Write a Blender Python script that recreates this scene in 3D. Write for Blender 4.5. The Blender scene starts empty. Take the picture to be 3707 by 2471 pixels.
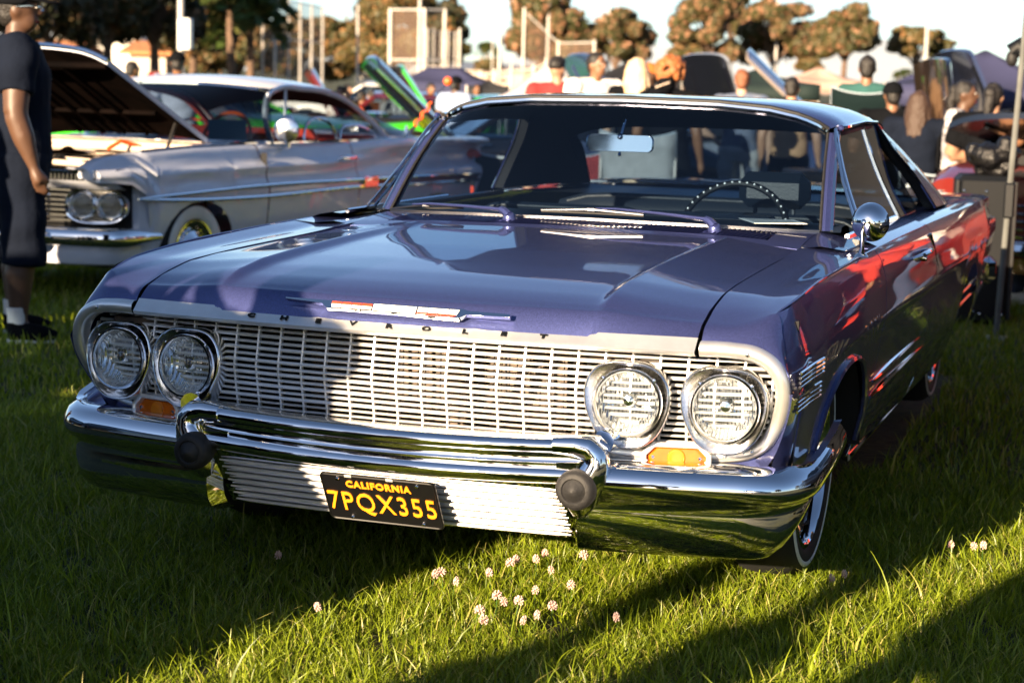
import bpy, math, random
import numpy as np
from math import sin, cos, pi, radians as rad, sqrt, atan2
from mathutils import Vector, Matrix

random.seed(7)
rng = np.random.default_rng(7)
SC = bpy.context.scene
COL = SC.collection

# ------------------------------------------------------------------ camera
cam_data = bpy.data.cameras.new('camera')
cam = bpy.data.objects.new('camera', cam_data)
COL.objects.link(cam)
SC.camera = cam
cam_data.sensor_width = 36.0
cam_data.sensor_fit = 'HORIZONTAL'
cam_data.lens = 64.4
cam_data.clip_start = 0.05
cam_data.clip_end = 6000
CX = Vector((0.94171543, 0.33560174, 0.02331359))
CU = Vector((-0.07014569, 0.12810927, 0.9892763))
CF = Vector((-0.32901616, 0.9332521, -0.14418349))
CP = Vector((1.75, -4.09, 1.38))
mw = Matrix.Identity(4)
for i in range(3):
    mw[i][0], mw[i][1], mw[i][2], mw[i][3] = CX[i], CU[i], -CF[i], CP[i]
cam.matrix_world = mw
cam_data.dof.use_dof = True
cam_data.dof.focus_distance = 4.9
cam_data.dof.aperture_fstop = 4.2

# ------------------------------------------------------------------ sky and sun
SUN_AZ, SUN_EL = rad(13.0), rad(14.5)        # the light travels towards +Y, a little towards +X
world = bpy.data.worlds.new('World')
SC.world = world
world.use_nodes = True
wn = world.node_tree.nodes
sky = wn.new('ShaderNodeTexSky')
sky.sky_type = 'NISHITA'
sky.sun_disc = False
sky.sun_elevation = SUN_EL
sky.sun_rotation = pi + SUN_AZ
sky.air_density = 0.62
sky.dust_density = 0.4
sky.ozone_density = 1.2
world.node_tree.links.new(sky.outputs[0], wn['Background'].inputs[0])
wn['Background'].inputs[1].default_value = 0.05

sun_data = bpy.data.lights.new('sun', 'SUN')
sun_data.energy = 5.0
sun_data.angle = rad(0.5)
sun_data.color = (1.0, 0.76, 0.50)
sun = bpy.data.objects.new('sun', sun_data)
COL.objects.link(sun)
LD = Vector((sin(SUN_AZ) * cos(SUN_EL), cos(SUN_AZ) * cos(SUN_EL), -sin(SUN_EL)))
sun.rotation_euler = LD.to_track_quat('-Z', 'Y').to_euler()
sun.location = (-3, -8, 6)

SC.view_settings.view_transform = 'Standard'
SC.view_settings.look = 'None'
SC.view_settings.exposure = 2.0
SC.view_settings.gamma = 1.0
SC.view_settings.use_curve_mapping = False
SC.cycles.max_bounces = 10
SC.cycles.transparent_max_bounces = 16
SC.cycles.caustics_reflective = False
SC.cycles.caustics_refractive = False

# ------------------------------------------------------------------ materials
def M(name, col, rough=0.5, metal=0.0, coat=0.0, spec=0.5, var=0.0, vscale=8.0, bump=0.0, bscale=40.0, col2=None, emis=0.0, sheen=0.0):
    m = bpy.data.materials.new(name)
    m.use_nodes = True
    nt = m.node_tree
    b = nt.nodes['Principled BSDF']
    b.inputs['Base Color'].default_value = (*col, 1)
    b.inputs['Roughness'].default_value = rough
    b.inputs['Metallic'].default_value = metal
    b.inputs['Coat Weight'].default_value = coat
    b.inputs['Coat Roughness'].default_value = 0.02
    b.inputs['Specular IOR Level'].default_value = spec
    if sheen:
        b.inputs['Sheen Weight'].default_value = sheen
    if emis:
        b.inputs['Emission Color'].default_value = (*col, 1)
        b.inputs['Emission Strength'].default_value = emis
    if var or bump or col2:
        tc = nt.nodes.new('ShaderNodeTexCoord')
    if var or col2:
        nz = nt.nodes.new('ShaderNodeTexNoise')
        nz.inputs['Scale'].default_value = vscale
        nz.inputs['Detail'].default_value = 5
        nt.links.new(tc.outputs['Object'], nz.inputs['Vector'])
        r = nt.nodes.new('ShaderNodeValToRGB')
        c2 = col2 or tuple(min(1, c * (1 + var)) for c in col)
        c1 = col if col2 else tuple(c * (1 - var) for c in col)
        r.color_ramp.elements[0].position = 0.33
        r.color_ramp.elements[1].position = 0.67
        r.color_ramp.elements[0].color = (*c1, 1)
        r.color_ramp.elements[1].color = (*c2, 1)
        nt.links.new(nz.outputs[0], r.inputs[0])
        nt.links.new(r.outputs[0], b.inputs['Base Color'])
    if bump:
        nb = nt.nodes.new('ShaderNodeTexNoise')
        nb.inputs['Scale'].default_value = bscale
        nb.inputs['Detail'].default_value = 4
        nt.links.new(tc.outputs['Object'], nb.inputs['Vector'])
        bp = nt.nodes.new('ShaderNodeBump')
        bp.inputs['Strength'].default_value = bump
        bp.inputs['Distance'].default_value = 0.02
        nt.links.new(nb.outputs[0], bp.inputs['Height'])
        nt.links.new(bp.outputs[0], b.inputs['Normal'])
    return m

def flake_paint(name, col, dark, metal=0.75, rough=0.34, flake=500.0):
    """Metal-flake car paint under clear coat."""
    m = M(name, col, rough, metal, coat=1.0)
    nt = m.node_tree
    b = nt.nodes['Principled BSDF']
    tc = nt.nodes.new('ShaderNodeTexCoord')
    vo = nt.nodes.new('ShaderNodeTexVoronoi')
    vo.inputs['Scale'].default_value = flake
    nt.links.new(tc.outputs['Object'], vo.inputs['Vector'])
    sep = nt.nodes.new('ShaderNodeSeparateColor')
    nt.links.new(vo.outputs['Color'], sep.inputs[0])
    r = nt.nodes.new('ShaderNodeValToRGB')
    r.color_ramp.elements[0].color = (*dark, 1)
    r.color_ramp.elements[1].color = (*[min(1, c * 1.6) for c in col], 1)
    e = r.color_ramp.elements.new(0.6); e.color = (*col, 1)
    nt.links.new(sep.outputs[0], r.inputs[0])
    nt.links.new(r.outputs[0], b.inputs['Base Color'])
    # slight tilt of every flake
    sub = nt.nodes.new('ShaderNodeVectorMath'); sub.operation = 'SUBTRACT'
    sub.inputs[1].default_value = (0.5, 0.5, 0.5)
    nt.links.new(vo.outputs['Color'], sub.inputs[0])
    mul = nt.nodes.new('ShaderNodeVectorMath'); mul.operation = 'SCALE'
    mul.inputs['Scale'].default_value = 0.14
    nt.links.new(sub.outputs[0], mul.inputs[0])
    geo = nt.nodes.new('ShaderNodeNewGeometry')
    ad = nt.nodes.new('ShaderNodeVectorMath'); ad.operation = 'ADD'
    nt.links.new(geo.outputs['Normal'], ad.inputs[0]); nt.links.new(mul.outputs[0], ad.inputs[1])
    nm = nt.nodes.new('ShaderNodeVectorMath'); nm.operation = 'NORMALIZE'
    nt.links.new(ad.outputs[0], nm.inputs[0])
    nt.links.new(nm.outputs[0], b.inputs['Normal'])
    return m

def glass(name, tint=(0.6, 0.66, 0.72), refl=1.0, rough=0.0, ior=1.5):
    m = bpy.data.materials.new(name)
    m.use_nodes = True
    nt = m.node_tree
    out = nt.nodes['Material Output']
    nt.nodes.remove(nt.nodes['Principled BSDF'])
    t = nt.nodes.new('ShaderNodeBsdfTransparent'); t.inputs[0].default_value = (*tint, 1)
    g = nt.nodes.new('ShaderNodeBsdfGlossy'); g.inputs['Roughness'].default_value = rough
    g.inputs[0].default_value = (refl, refl, refl, 1)
    lw = nt.nodes.new('ShaderNodeLayerWeight')
    pw = nt.nodes.new('ShaderNodeMath'); pw.operation = 'POWER'; pw.inputs[1].default_value = 5.0
    f = nt.nodes.new('ShaderNodeMath'); f.operation = 'MULTIPLY_ADD'
    f0 = ((ior-1)/(ior+1))**2
    f.inputs[1].default_value = 1-f0; f.inputs[2].default_value = f0
    nt.links.new(lw.outputs['Facing'], pw.inputs[0]); nt.links.new(pw.outputs[0], f.inputs[0])
    mx = nt.nodes.new('ShaderNodeMixShader')
    nt.links.new(f.outputs[0], mx.inputs[0]); nt.links.new(t.outputs[0], mx.inputs[1]); nt.links.new(g.outputs[0], mx.inputs[2])
    nt.links.new(mx.outputs[0], out.inputs[0])
    return m

MAT = {}
MAT['paint'] = flake_paint('purple_paint', (0.068, 0.084, 0.245), (0.034, 0.042, 0.12), metal=.7, rough=.38, flake=1500.0)
MAT['chrome'] = M('chrome', (0.86, 0.86, 0.88), 0.035, 1.0)
MAT['chrome_worn'] = M('worn_chrome', (0.80, 0.80, 0.80), 0.16, 1.0, var=0.12, vscale=25, bump=0.04, bscale=90)
MAT['grille'] = M('anodised_aluminium', (0.86, 0.85, 0.84), 0.40, 0.55, var=0.05, vscale=30)
MAT['dull_chrome'] = M('dull_chrome', (0.22, 0.22, 0.24), 0.28, 1.0)
MAT['alu'] = M('bright_aluminium', (0.84, 0.84, 0.83), 0.30, 0.78, var=0.05, vscale=24, bump=0.03, bscale=90)
MAT['black'] = M('black_plastic', (0.005, 0.006, 0.008), 0.5, spec=.2, bump=0.05, bscale=200)
MAT['rubber'] = M('black_rubber', (0.010, 0.010, 0.011), 0.65, var=0.3, vscale=30, bump=0.1, bscale=120)
MAT['whitewall'] = M('whitewall', (0.72, 0.72, 0.68), 0.6, var=0.08)
MAT['tread'] = M('tyre_black', (0.007, 0.007, 0.008), 0.75, var=0.3, vscale=20)
MAT['dark'] = M('dark_cavity', (0.004, 0.004, 0.005), 0.8)
MAT['radiator'] = M('radiator_brown', (0.10, 0.07, 0.05), 0.55, metal=0.3, col2=(0.02, 0.017, 0.015), vscale=22)
MAT['glass'] = glass('window_glass', (0.40, 0.50, 0.60), ior=1.72)
MAT['glass_dark'] = glass('tinted_glass', (0.24, 0.29, 0.34), ior=1.45)
MAT['lens'] = None
MAT['amber'] = M('amber_plastic', (0.62, 0.13, 0.004), 0.18, coat=0.6, var=0.15, vscale=40)
MAT['bulb'] = M('amber_bulb', (0.70, 0.20, 0.012), 0.15, coat=0.4)
MAT['trim_black'] = M('vinyl_black', (0.005, 0.006, 0.010), 0.42, bump=0.06, bscale=160)
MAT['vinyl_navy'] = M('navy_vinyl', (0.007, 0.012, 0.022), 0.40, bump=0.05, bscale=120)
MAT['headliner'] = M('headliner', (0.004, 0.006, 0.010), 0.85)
MAT['paper'] = M('paper', (0.80, 0.82, 0.80), 0.7, var=0.02)
MAT['ink'] = M('ink', (0.04, 0.04, 0.05), 0.7)
MAT['red_enamel'] = M('red_enamel', (0.55, 0.06, 0.025), 0.25, coat=0.5)
MAT['white_enamel'] = M('white_enamel', (0.80, 0.80, 0.78), 0.3, coat=0.4)
MAT['plate_black'] = M('plate_black', (0.004, 0.004, 0.005), 0.35, coat=0.3)
MAT['plate_yellow'] = M('plate_yellow', (0.80, 0.29, 0.014), 0.4)
MAT['white_bead'] = M('white_bead', (0.85, 0.85, 0.85), 0.15, coat=0.5)

# fluted sealed-beam lens: glass with fine vertical and stepped relief
def lens_mat():
    m = glass('headlamp_lens', (0.86, 0.9, 0.92), ior=1.6)
    nt = m.node_tree
    tc = nt.nodes.new('ShaderNodeTexCoord')
    w1 = nt.nodes.new('ShaderNodeTexWave'); w1.bands_direction = 'X'; w1.inputs['Scale'].default_value = 34
    w2 = nt.nodes.new('ShaderNodeTexWave'); w2.bands_direction = 'Z'; w2.inputs['Scale'].default_value = 9; w2.wave_profile = 'SAW'
    nt.links.new(tc.outputs['Object'], w1.inputs[0]); nt.links.new(tc.outputs['Object'], w2.inputs[0])
    ad = nt.nodes.new('ShaderNodeMath'); ad.operation = 'ADD'
    nt.links.new(w1.outputs['Fac'], ad.inputs[0]); nt.links.new(w2.outputs['Fac'], ad.inputs[1])
    bp = nt.nodes.new('ShaderNodeBump'); bp.inputs['Strength'].default_value = 0.5; bp.inputs['Distance'].default_value = 0.004
    nt.links.new(ad.outputs[0], bp.inputs['Height'])
    for n in nt.nodes:
        if n.type in ('BSDF_GLOSSY', 'LAYER_WEIGHT'):
            nt.links.new(bp.outputs[0], n.inputs['Normal'])
    return m
MAT['lens'] = lens_mat()
def reflector_mat():
    m = M('lamp_reflector', (0.82, 0.82, 0.82), 0.08, 1.0)
    nt = m.node_tree
    tc = nt.nodes.new('ShaderNodeTexCoord')
    w1 = nt.nodes.new('ShaderNodeTexWave'); w1.bands_direction = 'X'; w1.inputs['Scale'].default_value = 34
    vo = nt.nodes.new('ShaderNodeTexVoronoi'); vo.inputs['Scale'].default_value = 45
    nt.links.new(tc.outputs['Object'], w1.inputs[0]); nt.links.new(tc.outputs['Object'], vo.inputs[0])
    ad = nt.nodes.new('ShaderNodeMath'); ad.operation = 'ADD'
    nt.links.new(w1.outputs['Fac'], ad.inputs[0]); nt.links.new(vo.outputs['Distance'], ad.inputs[1])
    bp = nt.nodes.new('ShaderNodeBump'); bp.inputs['Strength'].default_value = 0.6; bp.inputs['Distance'].default_value = 0.004
    nt.links.new(ad.outputs[0], bp.inputs['Height'])
    nt.links.new(bp.outputs[0], nt.nodes['Principled BSDF'].inputs['Normal'])
    return m
MAT['reflector'] = reflector_mat()

# ------------------------------------------------------------------ mesh helpers
def tag(o, label=None, cat=None, group=None, kind=None):
    if label: o['label'] = label
    if cat: o['category'] = cat
    if group: o['group'] = group
    if kind: o['kind'] = kind
    return o

def thing(name, label, cat, loc=(0, 0, 0), rz=0.0, group=None):
    o = bpy.data.objects.new(name, None)
    COL.objects.link(o)
    o.empty_display_size = 0.2
    o.location = loc
    o.rotation_euler = (0, 0, rz)
    return tag(o, label, cat, group)

def copy_tree(o, parent=None):
    c = o.copy()
    COL.objects.link(c)
    if parent is not None:
        c.parent = parent
    for ch in list(o.children):
        copy_tree(ch, c)
    return c

def cr(P, n):
    """Centripetal-free Catmull-Rom resample of a polyline to n points by chord length."""
    P = np.asarray(P, float)
    if len(P) == 1:
        return np.repeat(P, n, 0)
    d = np.linalg.norm(np.diff(P, axis=0), axis=1) + 1e-9
    t = np.concatenate([[0], np.cumsum(d)])
    m = np.empty_like(P)
    m[1:-1] = ((P[1:-1] - P[:-2]) / d[:-1, None] * d[1:, None] + (P[2:] - P[1:-1]) / d[1:, None] * d[:-1, None]) / (d[:-1] + d[1:])[:, None]
    m[0] = (P[1] - P[0]) / d[0]
    m[-1] = (P[-1] - P[-2]) / d[-1]
    s = np.linspace(0, t[-1], n)
    k = np.clip(np.searchsorted(t, s, side='right') - 1, 0, len(P) - 2)
    h = d[k]
    u = ((s - t[k]) / h)[:, None]
    h = h[:, None]
    return (2*u**3 - 3*u**2 + 1) * P[k] + (u**3 - 2*u**2 + u) * h * m[k] + (-2*u**3 + 3*u**2) * P[k+1] + (u**3 - u**2) * h * m[k+1]

def lin(P, n):
    P = np.asarray(P, float)
    d = np.linalg.norm(np.diff(P, axis=0), axis=1) + 1e-9
    t = np.concatenate([[0], np.cumsum(d)])
    s = np.linspace(0, t[-1], n)
    return np.stack([np.interp(s, t, P[:, k]) for k in range(P.shape[1])], 1)

def loft(rows, nu, nv):
    R = np.stack([cr(r, nv) for r in rows])
    return np.stack([cr(R[:, j], nu) for j in range(nv)], 1)

def mir(P):
    P = np.array(P, float)
    P[..., 0] *= -1
    return P

class MB:
    def __init__(self):
        self.v, self.f, self.m = [], [], []
        self.cur = 0
    def add(self, vs, fs):
        b = len(self.v)
        self.v.extend([tuple(map(float, p)) for p in vs])
        self.f.extend([tuple(b + i for i in f) for f in fs])
        self.m.extend([self.cur] * len(fs))
        return self
    def grid(self, P, cu=False, cv=False, flip=False):
        P = np.asarray(P, float)
        a, b = P.shape[:2]
        fs = []
        for i in range(a if cu else a - 1):
            for j in range(b if cv else b - 1):
                q = [i*b + j, i*b + (j+1) % b, ((i+1) % a)*b + (j+1) % b, ((i+1) % a)*b + j]
                fs.append(q[::-1] if flip else q)
        return self.add(P.reshape(-1, 3), fs)
    def box(self, c, s, R=None):
        hx, hy, hz = s[0]/2, s[1]/2, s[2]/2
        vs = [Vector((x, y, z)) for x in (-hx, hx) for y in (-hy, hy) for z in (-hz, hz)]
        if R is not None:
            vs = [R @ v for v in vs]
        return self.add([v + Vector(c) for v in vs], [(0,1,3,2),(4,6,7,5),(0,4,5,1),(2,3,7,6),(0,2,6,4),(1,5,7,3)])
    def bbox(self, c, s, b=0.01, R=None):
        """Box with chamfered edges."""
        hx, hy, hz = s[0]/2, s[1]/2, s[2]/2
        b = min(b, hx*.9, hy*.9, hz*.9)
        vs, idx = [], {}
        for sx in (-1, 1):
            for sy in (-1, 1):
                for sz in (-1, 1):
                    for k in range(3):
                        p = [sx*(hx-b), sy*(hy-b), sz*(hz-b)]
                        p[k] += (sx, sy, sz)[k]*b
                        idx[(sx, sy, sz, k)] = len(vs)
                        v = Vector(p)
                        vs.append((R @ v if R is not None else v) + Vector(c))
        fs = []
        sg = (-1, 1)
        for k in range(3):
            o = [i for i in range(3) if i != k]
            for s0 in sg:
                def key(a, bb):
                    t = [0, 0, 0]; t[k] = s0; t[o[0]] = a; t[o[1]] = bb
                    return idx[(t[0], t[1], t[2], k)]
                fs.append((key(-1,-1), key(1,-1), key(1,1), key(-1,1)))
        for k in range(3):
            o = [i for i in range(3) if i != k]
            for a in sg:
                for bb in sg:
                    def key(sk, kk):
                        t = [0, 0, 0]; t[k] = sk; t[o[0]] = a; t[o[1]] = bb
                        return idx[(t[0], t[1], t[2], kk)]
                    fs.append((key(-1,o[0]), key(1,o[0]), key(1,o[1]), key(-1,o[1])))
        for sx in sg:
            for sy in sg:
                for sz in sg:
                    fs.append(tuple(idx[(sx, sy, sz, k)] for k in range(3)))
        return self.add(vs, fs)
    def tube(self, pts, r, seg=8, caps=True, flat=None):
        P = [Vector(p) for p in pts]
        n = len(P)
        rr = r if hasattr(r, '__len__') else [r]*n
        t0 = (P[1] - P[0]).normalized()
        up = Vector((0, 0, 1)) if abs(t0.z) < 0.9 else Vector((1, 0, 0))
        nx = (up - t0*up.dot(t0)).normalized()
        rows = []
        for i in range(n):
            t = (P[min(i+1, n-1)] - P[max(i-1, 0)])
            t = t.normalized() if t.length > 1e-9 else t0
            nx = (nx - t*nx.dot(t)).normalized()
            bn = t.cross(nx)
            f = flat or 1.0
            rows.append([P[i] + (nx*cos(2*pi*k/seg)*f + bn*sin(2*pi*k/seg))*rr[i] for k in range(seg)])
        b = len(self.v)
        self.grid(np.array([[tuple(v) for v in r_] for r_ in rows]), cv=True, flip=True)
        if caps:
            self.f.append(tuple(range(b, b+seg))); self.m.append(self.cur)
            e = b + (n-1)*seg
            self.f.append(tuple(range(e+seg-1, e-1, -1))); self.m.append(self.cur)
        return self
    def lathe(self, c, prof, axis=(0, 0, 1), seg=24, caps=False, sx=1.0):
        a = Vector(axis).normalized()
        x = a.orthogonal().normalized() if abs(a.z) > .99 else Vector((0, 0, 1)).cross(a).normalized()
        y = a.cross(x)
        c = Vector(c)
        P = np.array([[tuple(c + a*h + (x*cos(2*pi*k/seg)*sx + y*sin(2*pi*k/seg))*r) for k in range(seg)] for r, h in prof])
        b = len(self.v)
        self.grid(P, cv=True)
        if caps:
            self.f.append(tuple(range(b+seg-1, b-1, -1))); self.m.append(self.cur)
            e = b + (len(prof)-1)*seg
            self.f.append(tuple(range(e, e+seg))); self.m.append(self.cur)
        return self
    def ball(self, c, r, seg=12, rings=8, R=None):
        r = r if hasattr(r, '__len__') else (r, r, r)
        P = []
        for i in range(rings+1):
            th = pi*i/rings
            row = []
            for k in range(seg):
                v = Vector((sin(th)*cos(2*pi*k/seg)*r[0], sin(th)*sin(2*pi*k/seg)*r[1], -cos(th)*r[2]))
                if R is not None: v = R @ v
                row.append(tuple(v + Vector(c)))
            P.append(row)
        return self.grid(np.array(P), cv=True)
    def prism(self, outline, depth, o=(0, 0, 0), ex=(1, 0, 0), ey=(0, 0, 1), ez=(0, 1, 0), bevel=0.0):
        """2-D outline extruded along ez by depth (front face at o)."""
        o, ex, ey, ez = Vector(o), Vector(ex), Vector(ey), Vector(ez)
        n = len(outline)
        A = [o + ex*x + ey*y for x, y in outline]
        Bk = [p + ez*depth for p in A]
        fs = [tuple(range(n))[::-1], tuple(range(n, 2*n))]
        fs += [(i, (i+1) % n, n+(i+1) % n, n+i) for i in range(n)]
        return self.add(A + Bk, fs)
    def strip(self, A, B, flip=False):
        return self.grid(np.stack([np.asarray(A, float), np.asarray(B, float)]), flip=flip)
    def build(self, name, mats, parent=None, ang=38, smooth=True):
        me = bpy.data.meshes.new(name)
        me.from_pydata(self.v, [], self.f)
        me.update()
        mats = mats if isinstance(mats, (list, tuple)) else [mats]
        for m in mats:
            me.materials.append(MAT[m] if isinstance(m, str) else m)
        if len(mats) > 1:
            me.polygons.foreach_set('material_index', self.m)
        if smooth:
            me.polygons.foreach_set('use_smooth', [True]*len(me.polygons))
            me.set_sharp_from_angle(angle=rad(ang))
        o = bpy.data.objects.new(name, me)
        COL.objects.link(o)
        if parent is not None:
            o.parent = parent
        return o

def text_obj(name, body, mat, parent, size, loc, ex, ey, depth=0.001, align='CENTER', spacing=1.0, xs=1.0, bold=0.0):
    """Raised lettering as real geometry, laid in the plane of ex (reading) and ey (up)."""
    cu = bpy.data.curves.new(name, 'FONT')
    cu.body = body
    cu.size = size
    cu.extrude = depth
    cu.offset = bold
    cu.align_x = align
    cu.align_y = 'CENTER'
    cu.space_character = spacing
    cu.resolution_u = 3
    tmp = bpy.data.objects.new(name, cu)
    COL.objects.link(tmp)
    me = bpy.data.meshes.new_from_object(tmp.evaluated_get(bpy.context.evaluated_depsgraph_get()))
    bpy.data.objects.remove(tmp)
    bpy.data.curves.remove(cu)
    ex, ey = Vector(ex).normalized(), Vector(ey).normalized()
    ez = ex.cross(ey).normalized()
    loc = Vector(loc)
    for v in me.vertices:
        v.co = loc + ex*v.co.x*xs + ey*v.co.y + ez*v.co.z
    me.materials.clear()
    me.materials.append(MAT[mat] if isinstance(mat, str) else mat)
    me.name = name
    o = bpy.data.objects.new(name, me)
    COL.objects.link(o)
    if parent is not None:
        o.parent = parent
    return o
# ================================================================== the purple coupe
hero = thing('classic_car', 'purple two-door classic car with chrome grille and four round headlights, nearest the camera', 'car')
SEAM = [(.752,.117,.812),(.748,.178,.831),(.746,.31,.855),(.743,.47,.865),(.740,.80,.873),(.737,1.15,.880),(.735,1.36,.888)]
def seam_at(y):
    return np.array([np.interp(y, [p[1] for p in SEAM], [p[k] for p in SEAM]) for k in range(3)])

# ---- bonnet: raised blades over each side, nose rolled down to the chrome lip
def build_hood():
    half = [0,.08,.16,.24,.32,.39,.44,.468,.482,.490,.497,.503,.508,.512,.516,.521,.528,.54,.56,.59,.63,.67,.71,.735,1.0]
    xs = [-x for x in half[::-1][:-1]] + half
    def ynose(x): return float(np.interp(abs(x), [0,.2,.5,.62,.752], [.055,.059,.076,.092,.117]))
    def ylip(x): return float(np.interp(abs(x), [0,.2,.5,.752], [.004,.008,.03,.06]))
    def yrear(x): return float(np.interp(abs(x), [0,.5,.752], [1.385,1.365,1.335]))
    rows = []
    def zbase(y, yn, yr):
        t = (y - yn)/(yr - yn)
        return t
    sty = list(np.linspace(0, 1, 34)**1.25)
    for s in range(len(sty)):
        t = sty[s]
        row = []
        for x in xs:
            sg = 1 if x >= 0 else -1
            ax = abs(x)
            if ax > .99: ax = .752 - .017*t - .005
            yn, yr = ynose(ax), yrear(ax)
            y = yn + (yr - yn)*t
            zs = np.interp(y, [.117,.178,.31,.47,.80,1.15,1.36], [.812,.831,.854,.863,.870,.875,.881])
            if y < .117: zs = .812 + (y-.117)*.35
            zc = np.interp(y, [.05,.09,.16,.30,.50,.80,1.2,1.39], [.824,.838,.852,.867,.878,.889,.899,.904])
            # blade crest height above the middle panel
            k = np.interp(y, [.08,.105,.16,.3,.6,1.0,1.3], [0,.006,.012,.015,.014,.011,.006])
            zr = zc - .004 + k
            if ax <= .468:
                z = zc - .006*(ax/.468)**2
            elif ax <= .512:
                u = (ax-.468)/.044
                u2 = u*u*(3-2*u)
                u2 = u2**2.2
                z = (zc-.006)*(1-u2) + zr*u2
            else:
                u = min(1, (ax-.512)/.24)
                z = zr + (zs-zr)*(1-(1-u)**1.35)
            row.append((sg*ax, y, z))
        rows.append(row)
    # rolled nose, towards the lip
    nose = []
    for q in (1.0, .93, .80, .62, .42, .22, .10, .04):
        row = []
        for j, x in enumerate(xs):
            p = rows[0][j]
            ax = abs(p[0])
            ln = (ylip(ax), (.776 if ax > .50 else .769))
            ctrl = (p[1] - .016, p[2] - .001)
            u = q
            yy = (1-u)**2*p[1] + 2*u*(1-u)*ctrl[0] + u*u*ln[0]
            zz = (1-u)**2*p[2] + 2*u*(1-u)*ctrl[1] + u*u*ln[1]
            row.append((p[0], yy, zz))
        nose.append(row)
    mb = MB().grid(np.array(nose + rows), flip=False)
    # folded edge so the shut lines have depth
    edge = np.array(nose + rows)
    for j in (0, -1):
        a = edge[:, j]
        b = a.copy(); b[:, 2] -= .02; b[:, 0] *= .995
        mb.strip(a, b)
    a = edge[-1]; b = a.copy(); b[:, 2] -= .02
    mb.strip(a, b)
    return mb.build('hood', 'paint', hero, ang=60)
hood = build_hood()

# ---- chrome lip across the bonnet edge, with spaced letters
def lip_section(x):
    ax = abs(x)
    y0 = float(np.interp(ax, [0,.2,.5,.752], [.0,.004,.02,.046]))
    yt = float(np.interp(ax, [0,.2,.5,.752], [.008,.012,.034,.064]))
    zt = .770 + .009*float(np.interp(ax, [.487,.513], [0, 1]))
    return [(x, yt+.012, zt-.004), (x, yt-.002, zt+.001), (x, yt-.005, zt-.002), (x, y0-.010, .7555), (x, y0-.0135, .7525), (x, y0-.016, .750), (x, y0-.012, .744), (x, y0-.002, .738), (x, y0+.02, .7365)]
xs = sorted(set(list(np.linspace(-.748, .748, 40)) + [-.513,-.50,-.487,.487,.50,.513]))
mb = MB().grid(np.array([lip_section(x) for x in xs]), flip=True)
lip = mb.build('hood_lip_molding', 'alu', hero, ang=45)
lx = [-.395,-.300,-.203,-.108,-.010,.088,.188,.285,.383]
for ch, x in zip('CHEVROLET', lx):
    y0 = lip_section(x)
    a_, b_ = Vector(y0[2]), Vector(y0[3])
    u_ = (a_-b_).normalized(); n_ = Vector((1,0,0)).cross(u_)
    text_obj('letter', ch, 'black', lip, .0175, tuple(b_ + (a_-b_)*.50 + n_*.0026), (1, 0, 0), tuple(u_), depth=.0016, xs=1.7, bold=.0007)

# ---- emblem on the nose
mb = MB()
def nose_pt(x, z):   # point on the sloping nose face
    yn = float(np.interp(abs(x), [0,.3,.5], [.03,.041,.058]))
    return (x, yn - (z-.790)*-.95 - .034, z)
EZ = .800
def slab(outline, zoff, thick, mb):
    outline = [(x, EZ + (z-EZ)*.66) for x, z in outline]
    F = [np.array(nose_pt(x, z)) + np.array((0, -thick*.75, thick*.66)) + np.array((0,-zoff*.75,zoff*.66)) for x, z in outline]
    Bk = [np.array(nose_pt(x, z)) + np.array((0,-zoff*.75,zoff*.66)) for x, z in outline]
    n = len(outline)
    mb.add(list(F) + list(Bk), [tuple(range(n))] + [(i, n+i, n+(i+1) % n, (i+1) % n) for i in range(n)])
EZ = .800
bow = [(-.300,EZ+.012),(-.178,EZ+.012),(-.178,EZ+.013),(.178,EZ+.013),(.19,EZ+.008),(.298,EZ+.006),(.298,EZ-.004),(.19,EZ-.005),(.172,EZ-.019),(-.178,EZ-.014),(-.196,EZ+.001),(-.300,EZ+.008)]
slab(bow, .0, .012, mb)
emb = mb.build('hood_emblem', 'chrome', hero, ang=30)
mb = MB()
slab([(-.168,EZ+.009),(-.058,EZ+.009),(-.058,EZ+.001),(-.168,EZ+.002)], .012, .0015, mb)
slab([(.064,EZ-.007),(.165,EZ-.009),(.158,EZ-.013),(.064,EZ-.013)], .012, .0015, mb)
mb.build('red_inlay', 'red_enamel', emb)
mb = MB()
slab([(-.168,EZ+.001),(-.058,EZ+.000),(-.058,EZ-.010),(-.165,EZ-.010)], .012, .0012, mb)
slab([(-.054,EZ+.010),(.060,EZ+.009),(.060,EZ-.013),(-.054,EZ-.011)], .012, .0014, mb)
slab([(.064,EZ+.009),(.170,EZ+.008),(.166,EZ-.008),(.064,EZ-.006)], .012, .0012, mb)
mb.build('white_inlay', 'white_enamel', emb)
mb = MB()
for x in (-.14,-.113,-.086,.09,.117,.144):
    slab([(x-.0008,EZ+.009),(x+.0008,EZ+.009),(x+.0008,EZ-.012),(x-.0008,EZ-.012)], .0136, .0006, mb)
mb.build('inlay_bar', 'chrome', emb)

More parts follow.
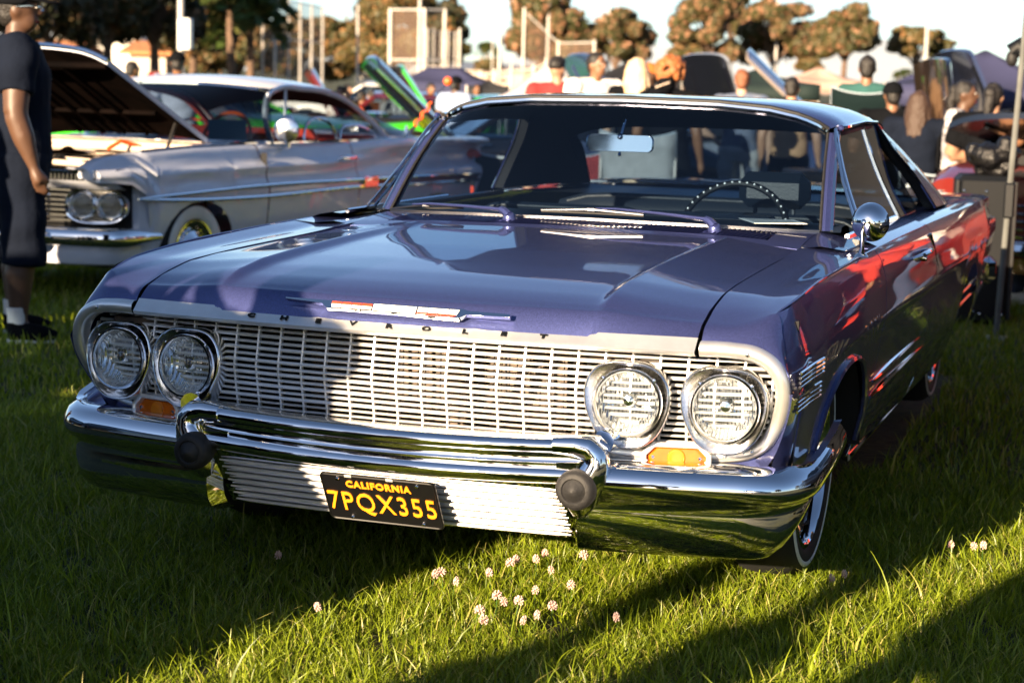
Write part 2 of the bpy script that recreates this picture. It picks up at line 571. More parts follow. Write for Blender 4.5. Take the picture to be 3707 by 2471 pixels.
# ---- wings, doors, quarters -------------------------------------------------
PEAK = [(.906,.181,.834),(.925,.30,.852),(.932,.50,.869),(.942,1.0,.884),(.948,1.5,.889),(.955,2.0,.889),(.965,2.6,.886),(.975,3.4,.878),(.975,4.4,.865),(.955,5.1,.842)]
def peak_at(y): return [float(np.interp(y, [p[1] for p in PEAK], [p[k] for p in PEAK])) for k in (0, 2)]
def side_rows(y, zb=.27):
    """Outline of the body side at station y, from the shoulder crease down."""
    px, pz = peak_at(y)
    w = float(np.interp(y, [.3,.7,1.5,3,4.4,5.1], [0,.006,.012,.014,.008,-.02]))
    zc = float(np.interp(y, [.3,.8,1.5,5], [.672,.684,.690,.690]))
    cx = px + .045 + w*.3
    P = [(px, y, pz), (px+.004, y, pz-.004), (px+.012+w, y, pz-.03), (px+.03+w, y, pz-.09), (cx-.004, y, zc+.06), (cx, y, zc+.012), (cx+.001, y, zc), (cx-.004, y, zc-.012), (cx-.013, y, zc-.06), (cx-.024, y, .55), (cx-.036, y, .44), (cx-.060, y, .34), (cx-.085, y, .27)]
    return P
def clip_bottom(P, zb):
    P = np.asarray(P, float)
    if zb <= P[-1, 2]: return P
    out = [p for p in P if p[2] > zb]
    k = len(out)
    a, b = P[k-1], P[k]
    t = (a[2]-zb)/(a[2]-b[2])
    out.append(a + (b-a)*t)
    return np.array(out)
ARCH_C, ARCH_W, ARCH_T, ARCH_B = .915, .405, .625, .27
def arch_z(y, c=ARCH_C):
    u = (y - c)/ARCH_W
    return ARCH_B + (ARCH_T-ARCH_B)*(1-abs(u)**2.3)**(1/2.1) if abs(u) < 1 else 0
def side_panel(y0, y1, n, arch=None, extra=None):
    rows = []
    for y in (extra if extra is not None else np.linspace(y0, y1, n)):
        P = side_rows(y)
        if arch is not None:
            P = clip_bottom(P, arch_z(y, arch))
        rows.append(lin(P, 40) if len(P) < 13 else lin(P, 40))
    return np.array(rows)
FRONT = [(.906,.181,.834),(.911,.174,.826),(.930,.148,.785),(.950,.116,.725),(.966,.092,.685),(.972,.083,.668),(.973,.082,.660),(.971,.085,.65),(.962,.100,.60),(.945,.125,.55),(.925,.150,.50),(.910,.170,.455),(.90,.185,.43)]
for s in (1, -1):
    T = (lambda P: np.asarray(P, float)) if s > 0 else mir
    # wing top, from the shut line to the shoulder
    ed = [(.752+.004,.117,.812),(.80,.130,.812),(.85,.148,.818),(.88,.163,.826),(.906,.181,.834)]
    rows = [ed]
    for y in (.215,.26,.32,.42,.55,.8,1.1,1.36,1.50):
        sx = seam_at(y); px, pz = peak_at(y)
        sag = float(np.interp(y, [.2,.5,1.5], [.002,.006,.010]))
        x0 = sx[0]+.005
        rows.append([(x0, y, sx[2]), (x0+(px-x0)*.25, y, sx[2]+(pz-sx[2])*.12-sag*.5), (x0+(px-x0)*.55, y, sx[2]+(pz-sx[2])*.30-sag), (x0+(px-x0)*.82, y, sx[2]+(pz-sx[2])*.68-sag*.4), (px, y, pz)])
    top = loft(rows, 40, 18)
    mb = MB().grid(T(top), flip=s > 0)
    a = top[:, 0]; b = a.copy(); b[:, 2] -= .02
    mb.strip(T(a), T(b))
    # side of the wing: nose corner flowing back, cut by the wheel arch
    st = [.30,.38,.46,.505,.515,.53,.56,.60,.66,.73,.82,.915,1.0,1.1,1.17,1.23,1.27,1.30,1.315,1.325,1.36,1.42]
    S = side_panel(0, 0, 0, ARCH_C, st)
    F0 = lin(FRONT, 40)
    mid = []
    for t in (.25, .5, .75):
        m_ = F0*(1-t) + S[0]*t
        m_[:, 0] += .010*sin(pi*t)
        mid.append(m_)
    S = np.concatenate([[F0], np.array(mid), S])
    mb.grid(T(S), flip=s < 0)
    # nose face of the wing down to the chrome molding
    A = cr(ed + [(.932,.146,.782),(.951,.114,.722),(.966,.092,.685)], 26)
    B = cr([(.757,.062,.771),(.82,.072,.771),(.875,.080,.766),(.912,.086,.750),(.942,.089,.722),(.960,.090,.695),(.966,.092,.682)], 26)
    mb.grid(T(np.stack([A*(1-t)+B*t + np.array([0,-.006*sin(pi*t),.006*sin(pi*t)]) for t in np.linspace(0,1,8)])), flip=s > 0)
    # lower nose return beside the lamp frame
    A = cr([(.973,.082,.660),(.962,.100,.60),(.945,.125,.55),(.925,.150,.50),(.90,.165,.46)], 14)
    B = cr([(.955,.092,.655),(.945,.110,.60),(.925,.135,.55),(.895,.155,.50),(.86,.165,.465)], 14)
    mb.grid(T(np.stack([A, B])), flip=s > 0)
    mb.grid(T(np.stack([cr([(.90,.165,.46),(.80,.15,.455),(.66,.12,.455),(.5,.09,.455)], 12), cr([(.86,.16,.50),(.78,.14,.485),(.66,.12,.480),(.5,.09,.48)], 12)])))
    fender = mb.build('fender', 'paint', hero, ang=50)
    MB().tube(T(cr([(p[0]-.001, p[1], p[2]-.002) for p in PEAK if p[1] < 1.6], 30)), [.001]+[.0042]*29, 6).build('highlight_bead', 'paint', fender)  # added bead, not a real molding; rounds the crease to catch sky highlights
    # rolled lip of the wheel arch
    pts = []
    for y in np.linspace(ARCH_C-ARCH_W+.004, ARCH_C+ARCH_W-.004, 36):
        P = clip_bottom(side_rows(y), arch_z(y))
        pts.append((s*(P[-1][0]+.004), y, P[-1][2]))
    MB().tube(pts, .009, 6).build('wheel_arch_lip', 'paint', fender)
    # inner well
    rows = []
    for x in (.95, .62):
        rows.append([(s*x, y, max(.2, arch_z(y)+ .012)) for y in np.linspace(ARCH_C-ARCH_W+.001, ARCH_C+ARCH_W-.001, 24)])
    mb = MB().grid(np.array(rows)); mb.box((s*.60, ARCH_C, .46), (.01, .8, .46))
    mb.build('wheel_well', 'dark', hero)
    # ribbed ornaments on the side of the wing, behind the lamps
    for z0 in (.700, .640):
        mb = MB()
        for k in range(4):
            z = z0 - k*.011
            pts = []
            for y in np.linspace(.145, .40, 8):
                q = S[:, :, :]
                fx = float(np.interp(y, [.10,.30,.42], [.974,.978,.986])) - (.004 if z < .66 else 0)*1.2
                pts.append((s*(fx+.003), y, z + .010*(y-.145)))
            mb.tube(pts, .0042, 6)
        mb.build('louvre_ornament', 'chrome', hero)
    # door
    yd0, yd1 = 1.427, 2.52
    D = side_panel(yd0, yd1, 18)
    mb = MB().grid(T(D), flip=s < 0)
    for e in (0, -1):
        a = D[e]; b = a.copy(); b[:, 0] -= .03
        mb.strip(T(a), T(b))
    door = mb.build('door', 'paint', hero, ang=50)
    MB().tube(T([(peak_at(y)[0]-.001, y, peak_at(y)[1]-.002) for y in np.linspace(1.43, 2.52, 12)]), .0042, 6).build('highlight_bead', 'paint', door)
    MB().grid(T(np.array([[(p[0]-.004, yy, p[2]) for p in side_rows(1.42)[2:]] for yy in (1.4205, 1.4265)]))).build('shut_line', 'dark', door)
    MB().grid(T(np.array([[(p[0]-.004, yy, p[2]) for p in side_rows(2.52)[2:]] for yy in (2.5205, 2.5265)]))).build('shut_line', 'dark', door)
    # door top / belt
    mb = MB()
    rows = []
    for y in np.linspace(1.50, 2.52, 10):
        px, pz = peak_at(y)
        rows.append([(px, y, pz), (px-.03, y, pz+.012), (px-.075, y, pz+.020), (px-.11, y, pz+.018)])
    mb.grid(T(np.array(rows)), flip=s > 0)
    mb.build('door_top', 'paint', door)
    MB().tube(T([(peak_at(y)[0]-.105, y, peak_at(y)[1]+.022) for y in np.linspace(1.56, 2.52, 8)]), .008, 6).build('belt_molding', 'chrome', door)
    # handle: bar on two feet with a push button
    hx = .995
    mb = MB()
    mb.tube(T([(hx-.004,1.99,.812),(hx+.022,2.005,.822),(hx+.034,2.06,.828),(hx+.036,2.13,.829),(hx+.030,2.19,.827),(hx-.004,2.205,.820)]), [.008,.011,.013,.013,.012,.009], 8, flat=.7)
    h = mb.build('door_handle', 'chrome', door)
    MB().lathe(T([(hx-.002, 2.15, .803)])[0], [(.0,.028),(.010,.026),(.012,.020),(.012,0)], axis=(s,0,0), seg=12).build('push_button', 'chrome', h)
    # rear quarter
    st = list(np.linspace(2.527, 3.52, 10)) + [3.55,3.6,3.7,3.85,3.95,4.05,4.2,4.3,4.34,4.37] + list(np.linspace(4.45, 5.1, 8))
    Q = side_panel(0, 0, 0, 3.95, st)
    mb = MB().grid(T(Q), flip=s < 0)
    rows = []
    for y in np.linspace(2.527, 5.1, 16):
        px, pz = peak_at(y)
        xi = float(np.interp(y, [2.5,3.2,3.6,5.1], [.845,.84,.70,.70]))
        rows.append([(px, y, pz), (px-.03, y, pz+.010), (px-.07, y, pz+.014), (xi, y, pz+.014)])
    mb.grid(T(np.array(rows)), flip=s > 0)
    mb.build('quarter_panel', 'paint', hero, ang=50)
    # chrome strips on quarter and rocker
    for z0, nm, y0, y1, w in ((.500,'side_spear',1.36,4.9,.010), (.452,'side_spear',1.36,4.9,.012)):
        pts = [(s*(float(np.interp(z0, [.44,.55], [.959,.971])) + .006), y, z0 + .008*(y-1.4)*0.4) for y in np.linspace(y0, y1, 20)]
        MB().tube(pts, [.004] + [w]*18 + [.004], 8, flat=1.0).build(nm, 'chrome', hero)
    MB().tube([(s*.905, y, .262) for y in np.linspace(1.36, 3.5, 6)], .014, 8).build('rocker_molding', 'chrome', hero)
    MB().tube(T([(.990,2.46,.86),(1.003,2.50,.79),(1.006,2.58,.735)]), .006, 6).build('quarter_trim', 'chrome', hero)

# ---- lamp surrounds ---------------------------------------------------------
def sweep(path, section, closed=False):
    """section(i)-> list of (offset outward in xz-plane normal, y offset)."""
    P = np.asarray(path, float)
    n = len(P)
    rows = []
    for i in range(n):
        t = P[min(i+1, n-1)] - P[max(i-1, 0)]
        t = t[[0, 2]]; t /= np.linalg.norm(t)+1e-9
        nx, nz = -t[1], t[0]
        rows.append([(P[i][0]+nx*o, P[i][1]+dy, P[i][2]+nz*o) for o, dy in section])
    return np.array(rows)
FR = cr([(.757,.052,.754),(.83,.062,.753),(.885,.070,.745),(.922,.077,.722),(.943,.083,.688),(.948,.090,.652),(.940,.104,.606),(.920,.124,.560),(.892,.140,.522),(.855,.148,.500),(.80,.140,.490),(.70,.118,.486),(.60,.092,.487),(.535,.076,.490)], 70)
for s in (1, -1):
    sec = [(.020,.014),(.019,-.002),(.012,-.013),(.000,-.016),(-.010,-.012),(-.016,-.003),(-.017,.028)]
    R_ = sweep(FR, sec)
    MB().grid(R_ if s > 0 else mir(R_), flip=s > 0).build('lamp_surround', 'alu', hero, ang=60)
    mb = MB()
    for p in [FR[10], FR[38], FR[44]]:
        mb.lathe((s*p[0], p[1]-.017, p[2]), [(0,.004),(.004,.003),(.0055,0)], axis=(0,-1,0), seg=8)
    mb.build('screw', 'chrome', hero)

# ---- grille: V-section bars with upright fins
def grille_y(x, z):
    ax = abs(x)
    y0 = float(np.interp(ax, [0,.3,.6,.78,.95], [.018,.026,.056,.090,.125]))
    return y0 + .020*min(1, abs(z-.628)/.095)
grille = MB()
gx = np.linspace(-.93, .93, 63)
levels = [.722,.7065,.691,.6755,.660,.6445,.629,.6135,.598,.5825,.567,.5515,.536,.522,.508]
def xlim(z):   # keeps bars inside the surround
    return float(np.interp(z, [.50,.53,.57,.62,.68,.71,.725], [.82,.88,.91,.93,.925,.905,.87]))
grill_root = None
for k, z in enumerate(levels):
    hgt = .0086 if k % 2 else .0066
    if z < .54: hgt = .005
    L = xlim(z)
    xs_ = np.linspace(-L, L, 61)
    dz = .004 if z > .628 else -.004
    rows = [[(x, grille_y(x, z)-.004, z-hgt*.35-dz*0), (x, grille_y(x, z)-.005, z+hgt*.1), (x, grille_y(x, z)-.002, z+hgt*.5), (x, grille_y(x, z)+.007, z+hgt*.5), (x, grille_y(x, z)+.007, z-hgt*.5), (x, grille_y(x, z)-.001, z-hgt*.5)] for x in xs_]
    MB().grid(np.array(rows), cv=True).build('grille_bar', 'grille', hero, ang=30)
for k in range(29):
    x = (k-14)*.0655
    ax = abs(x)
    zt = .736; zb = .500
    if ax > .87: zt, zb = .70, .56
    zz = np.linspace(zb, zt, 15)
    rows = [[(x-.0030, grille_y(x, z)-.0025, z), (x-.0018, grille_y(x, z)-.0046, z), (x+.0018, grille_y(x, z)-.0046, z), (x+.0030, grille_y(x, z)-.0025, z), (x+.002, grille_y(x, z)+.010, z), (x-.002, grille_y(x, z)+.010, z)] for z in zz]
    MB().grid(np.array(rows), cv=True).build('grille_fin', 'grille', hero, ang=30)
# what one sees through the slots: radiator support, core and braces
mb = MB()
mb.box((0, .25, .60), (1.9, .01, .42))
mb.build('radiator_support', 'dark', hero)
mb = MB()
mb.box((.04, .20, .61), (.70, .03, .22))
for x in np.linspace(-.30, .38, 34):
    mb.box((x, .183, .61), (.006, .006, .21))
mb.build('radiator_core', 'radiator', hero)
mb = MB()
mb.bbox((.13,.10,.62), (.05,.02,.25), .004); mb.bbox((-.1,.12,.715), (1.5,.04,.02), .004); mb.bbox((.44,.13,.60), (.03,.03,.2), .004)
for q in range(9): mb.bbox((.155,.088,.53+q*.022), (.018,.01,.010), .002)
mb.tube([(.2,.12,.55),(.28,.11,.6),(.3,.11,.66),(.36,.12,.7)], .012, 6)
mb.build('grille_brace', 'radiator', hero)

# ---- headlamps
def bezel_outline(s):
    P = [(-.107,.028),(-.098,.060),(-.076,.086),(-.045,.098),(0,.099),(.042,.096),(.074,.080),(.098,.045),(.102,.005),(.092,-.038),(.066,-.083),(.035,-.104),(0,-.109),(-.035,-.104),(-.064,-.087),(-.090,-.046),(-.104,-.008)]
    P = np.array(P + P[:1])
    P = cr(P, 49)[:-1]
    if s < 0: P = P * [-1, 1]
    return P
def headlamp(cx, cy, cz, s):
    lamp = thing('headlight', None, None, (cx, cy, cz))
    lamp.parent = hero
    lamp.rotation_euler = (rad(-4), 0, rad(5)*s)
    O = bezel_outline(s)
    n = len(O)
    ang = np.arctan2(O[:, 1], O[:, 0])
    rows = []
    for t, y in ((1.0,.035),(1.0,-.010),(.985,-.0155),(.955,-.017),(.93,-.013),(.90,-.004)):
        rows.append([(O[i, 0]*t, y, O[i, 1]*t) for i in range(n)])
    for r, y in ((.080,.006),(.078,.010)):
        rows.append([(r*cos(a), y, r*sin(a)) for a in ang])
    MB().grid(np.array(rows), cv=True, flip=s > 0).build('bezel', 'chrome_worn', lamp, ang=50)
    MB().lathe((0,0,0), [(.083,.0),(.083,-.012),(.0805,-.0165),(.076,-.0165),(.0735,-.012),(.0725,.004)], axis=(0,1,0), seg=48).build('trim_ring', 'chrome', lamp)
    MB().lathe((0,0,0), [(.0,-.0235),(.02,-.0225),(.04,-.019),(.058,-.0135),(.067,-.009),(.0728,-.002)], axis=(0,1,0), seg=48).build('lens', 'lens', lamp)
    MB().lathe((0,0,0), [(.072,.0),(.066,.016),(.05,.034),(.03,.046),(.012,.052),(.0,.053)], axis=(0,1,0), seg=40).build('reflector', 'reflector', lamp)
    mb = MB(); mb.lathe((0,.012,.004), [(.0,-.012),(.012,-.010),(.016,0),(.016,.03)], axis=(0,1,0), seg=16); mb.bbox((0,.006,.018),(.03,.004,.012),.002)
    mb.build('filament_shield', 'chrome', lamp)
    mb = MB()
    for a in (.75, 2.4) :
        mb.lathe((.083*cos(a), -.010, .083*sin(a)), [(0,-.005),(.004,-.004),(.0055,0)], axis=(0,1,0), seg=8)
    mb.build('screw', 'chrome', lamp)
    return lamp
for s in (1, -1):
    headlamp(s*.816, .078, .614, s)
    headlamp(s*.591, .036, .617, s)

# ---- parking lamps
for s in (1, -1):
    t = thing('parking_lamp', None, None, (s*.702, .080, .486)); t.parent = hero
    t.rotation_euler = (rad(-8), 0, rad(13)*s)
    hw, hh, c = .083, .036, .026
    def octo(k): return [(-hw*k+0, -(hh-c)*1), (-hw*k+c, -hh*k), (hw*k-c, -hh*k), (hw*k, -(hh-c)), (hw*k, (hh-c)), (hw*k-c, hh*k), (-hw*k+c, hh*k), (-hw*k, (hh-c))]
    def oct2(d): 
        w, h_, c_ = hw-d, hh-d, c-d*.5
        return [(-w, -(h_-c_)), (-w+c_, -h_), (w-c_, -h_), (w, -(h_-c_)), (w, h_-c_), (w-c_, h_), (-w+c_, h_), (-w, h_-c_)]
    rows = [[(x, y, z) for x, z in oct2(d)] for d, y in ((0,.03),(0,-.014),(.003,-.017),(.008,-.0175),(.0115,-.014),(.0125,.0))]
    MB().grid(np.array(rows), cv=True, flip=True).build('frame', 'grille', t, ang=25)
    mb = MB()
    lens = [(x, .0, z) for x, z in oct2(.012)]
    inner = [(x*.86, -.006, z*.86) for x, z in oct2(.012)]
    mb.grid(np.array([lens, inner]), cv=True, flip=True)
    mb.add(inner, [tuple(range(8))])
    mb.build('amber_lens', 'amber', t, ang=20)
    mb = MB()
    mb.lathe((0,-.006,0), [(.022,0),(.020,-.003),(.012,-.004),(.0,-.0035)], axis=(0,1,0), seg=20)
    mb.build('bulb_dome', 'bulb', t)
    for x in (-.056, .056): MB().lathe((x, -.006, 0), [(.0045,0),(.004,-.003),(0,-.0035)], axis=(0,1,0), seg=8).build('lens_screw', 'chrome', t)

# ---- bumper -------------------------------------------------------------
bump_path = cr([(.50,-.068),(.60,-.052),(.72,-.032),(.83,-.008),(.91,.014),(.965,.045),(1.005,.095),(1.028,.155),(1.040,.25),(1.042,.38),(1.036,.52)], 48)
def bumper_rows(s):
    rows = []
    n = len(bump_path)
    P = np.c_[bump_path, np.zeros(n)]
    for i in range(n):
        t = P[min(i+1, n-1), :2] - P[max(i-1, 0), :2]; t /= np.linalg.norm(t)
        nx = np.array([-t[1], t[0]])   # inward
        u = i/(n-1)
        y = P[i, 1]
        rise = float(np.interp(y, [.05,.16,.30,.52], [0,.004,.030,.050]))       # blade sweeps up along the side
        vb = float(np.interp(y, [-.07,.02,.06,.10,.15,.20,.26], [.252,.252,.258,.278,.318,.360,.40]))
        top_in = float(np.interp(y, [-.07,.0,.05,.12,.20], [.15,.15,.12,.07,.035]))
        sec = [(top_in,.468),(top_in*.75,.478),(top_in*.45,.481),(.035,.478),(.016,.468),(.004,.450),(0,.434),(.001,.420),(.006,.408),(.014,.400),(.026,.394),(.034,.384)]
        va = .384
        for q, d in ((.15,.032),(.35,.030),(.55,.032),(.72,.038),(.86,.050),(.95,.066),(1.0,.092)):
            sec.append((d, va + (vb-va)*q))
        row = []
        for d, z in sec:
            p = P[i, :2] + nx*d
            zz = z + (rise if z > .40 else rise*.9)
            row.append((s*p[0], p[1], zz))
        rows.append(row)
    return np.array(rows)
for s in (1, -1):
    Rb = bumper_rows(s)
    mb = MB().grid(Rb, flip=s > 0)
    # inner end of the lower skirt turned back with a rounded corner
    a = Rb[0][10:]; b = a.copy(); b[:, 1] += .05; b[:, 0] -= s*.02
    mb.strip(a, b)
    mb.build('bumper_wing', 'chrome', hero, ang=60)
# middle of the bumper: raised bar, hollow and lower blade
secC = [(.11,.530),(.07,.540),(.045,.543),(.022,.540),(.006,.531),(0,.520),(.003,.510),(.012,.503),(.026,.499),(.030,.490),(.022,.476),(.008,.466),(-.001,.456),(-.002,.446),(.004,.437),(.014,.430),(.03,.425),(.05,.422)]
xs_ = np.linspace(-.50, .50, 41)
rows = []
for x in xs_:
    y0 = -.108 + .035*(abs(x)/.5)**2
    zd = .010*(1-(abs(x)/.5)**2)
    rows.append([(x, y0+d, z - zd) for d, z in secC])
MB().grid(np.array(rows), flip=True).build('bumper_center', 'chrome', hero, ang=60)
# guards: rounded end of the bar turning down, with black rubber bullets
for s in (1, -1):
    mb = MB()
    mb.tube([(s*.44,-.062,.520),(s*.49,-.055,.521),(s*.520,-.050,.517),(s*.538,-.046,.502),(s*.540,-.045,.480),(s*.528,-.046,.450),(s*.512,-.05,.420),(s*.505,-.045,.385),(s*.50,-.03,.355)], [.022,.026,.030,.034,.038,.044,.046,.040,.02], 16, flat=1.0)
    mb.tube([(s*.55,-.02,.53),(s*.56,.02,.53),(s*.56,.07,.52)], [.028,.024,.015], 10)
    g = mb.build('bumper_guard', 'chrome', hero, ang=60)
    c = (s*.506, -.098, .424)
    MB().lathe(c, [(.042,.05),(.047,.03),(.0485,.012),(.0475,.0),(.044,-.008),(.037,-.0125),(.030,-.0135),(.0285,-.012)], axis=(0,1,0.0), seg=36).build('guard_tip', 'rubber', g, ang=50)
    MB().lathe(c, [(.0285,-.012),(.027,-.010),(.014,-.019),(.004,-.026),(0,-.0265)], axis=(0,1,0.0), seg=36).build('tip_cone', 'rubber', g)
# gravel pan with seven proud ribs
def pan_pt(x, z):
    k = (.415-z)/.138
    return (x, -.070 + .105*k + .02*(abs(x)/.45)**2, z)
mb = MB().grid(np.array([[pan_pt(x, z) for x in np.linspace(-.475,.475,31)] for z in np.linspace(.425,.268,8)]))
e = [pan_pt(x, .268) for x in np.linspace(-.475,.475,31)]
mb.strip(e, [(p[0], p[1]+.05, p[2]+.004) for p in e])
pan = mb.build('gravel_pan', 'chrome', hero)
for k in range(7):
    z = .400 - k*.0200
    pts = [np.array(pan_pt(x, z)) + np.array((0,-.005,-.002)) for x in np.linspace(-.455,.455,25)]
    MB().tube(pts, [.002] + [.0042]*23 + [.002], 6).build('rib', 'grille', pan)

# ---- registration plate
px = np.array([.987, .0, .0]); 
pc = Vector((.0, -.036, .352))
eyp = Vector((0, -.50, .866)).normalized()
exp_ = Vector((1, 0, 0))
ezp = exp_.cross(eyp)     # towards the viewer
def rrect(w, h, r, n=5):
    P = []
    for cx_, cy_, a0 in ((w/2-r, h/2-r, 0), (-w/2+r, h/2-r, pi/2), (-w/2+r, -h/2+r, pi), (w/2-r, -h/2+r, 1.5*pi)):
        P += [(cx_+r*cos(a0+pi/2*k/n), cy_+r*sin(a0+pi/2*k/n)) for k in range(n+1)]
    return P
mb = MB()
pc_f = pc + ezp*.026
mb.prism(rrect(.306, .153, .014), .004, pc_f, exp_, eyp, -ezp)
plate = mb.build('license_plate', 'plate_black', hero)
mb = MB()
A = [pc_f + exp_*x + eyp*y + ezp*.0005 for x, y in rrect(.304, .151, .014)]
B = [pc_f + exp_*x + eyp*y + ezp*.0022 for x, y in rrect(.299, .146, .012)]
Cc = [pc_f + exp_*x + eyp*y + ezp*.0003 for x, y in rrect(.294, .141, .010)]
mb.grid(np.array([[tuple(p) for p in r] for r in (A, B, Cc)]), cv=True)
mb.build('plate_rim', 'plate_black', plate)
text_obj('state_name', 'CALIFORNIA', 'plate_yellow', plate, .0275, pc_f + eyp*.046 + ezp*.0012, exp_, eyp, depth=.0012, spacing=1.12, bold=.0011)
text_obj('registration', '7PQX355', 'plate_yellow', plate, .084, pc_f - eyp*.014 + ezp*.0012, exp_, eyp, depth=.0014, spacing=1.14, xs=.78, bold=.0004)
for x, y in ((-.105,.062),(.105,.062),(-.09,-.063),(.10,-.063)):
    MB().lathe(pc_f + exp_*x + eyp*y, [(0,.005),(.004,.0045),(.006,.001),(.006,0)], axis=tuple(ezp), seg=10).build('plate_bolt', 'chrome', plate)
for x in (-.075, .035):
    MB().box(pc_f + exp_*x + eyp*.073 + ezp*.001, (.018,.003,.006), Matrix((exp_, -ezp, eyp)).transposed()).build('plate_tab', 'grille', plate)
# ---- cowl with its slotted vent
def cowl_front(x): return float(np.interp(abs(x), [0,.5,.735], [1.390,1.372,1.342]))
def glass_low(x):
    ax = abs(x)
    return (x, float(np.interp(ax, [0,.2,.4,.55,.65,.735,.78], [1.595,1.598,1.612,1.633,1.655,1.690,1.725])), float(np.interp(ax, [0,.4,.735,.78], [.924,.921,.913,.911])))
def glass_top(x):     # x here is the fraction along the lower edge
    f = abs(x)/.735
    return (math.copysign(1, x)*float(np.interp(f, [0,.5,.75,.88,.95,1.0], [0,.33,.50,.59,.645,.683])), float(np.interp(f, [0,.5,.75,.88,.95,1.0], [1.955,1.962,1.985,2.0,2.02,2.045])), float(np.interp(f, [0,.5,.75,.88,.95,1.0], [1.296,1.291,1.277,1.258,1.238,1.212])))
xs_ = np.linspace(-.735, .735, 61)
V0, V1 = .24, .84                 # the band of the cowl that is slotted
def cowl_pt(x, t):
    a = np.array((x, cowl_front(x)+.004, float(np.interp(abs(x), [0,.5,.735], [.902,.896,.882]))))
    b = np.array(glass_low(x)) + np.array((0,-.014,-.004))
    p = a + (b-a)*t
    p[2] += .006*sin(pi*t)
    return p
mb = MB()
vx = [x for x in xs_]
for t0, t1 in ((0, V0), (V1, 1)):
    mb.grid(np.array([[cowl_pt(x, t) for x in xs_] for t in np.linspace(t0, t1, 4)]), flip=True)
for sx in (1, -1):
    mb.grid(np.array([[cowl_pt(sx*x, t) for x in np.linspace(.625,.735,5)] for t in np.linspace(V0, V1, 4)]), flip=sx > 0)
a = np.array([cowl_pt(x, 0) for x in xs_]); b = a.copy(); b[:,2] -= .03
mb.strip(a, b)
MB().grid(np.array([[cowl_pt(x, t) - np.array((0,0,.022)) for x in np.linspace(-.63,.63,9)] for t in (V0-.05, V1+.05)])).build('vent_well', 'dark', hero)
cowl = mb.build('cowl', 'paint', hero, ang=40)
mb = MB()
for k in range(80):
    x = -.622 + k*(1.244/79)
    A = cowl_pt(x-.010, V0); B = cowl_pt(x+.010, V1)
    d = B - A; n = np.array((d[1], -d[0], 0)); n /= np.linalg.norm(n)
    w = .0022
    up = np.array((0,0,.0015)); dn = np.array((0,0,-.012))
    mid = (A+B)/2 + np.array((0,0,.002))
    rows = [[A-n*w+dn, A-n*w*.6+up, A+n*w*.6+up, A+n*w+dn], [mid-n*w+dn, mid-n*w*.6+up, mid+n*w*.6+up, mid+n*w+dn], [B-n*w+dn, B-n*w*.6+up, B+n*w*.6+up, B+n*w+dn]]
    mb.grid(np.array(rows))
tag(mb.build('cowl_vent', 'paint', hero, ang=30), kind='stuff')
for s in (1, -1):
    # shoulder piece between wing, cowl and screen pillar
    rows = []
    for y in np.linspace(1.345, 1.72, 8):
        sx = np.array(cowl_pt(s*.735, (y-1.345)/.33)) if y < 1.66 else np.array(glass_low(s*.76)) + np.array((0, y-1.70, -.004))
        px, pz = peak_at(y)
        rows.append([(s*.737, y, sx[2]), (s*(.737+px)/2, y, (sx[2]+pz)/2-.006), (s*px, y, pz)])
    if False: MB().grid(np.array(rows), flip=s > 0).build('cowl_side', 'paint', hero)
    MB().grid(np.array([[(s*.737, y, cowl_pt(.735, max(0,(y-1.35)/.33))[2]), (s*.80, y, .893), (s*.87, y, .884), (s*peak_at(y)[0], y, peak_at(y)[1]+.001)] for y in np.linspace(1.36,1.74,10)]), flip=s > 0).build('cowl_side', 'paint', hero, ang=60)

# ---- windscreen
N = 49
fx = np.linspace(-.735, .735, N)
rows = []
for t in np.linspace(0, 1, 12):
    r = []
    for x in fx:
        a, b = np.array(glass_low(x)), np.array(glass_top(x))
        p = a + (b-a)*t
        nrm = np.array((0, -.62, .78))
        p = p + nrm*.018*sin(pi*t)
        r.append(p)
    rows.append(r)
rows = np.array(rows)
ws = MB().grid(rows, flip=True).build('windscreen', 'glass', hero)
out = np.concatenate([rows[0], rows[1:, -1], rows[-1][::-1][1:], rows[::-1][1:-1, 0]])
off = np.array((0, -.008, .004))
MB().tube([tuple(p + off) for p in rows[-1]], [.0075]*N, 6).build('screen_header_trim', 'chrome', hero)
MB().tube([tuple(p + np.array((0,-.006,-.001))) for p in rows[0]], .005, 6).build('screen_base_trim', 'dull_chrome', hero)
MB().tube([tuple(p + np.array((0,.004,.010))) for p in rows[-1]], .011, 6).build('screen_seal', 'rubber', hero)
for s in (1, -1):
    j = -1 if s > 0 else 0
    side = rows[:, j]
    # pillar: painted post with chrome outer edge
    P0 = side + np.array((s*.006, -.004, 0))
    P1 = side + np.array((s*.018, -.006, 0))
    P2 = side + np.array((s*.034, .012, 0))
    P3 = side + np.array((s*.036, .05, 0))
    P4 = side + np.array((s*.004, .05, 0))
    MB().grid(np.stack([P0, P1, P2, P3, P4], 1), flip=s > 0).build('screen_pillar', 'paint', hero, ang=25)
    MB().tube([tuple(p + np.array((s*.036, .012, 0))) for p in side], .0055, 6).build('pillar_trim', 'chrome', hero)
    MB().tube([tuple(p + np.array((s*.003, -.004, 0))) for p in side], .005, 6).build('pillar_seal', 'rubber', hero)

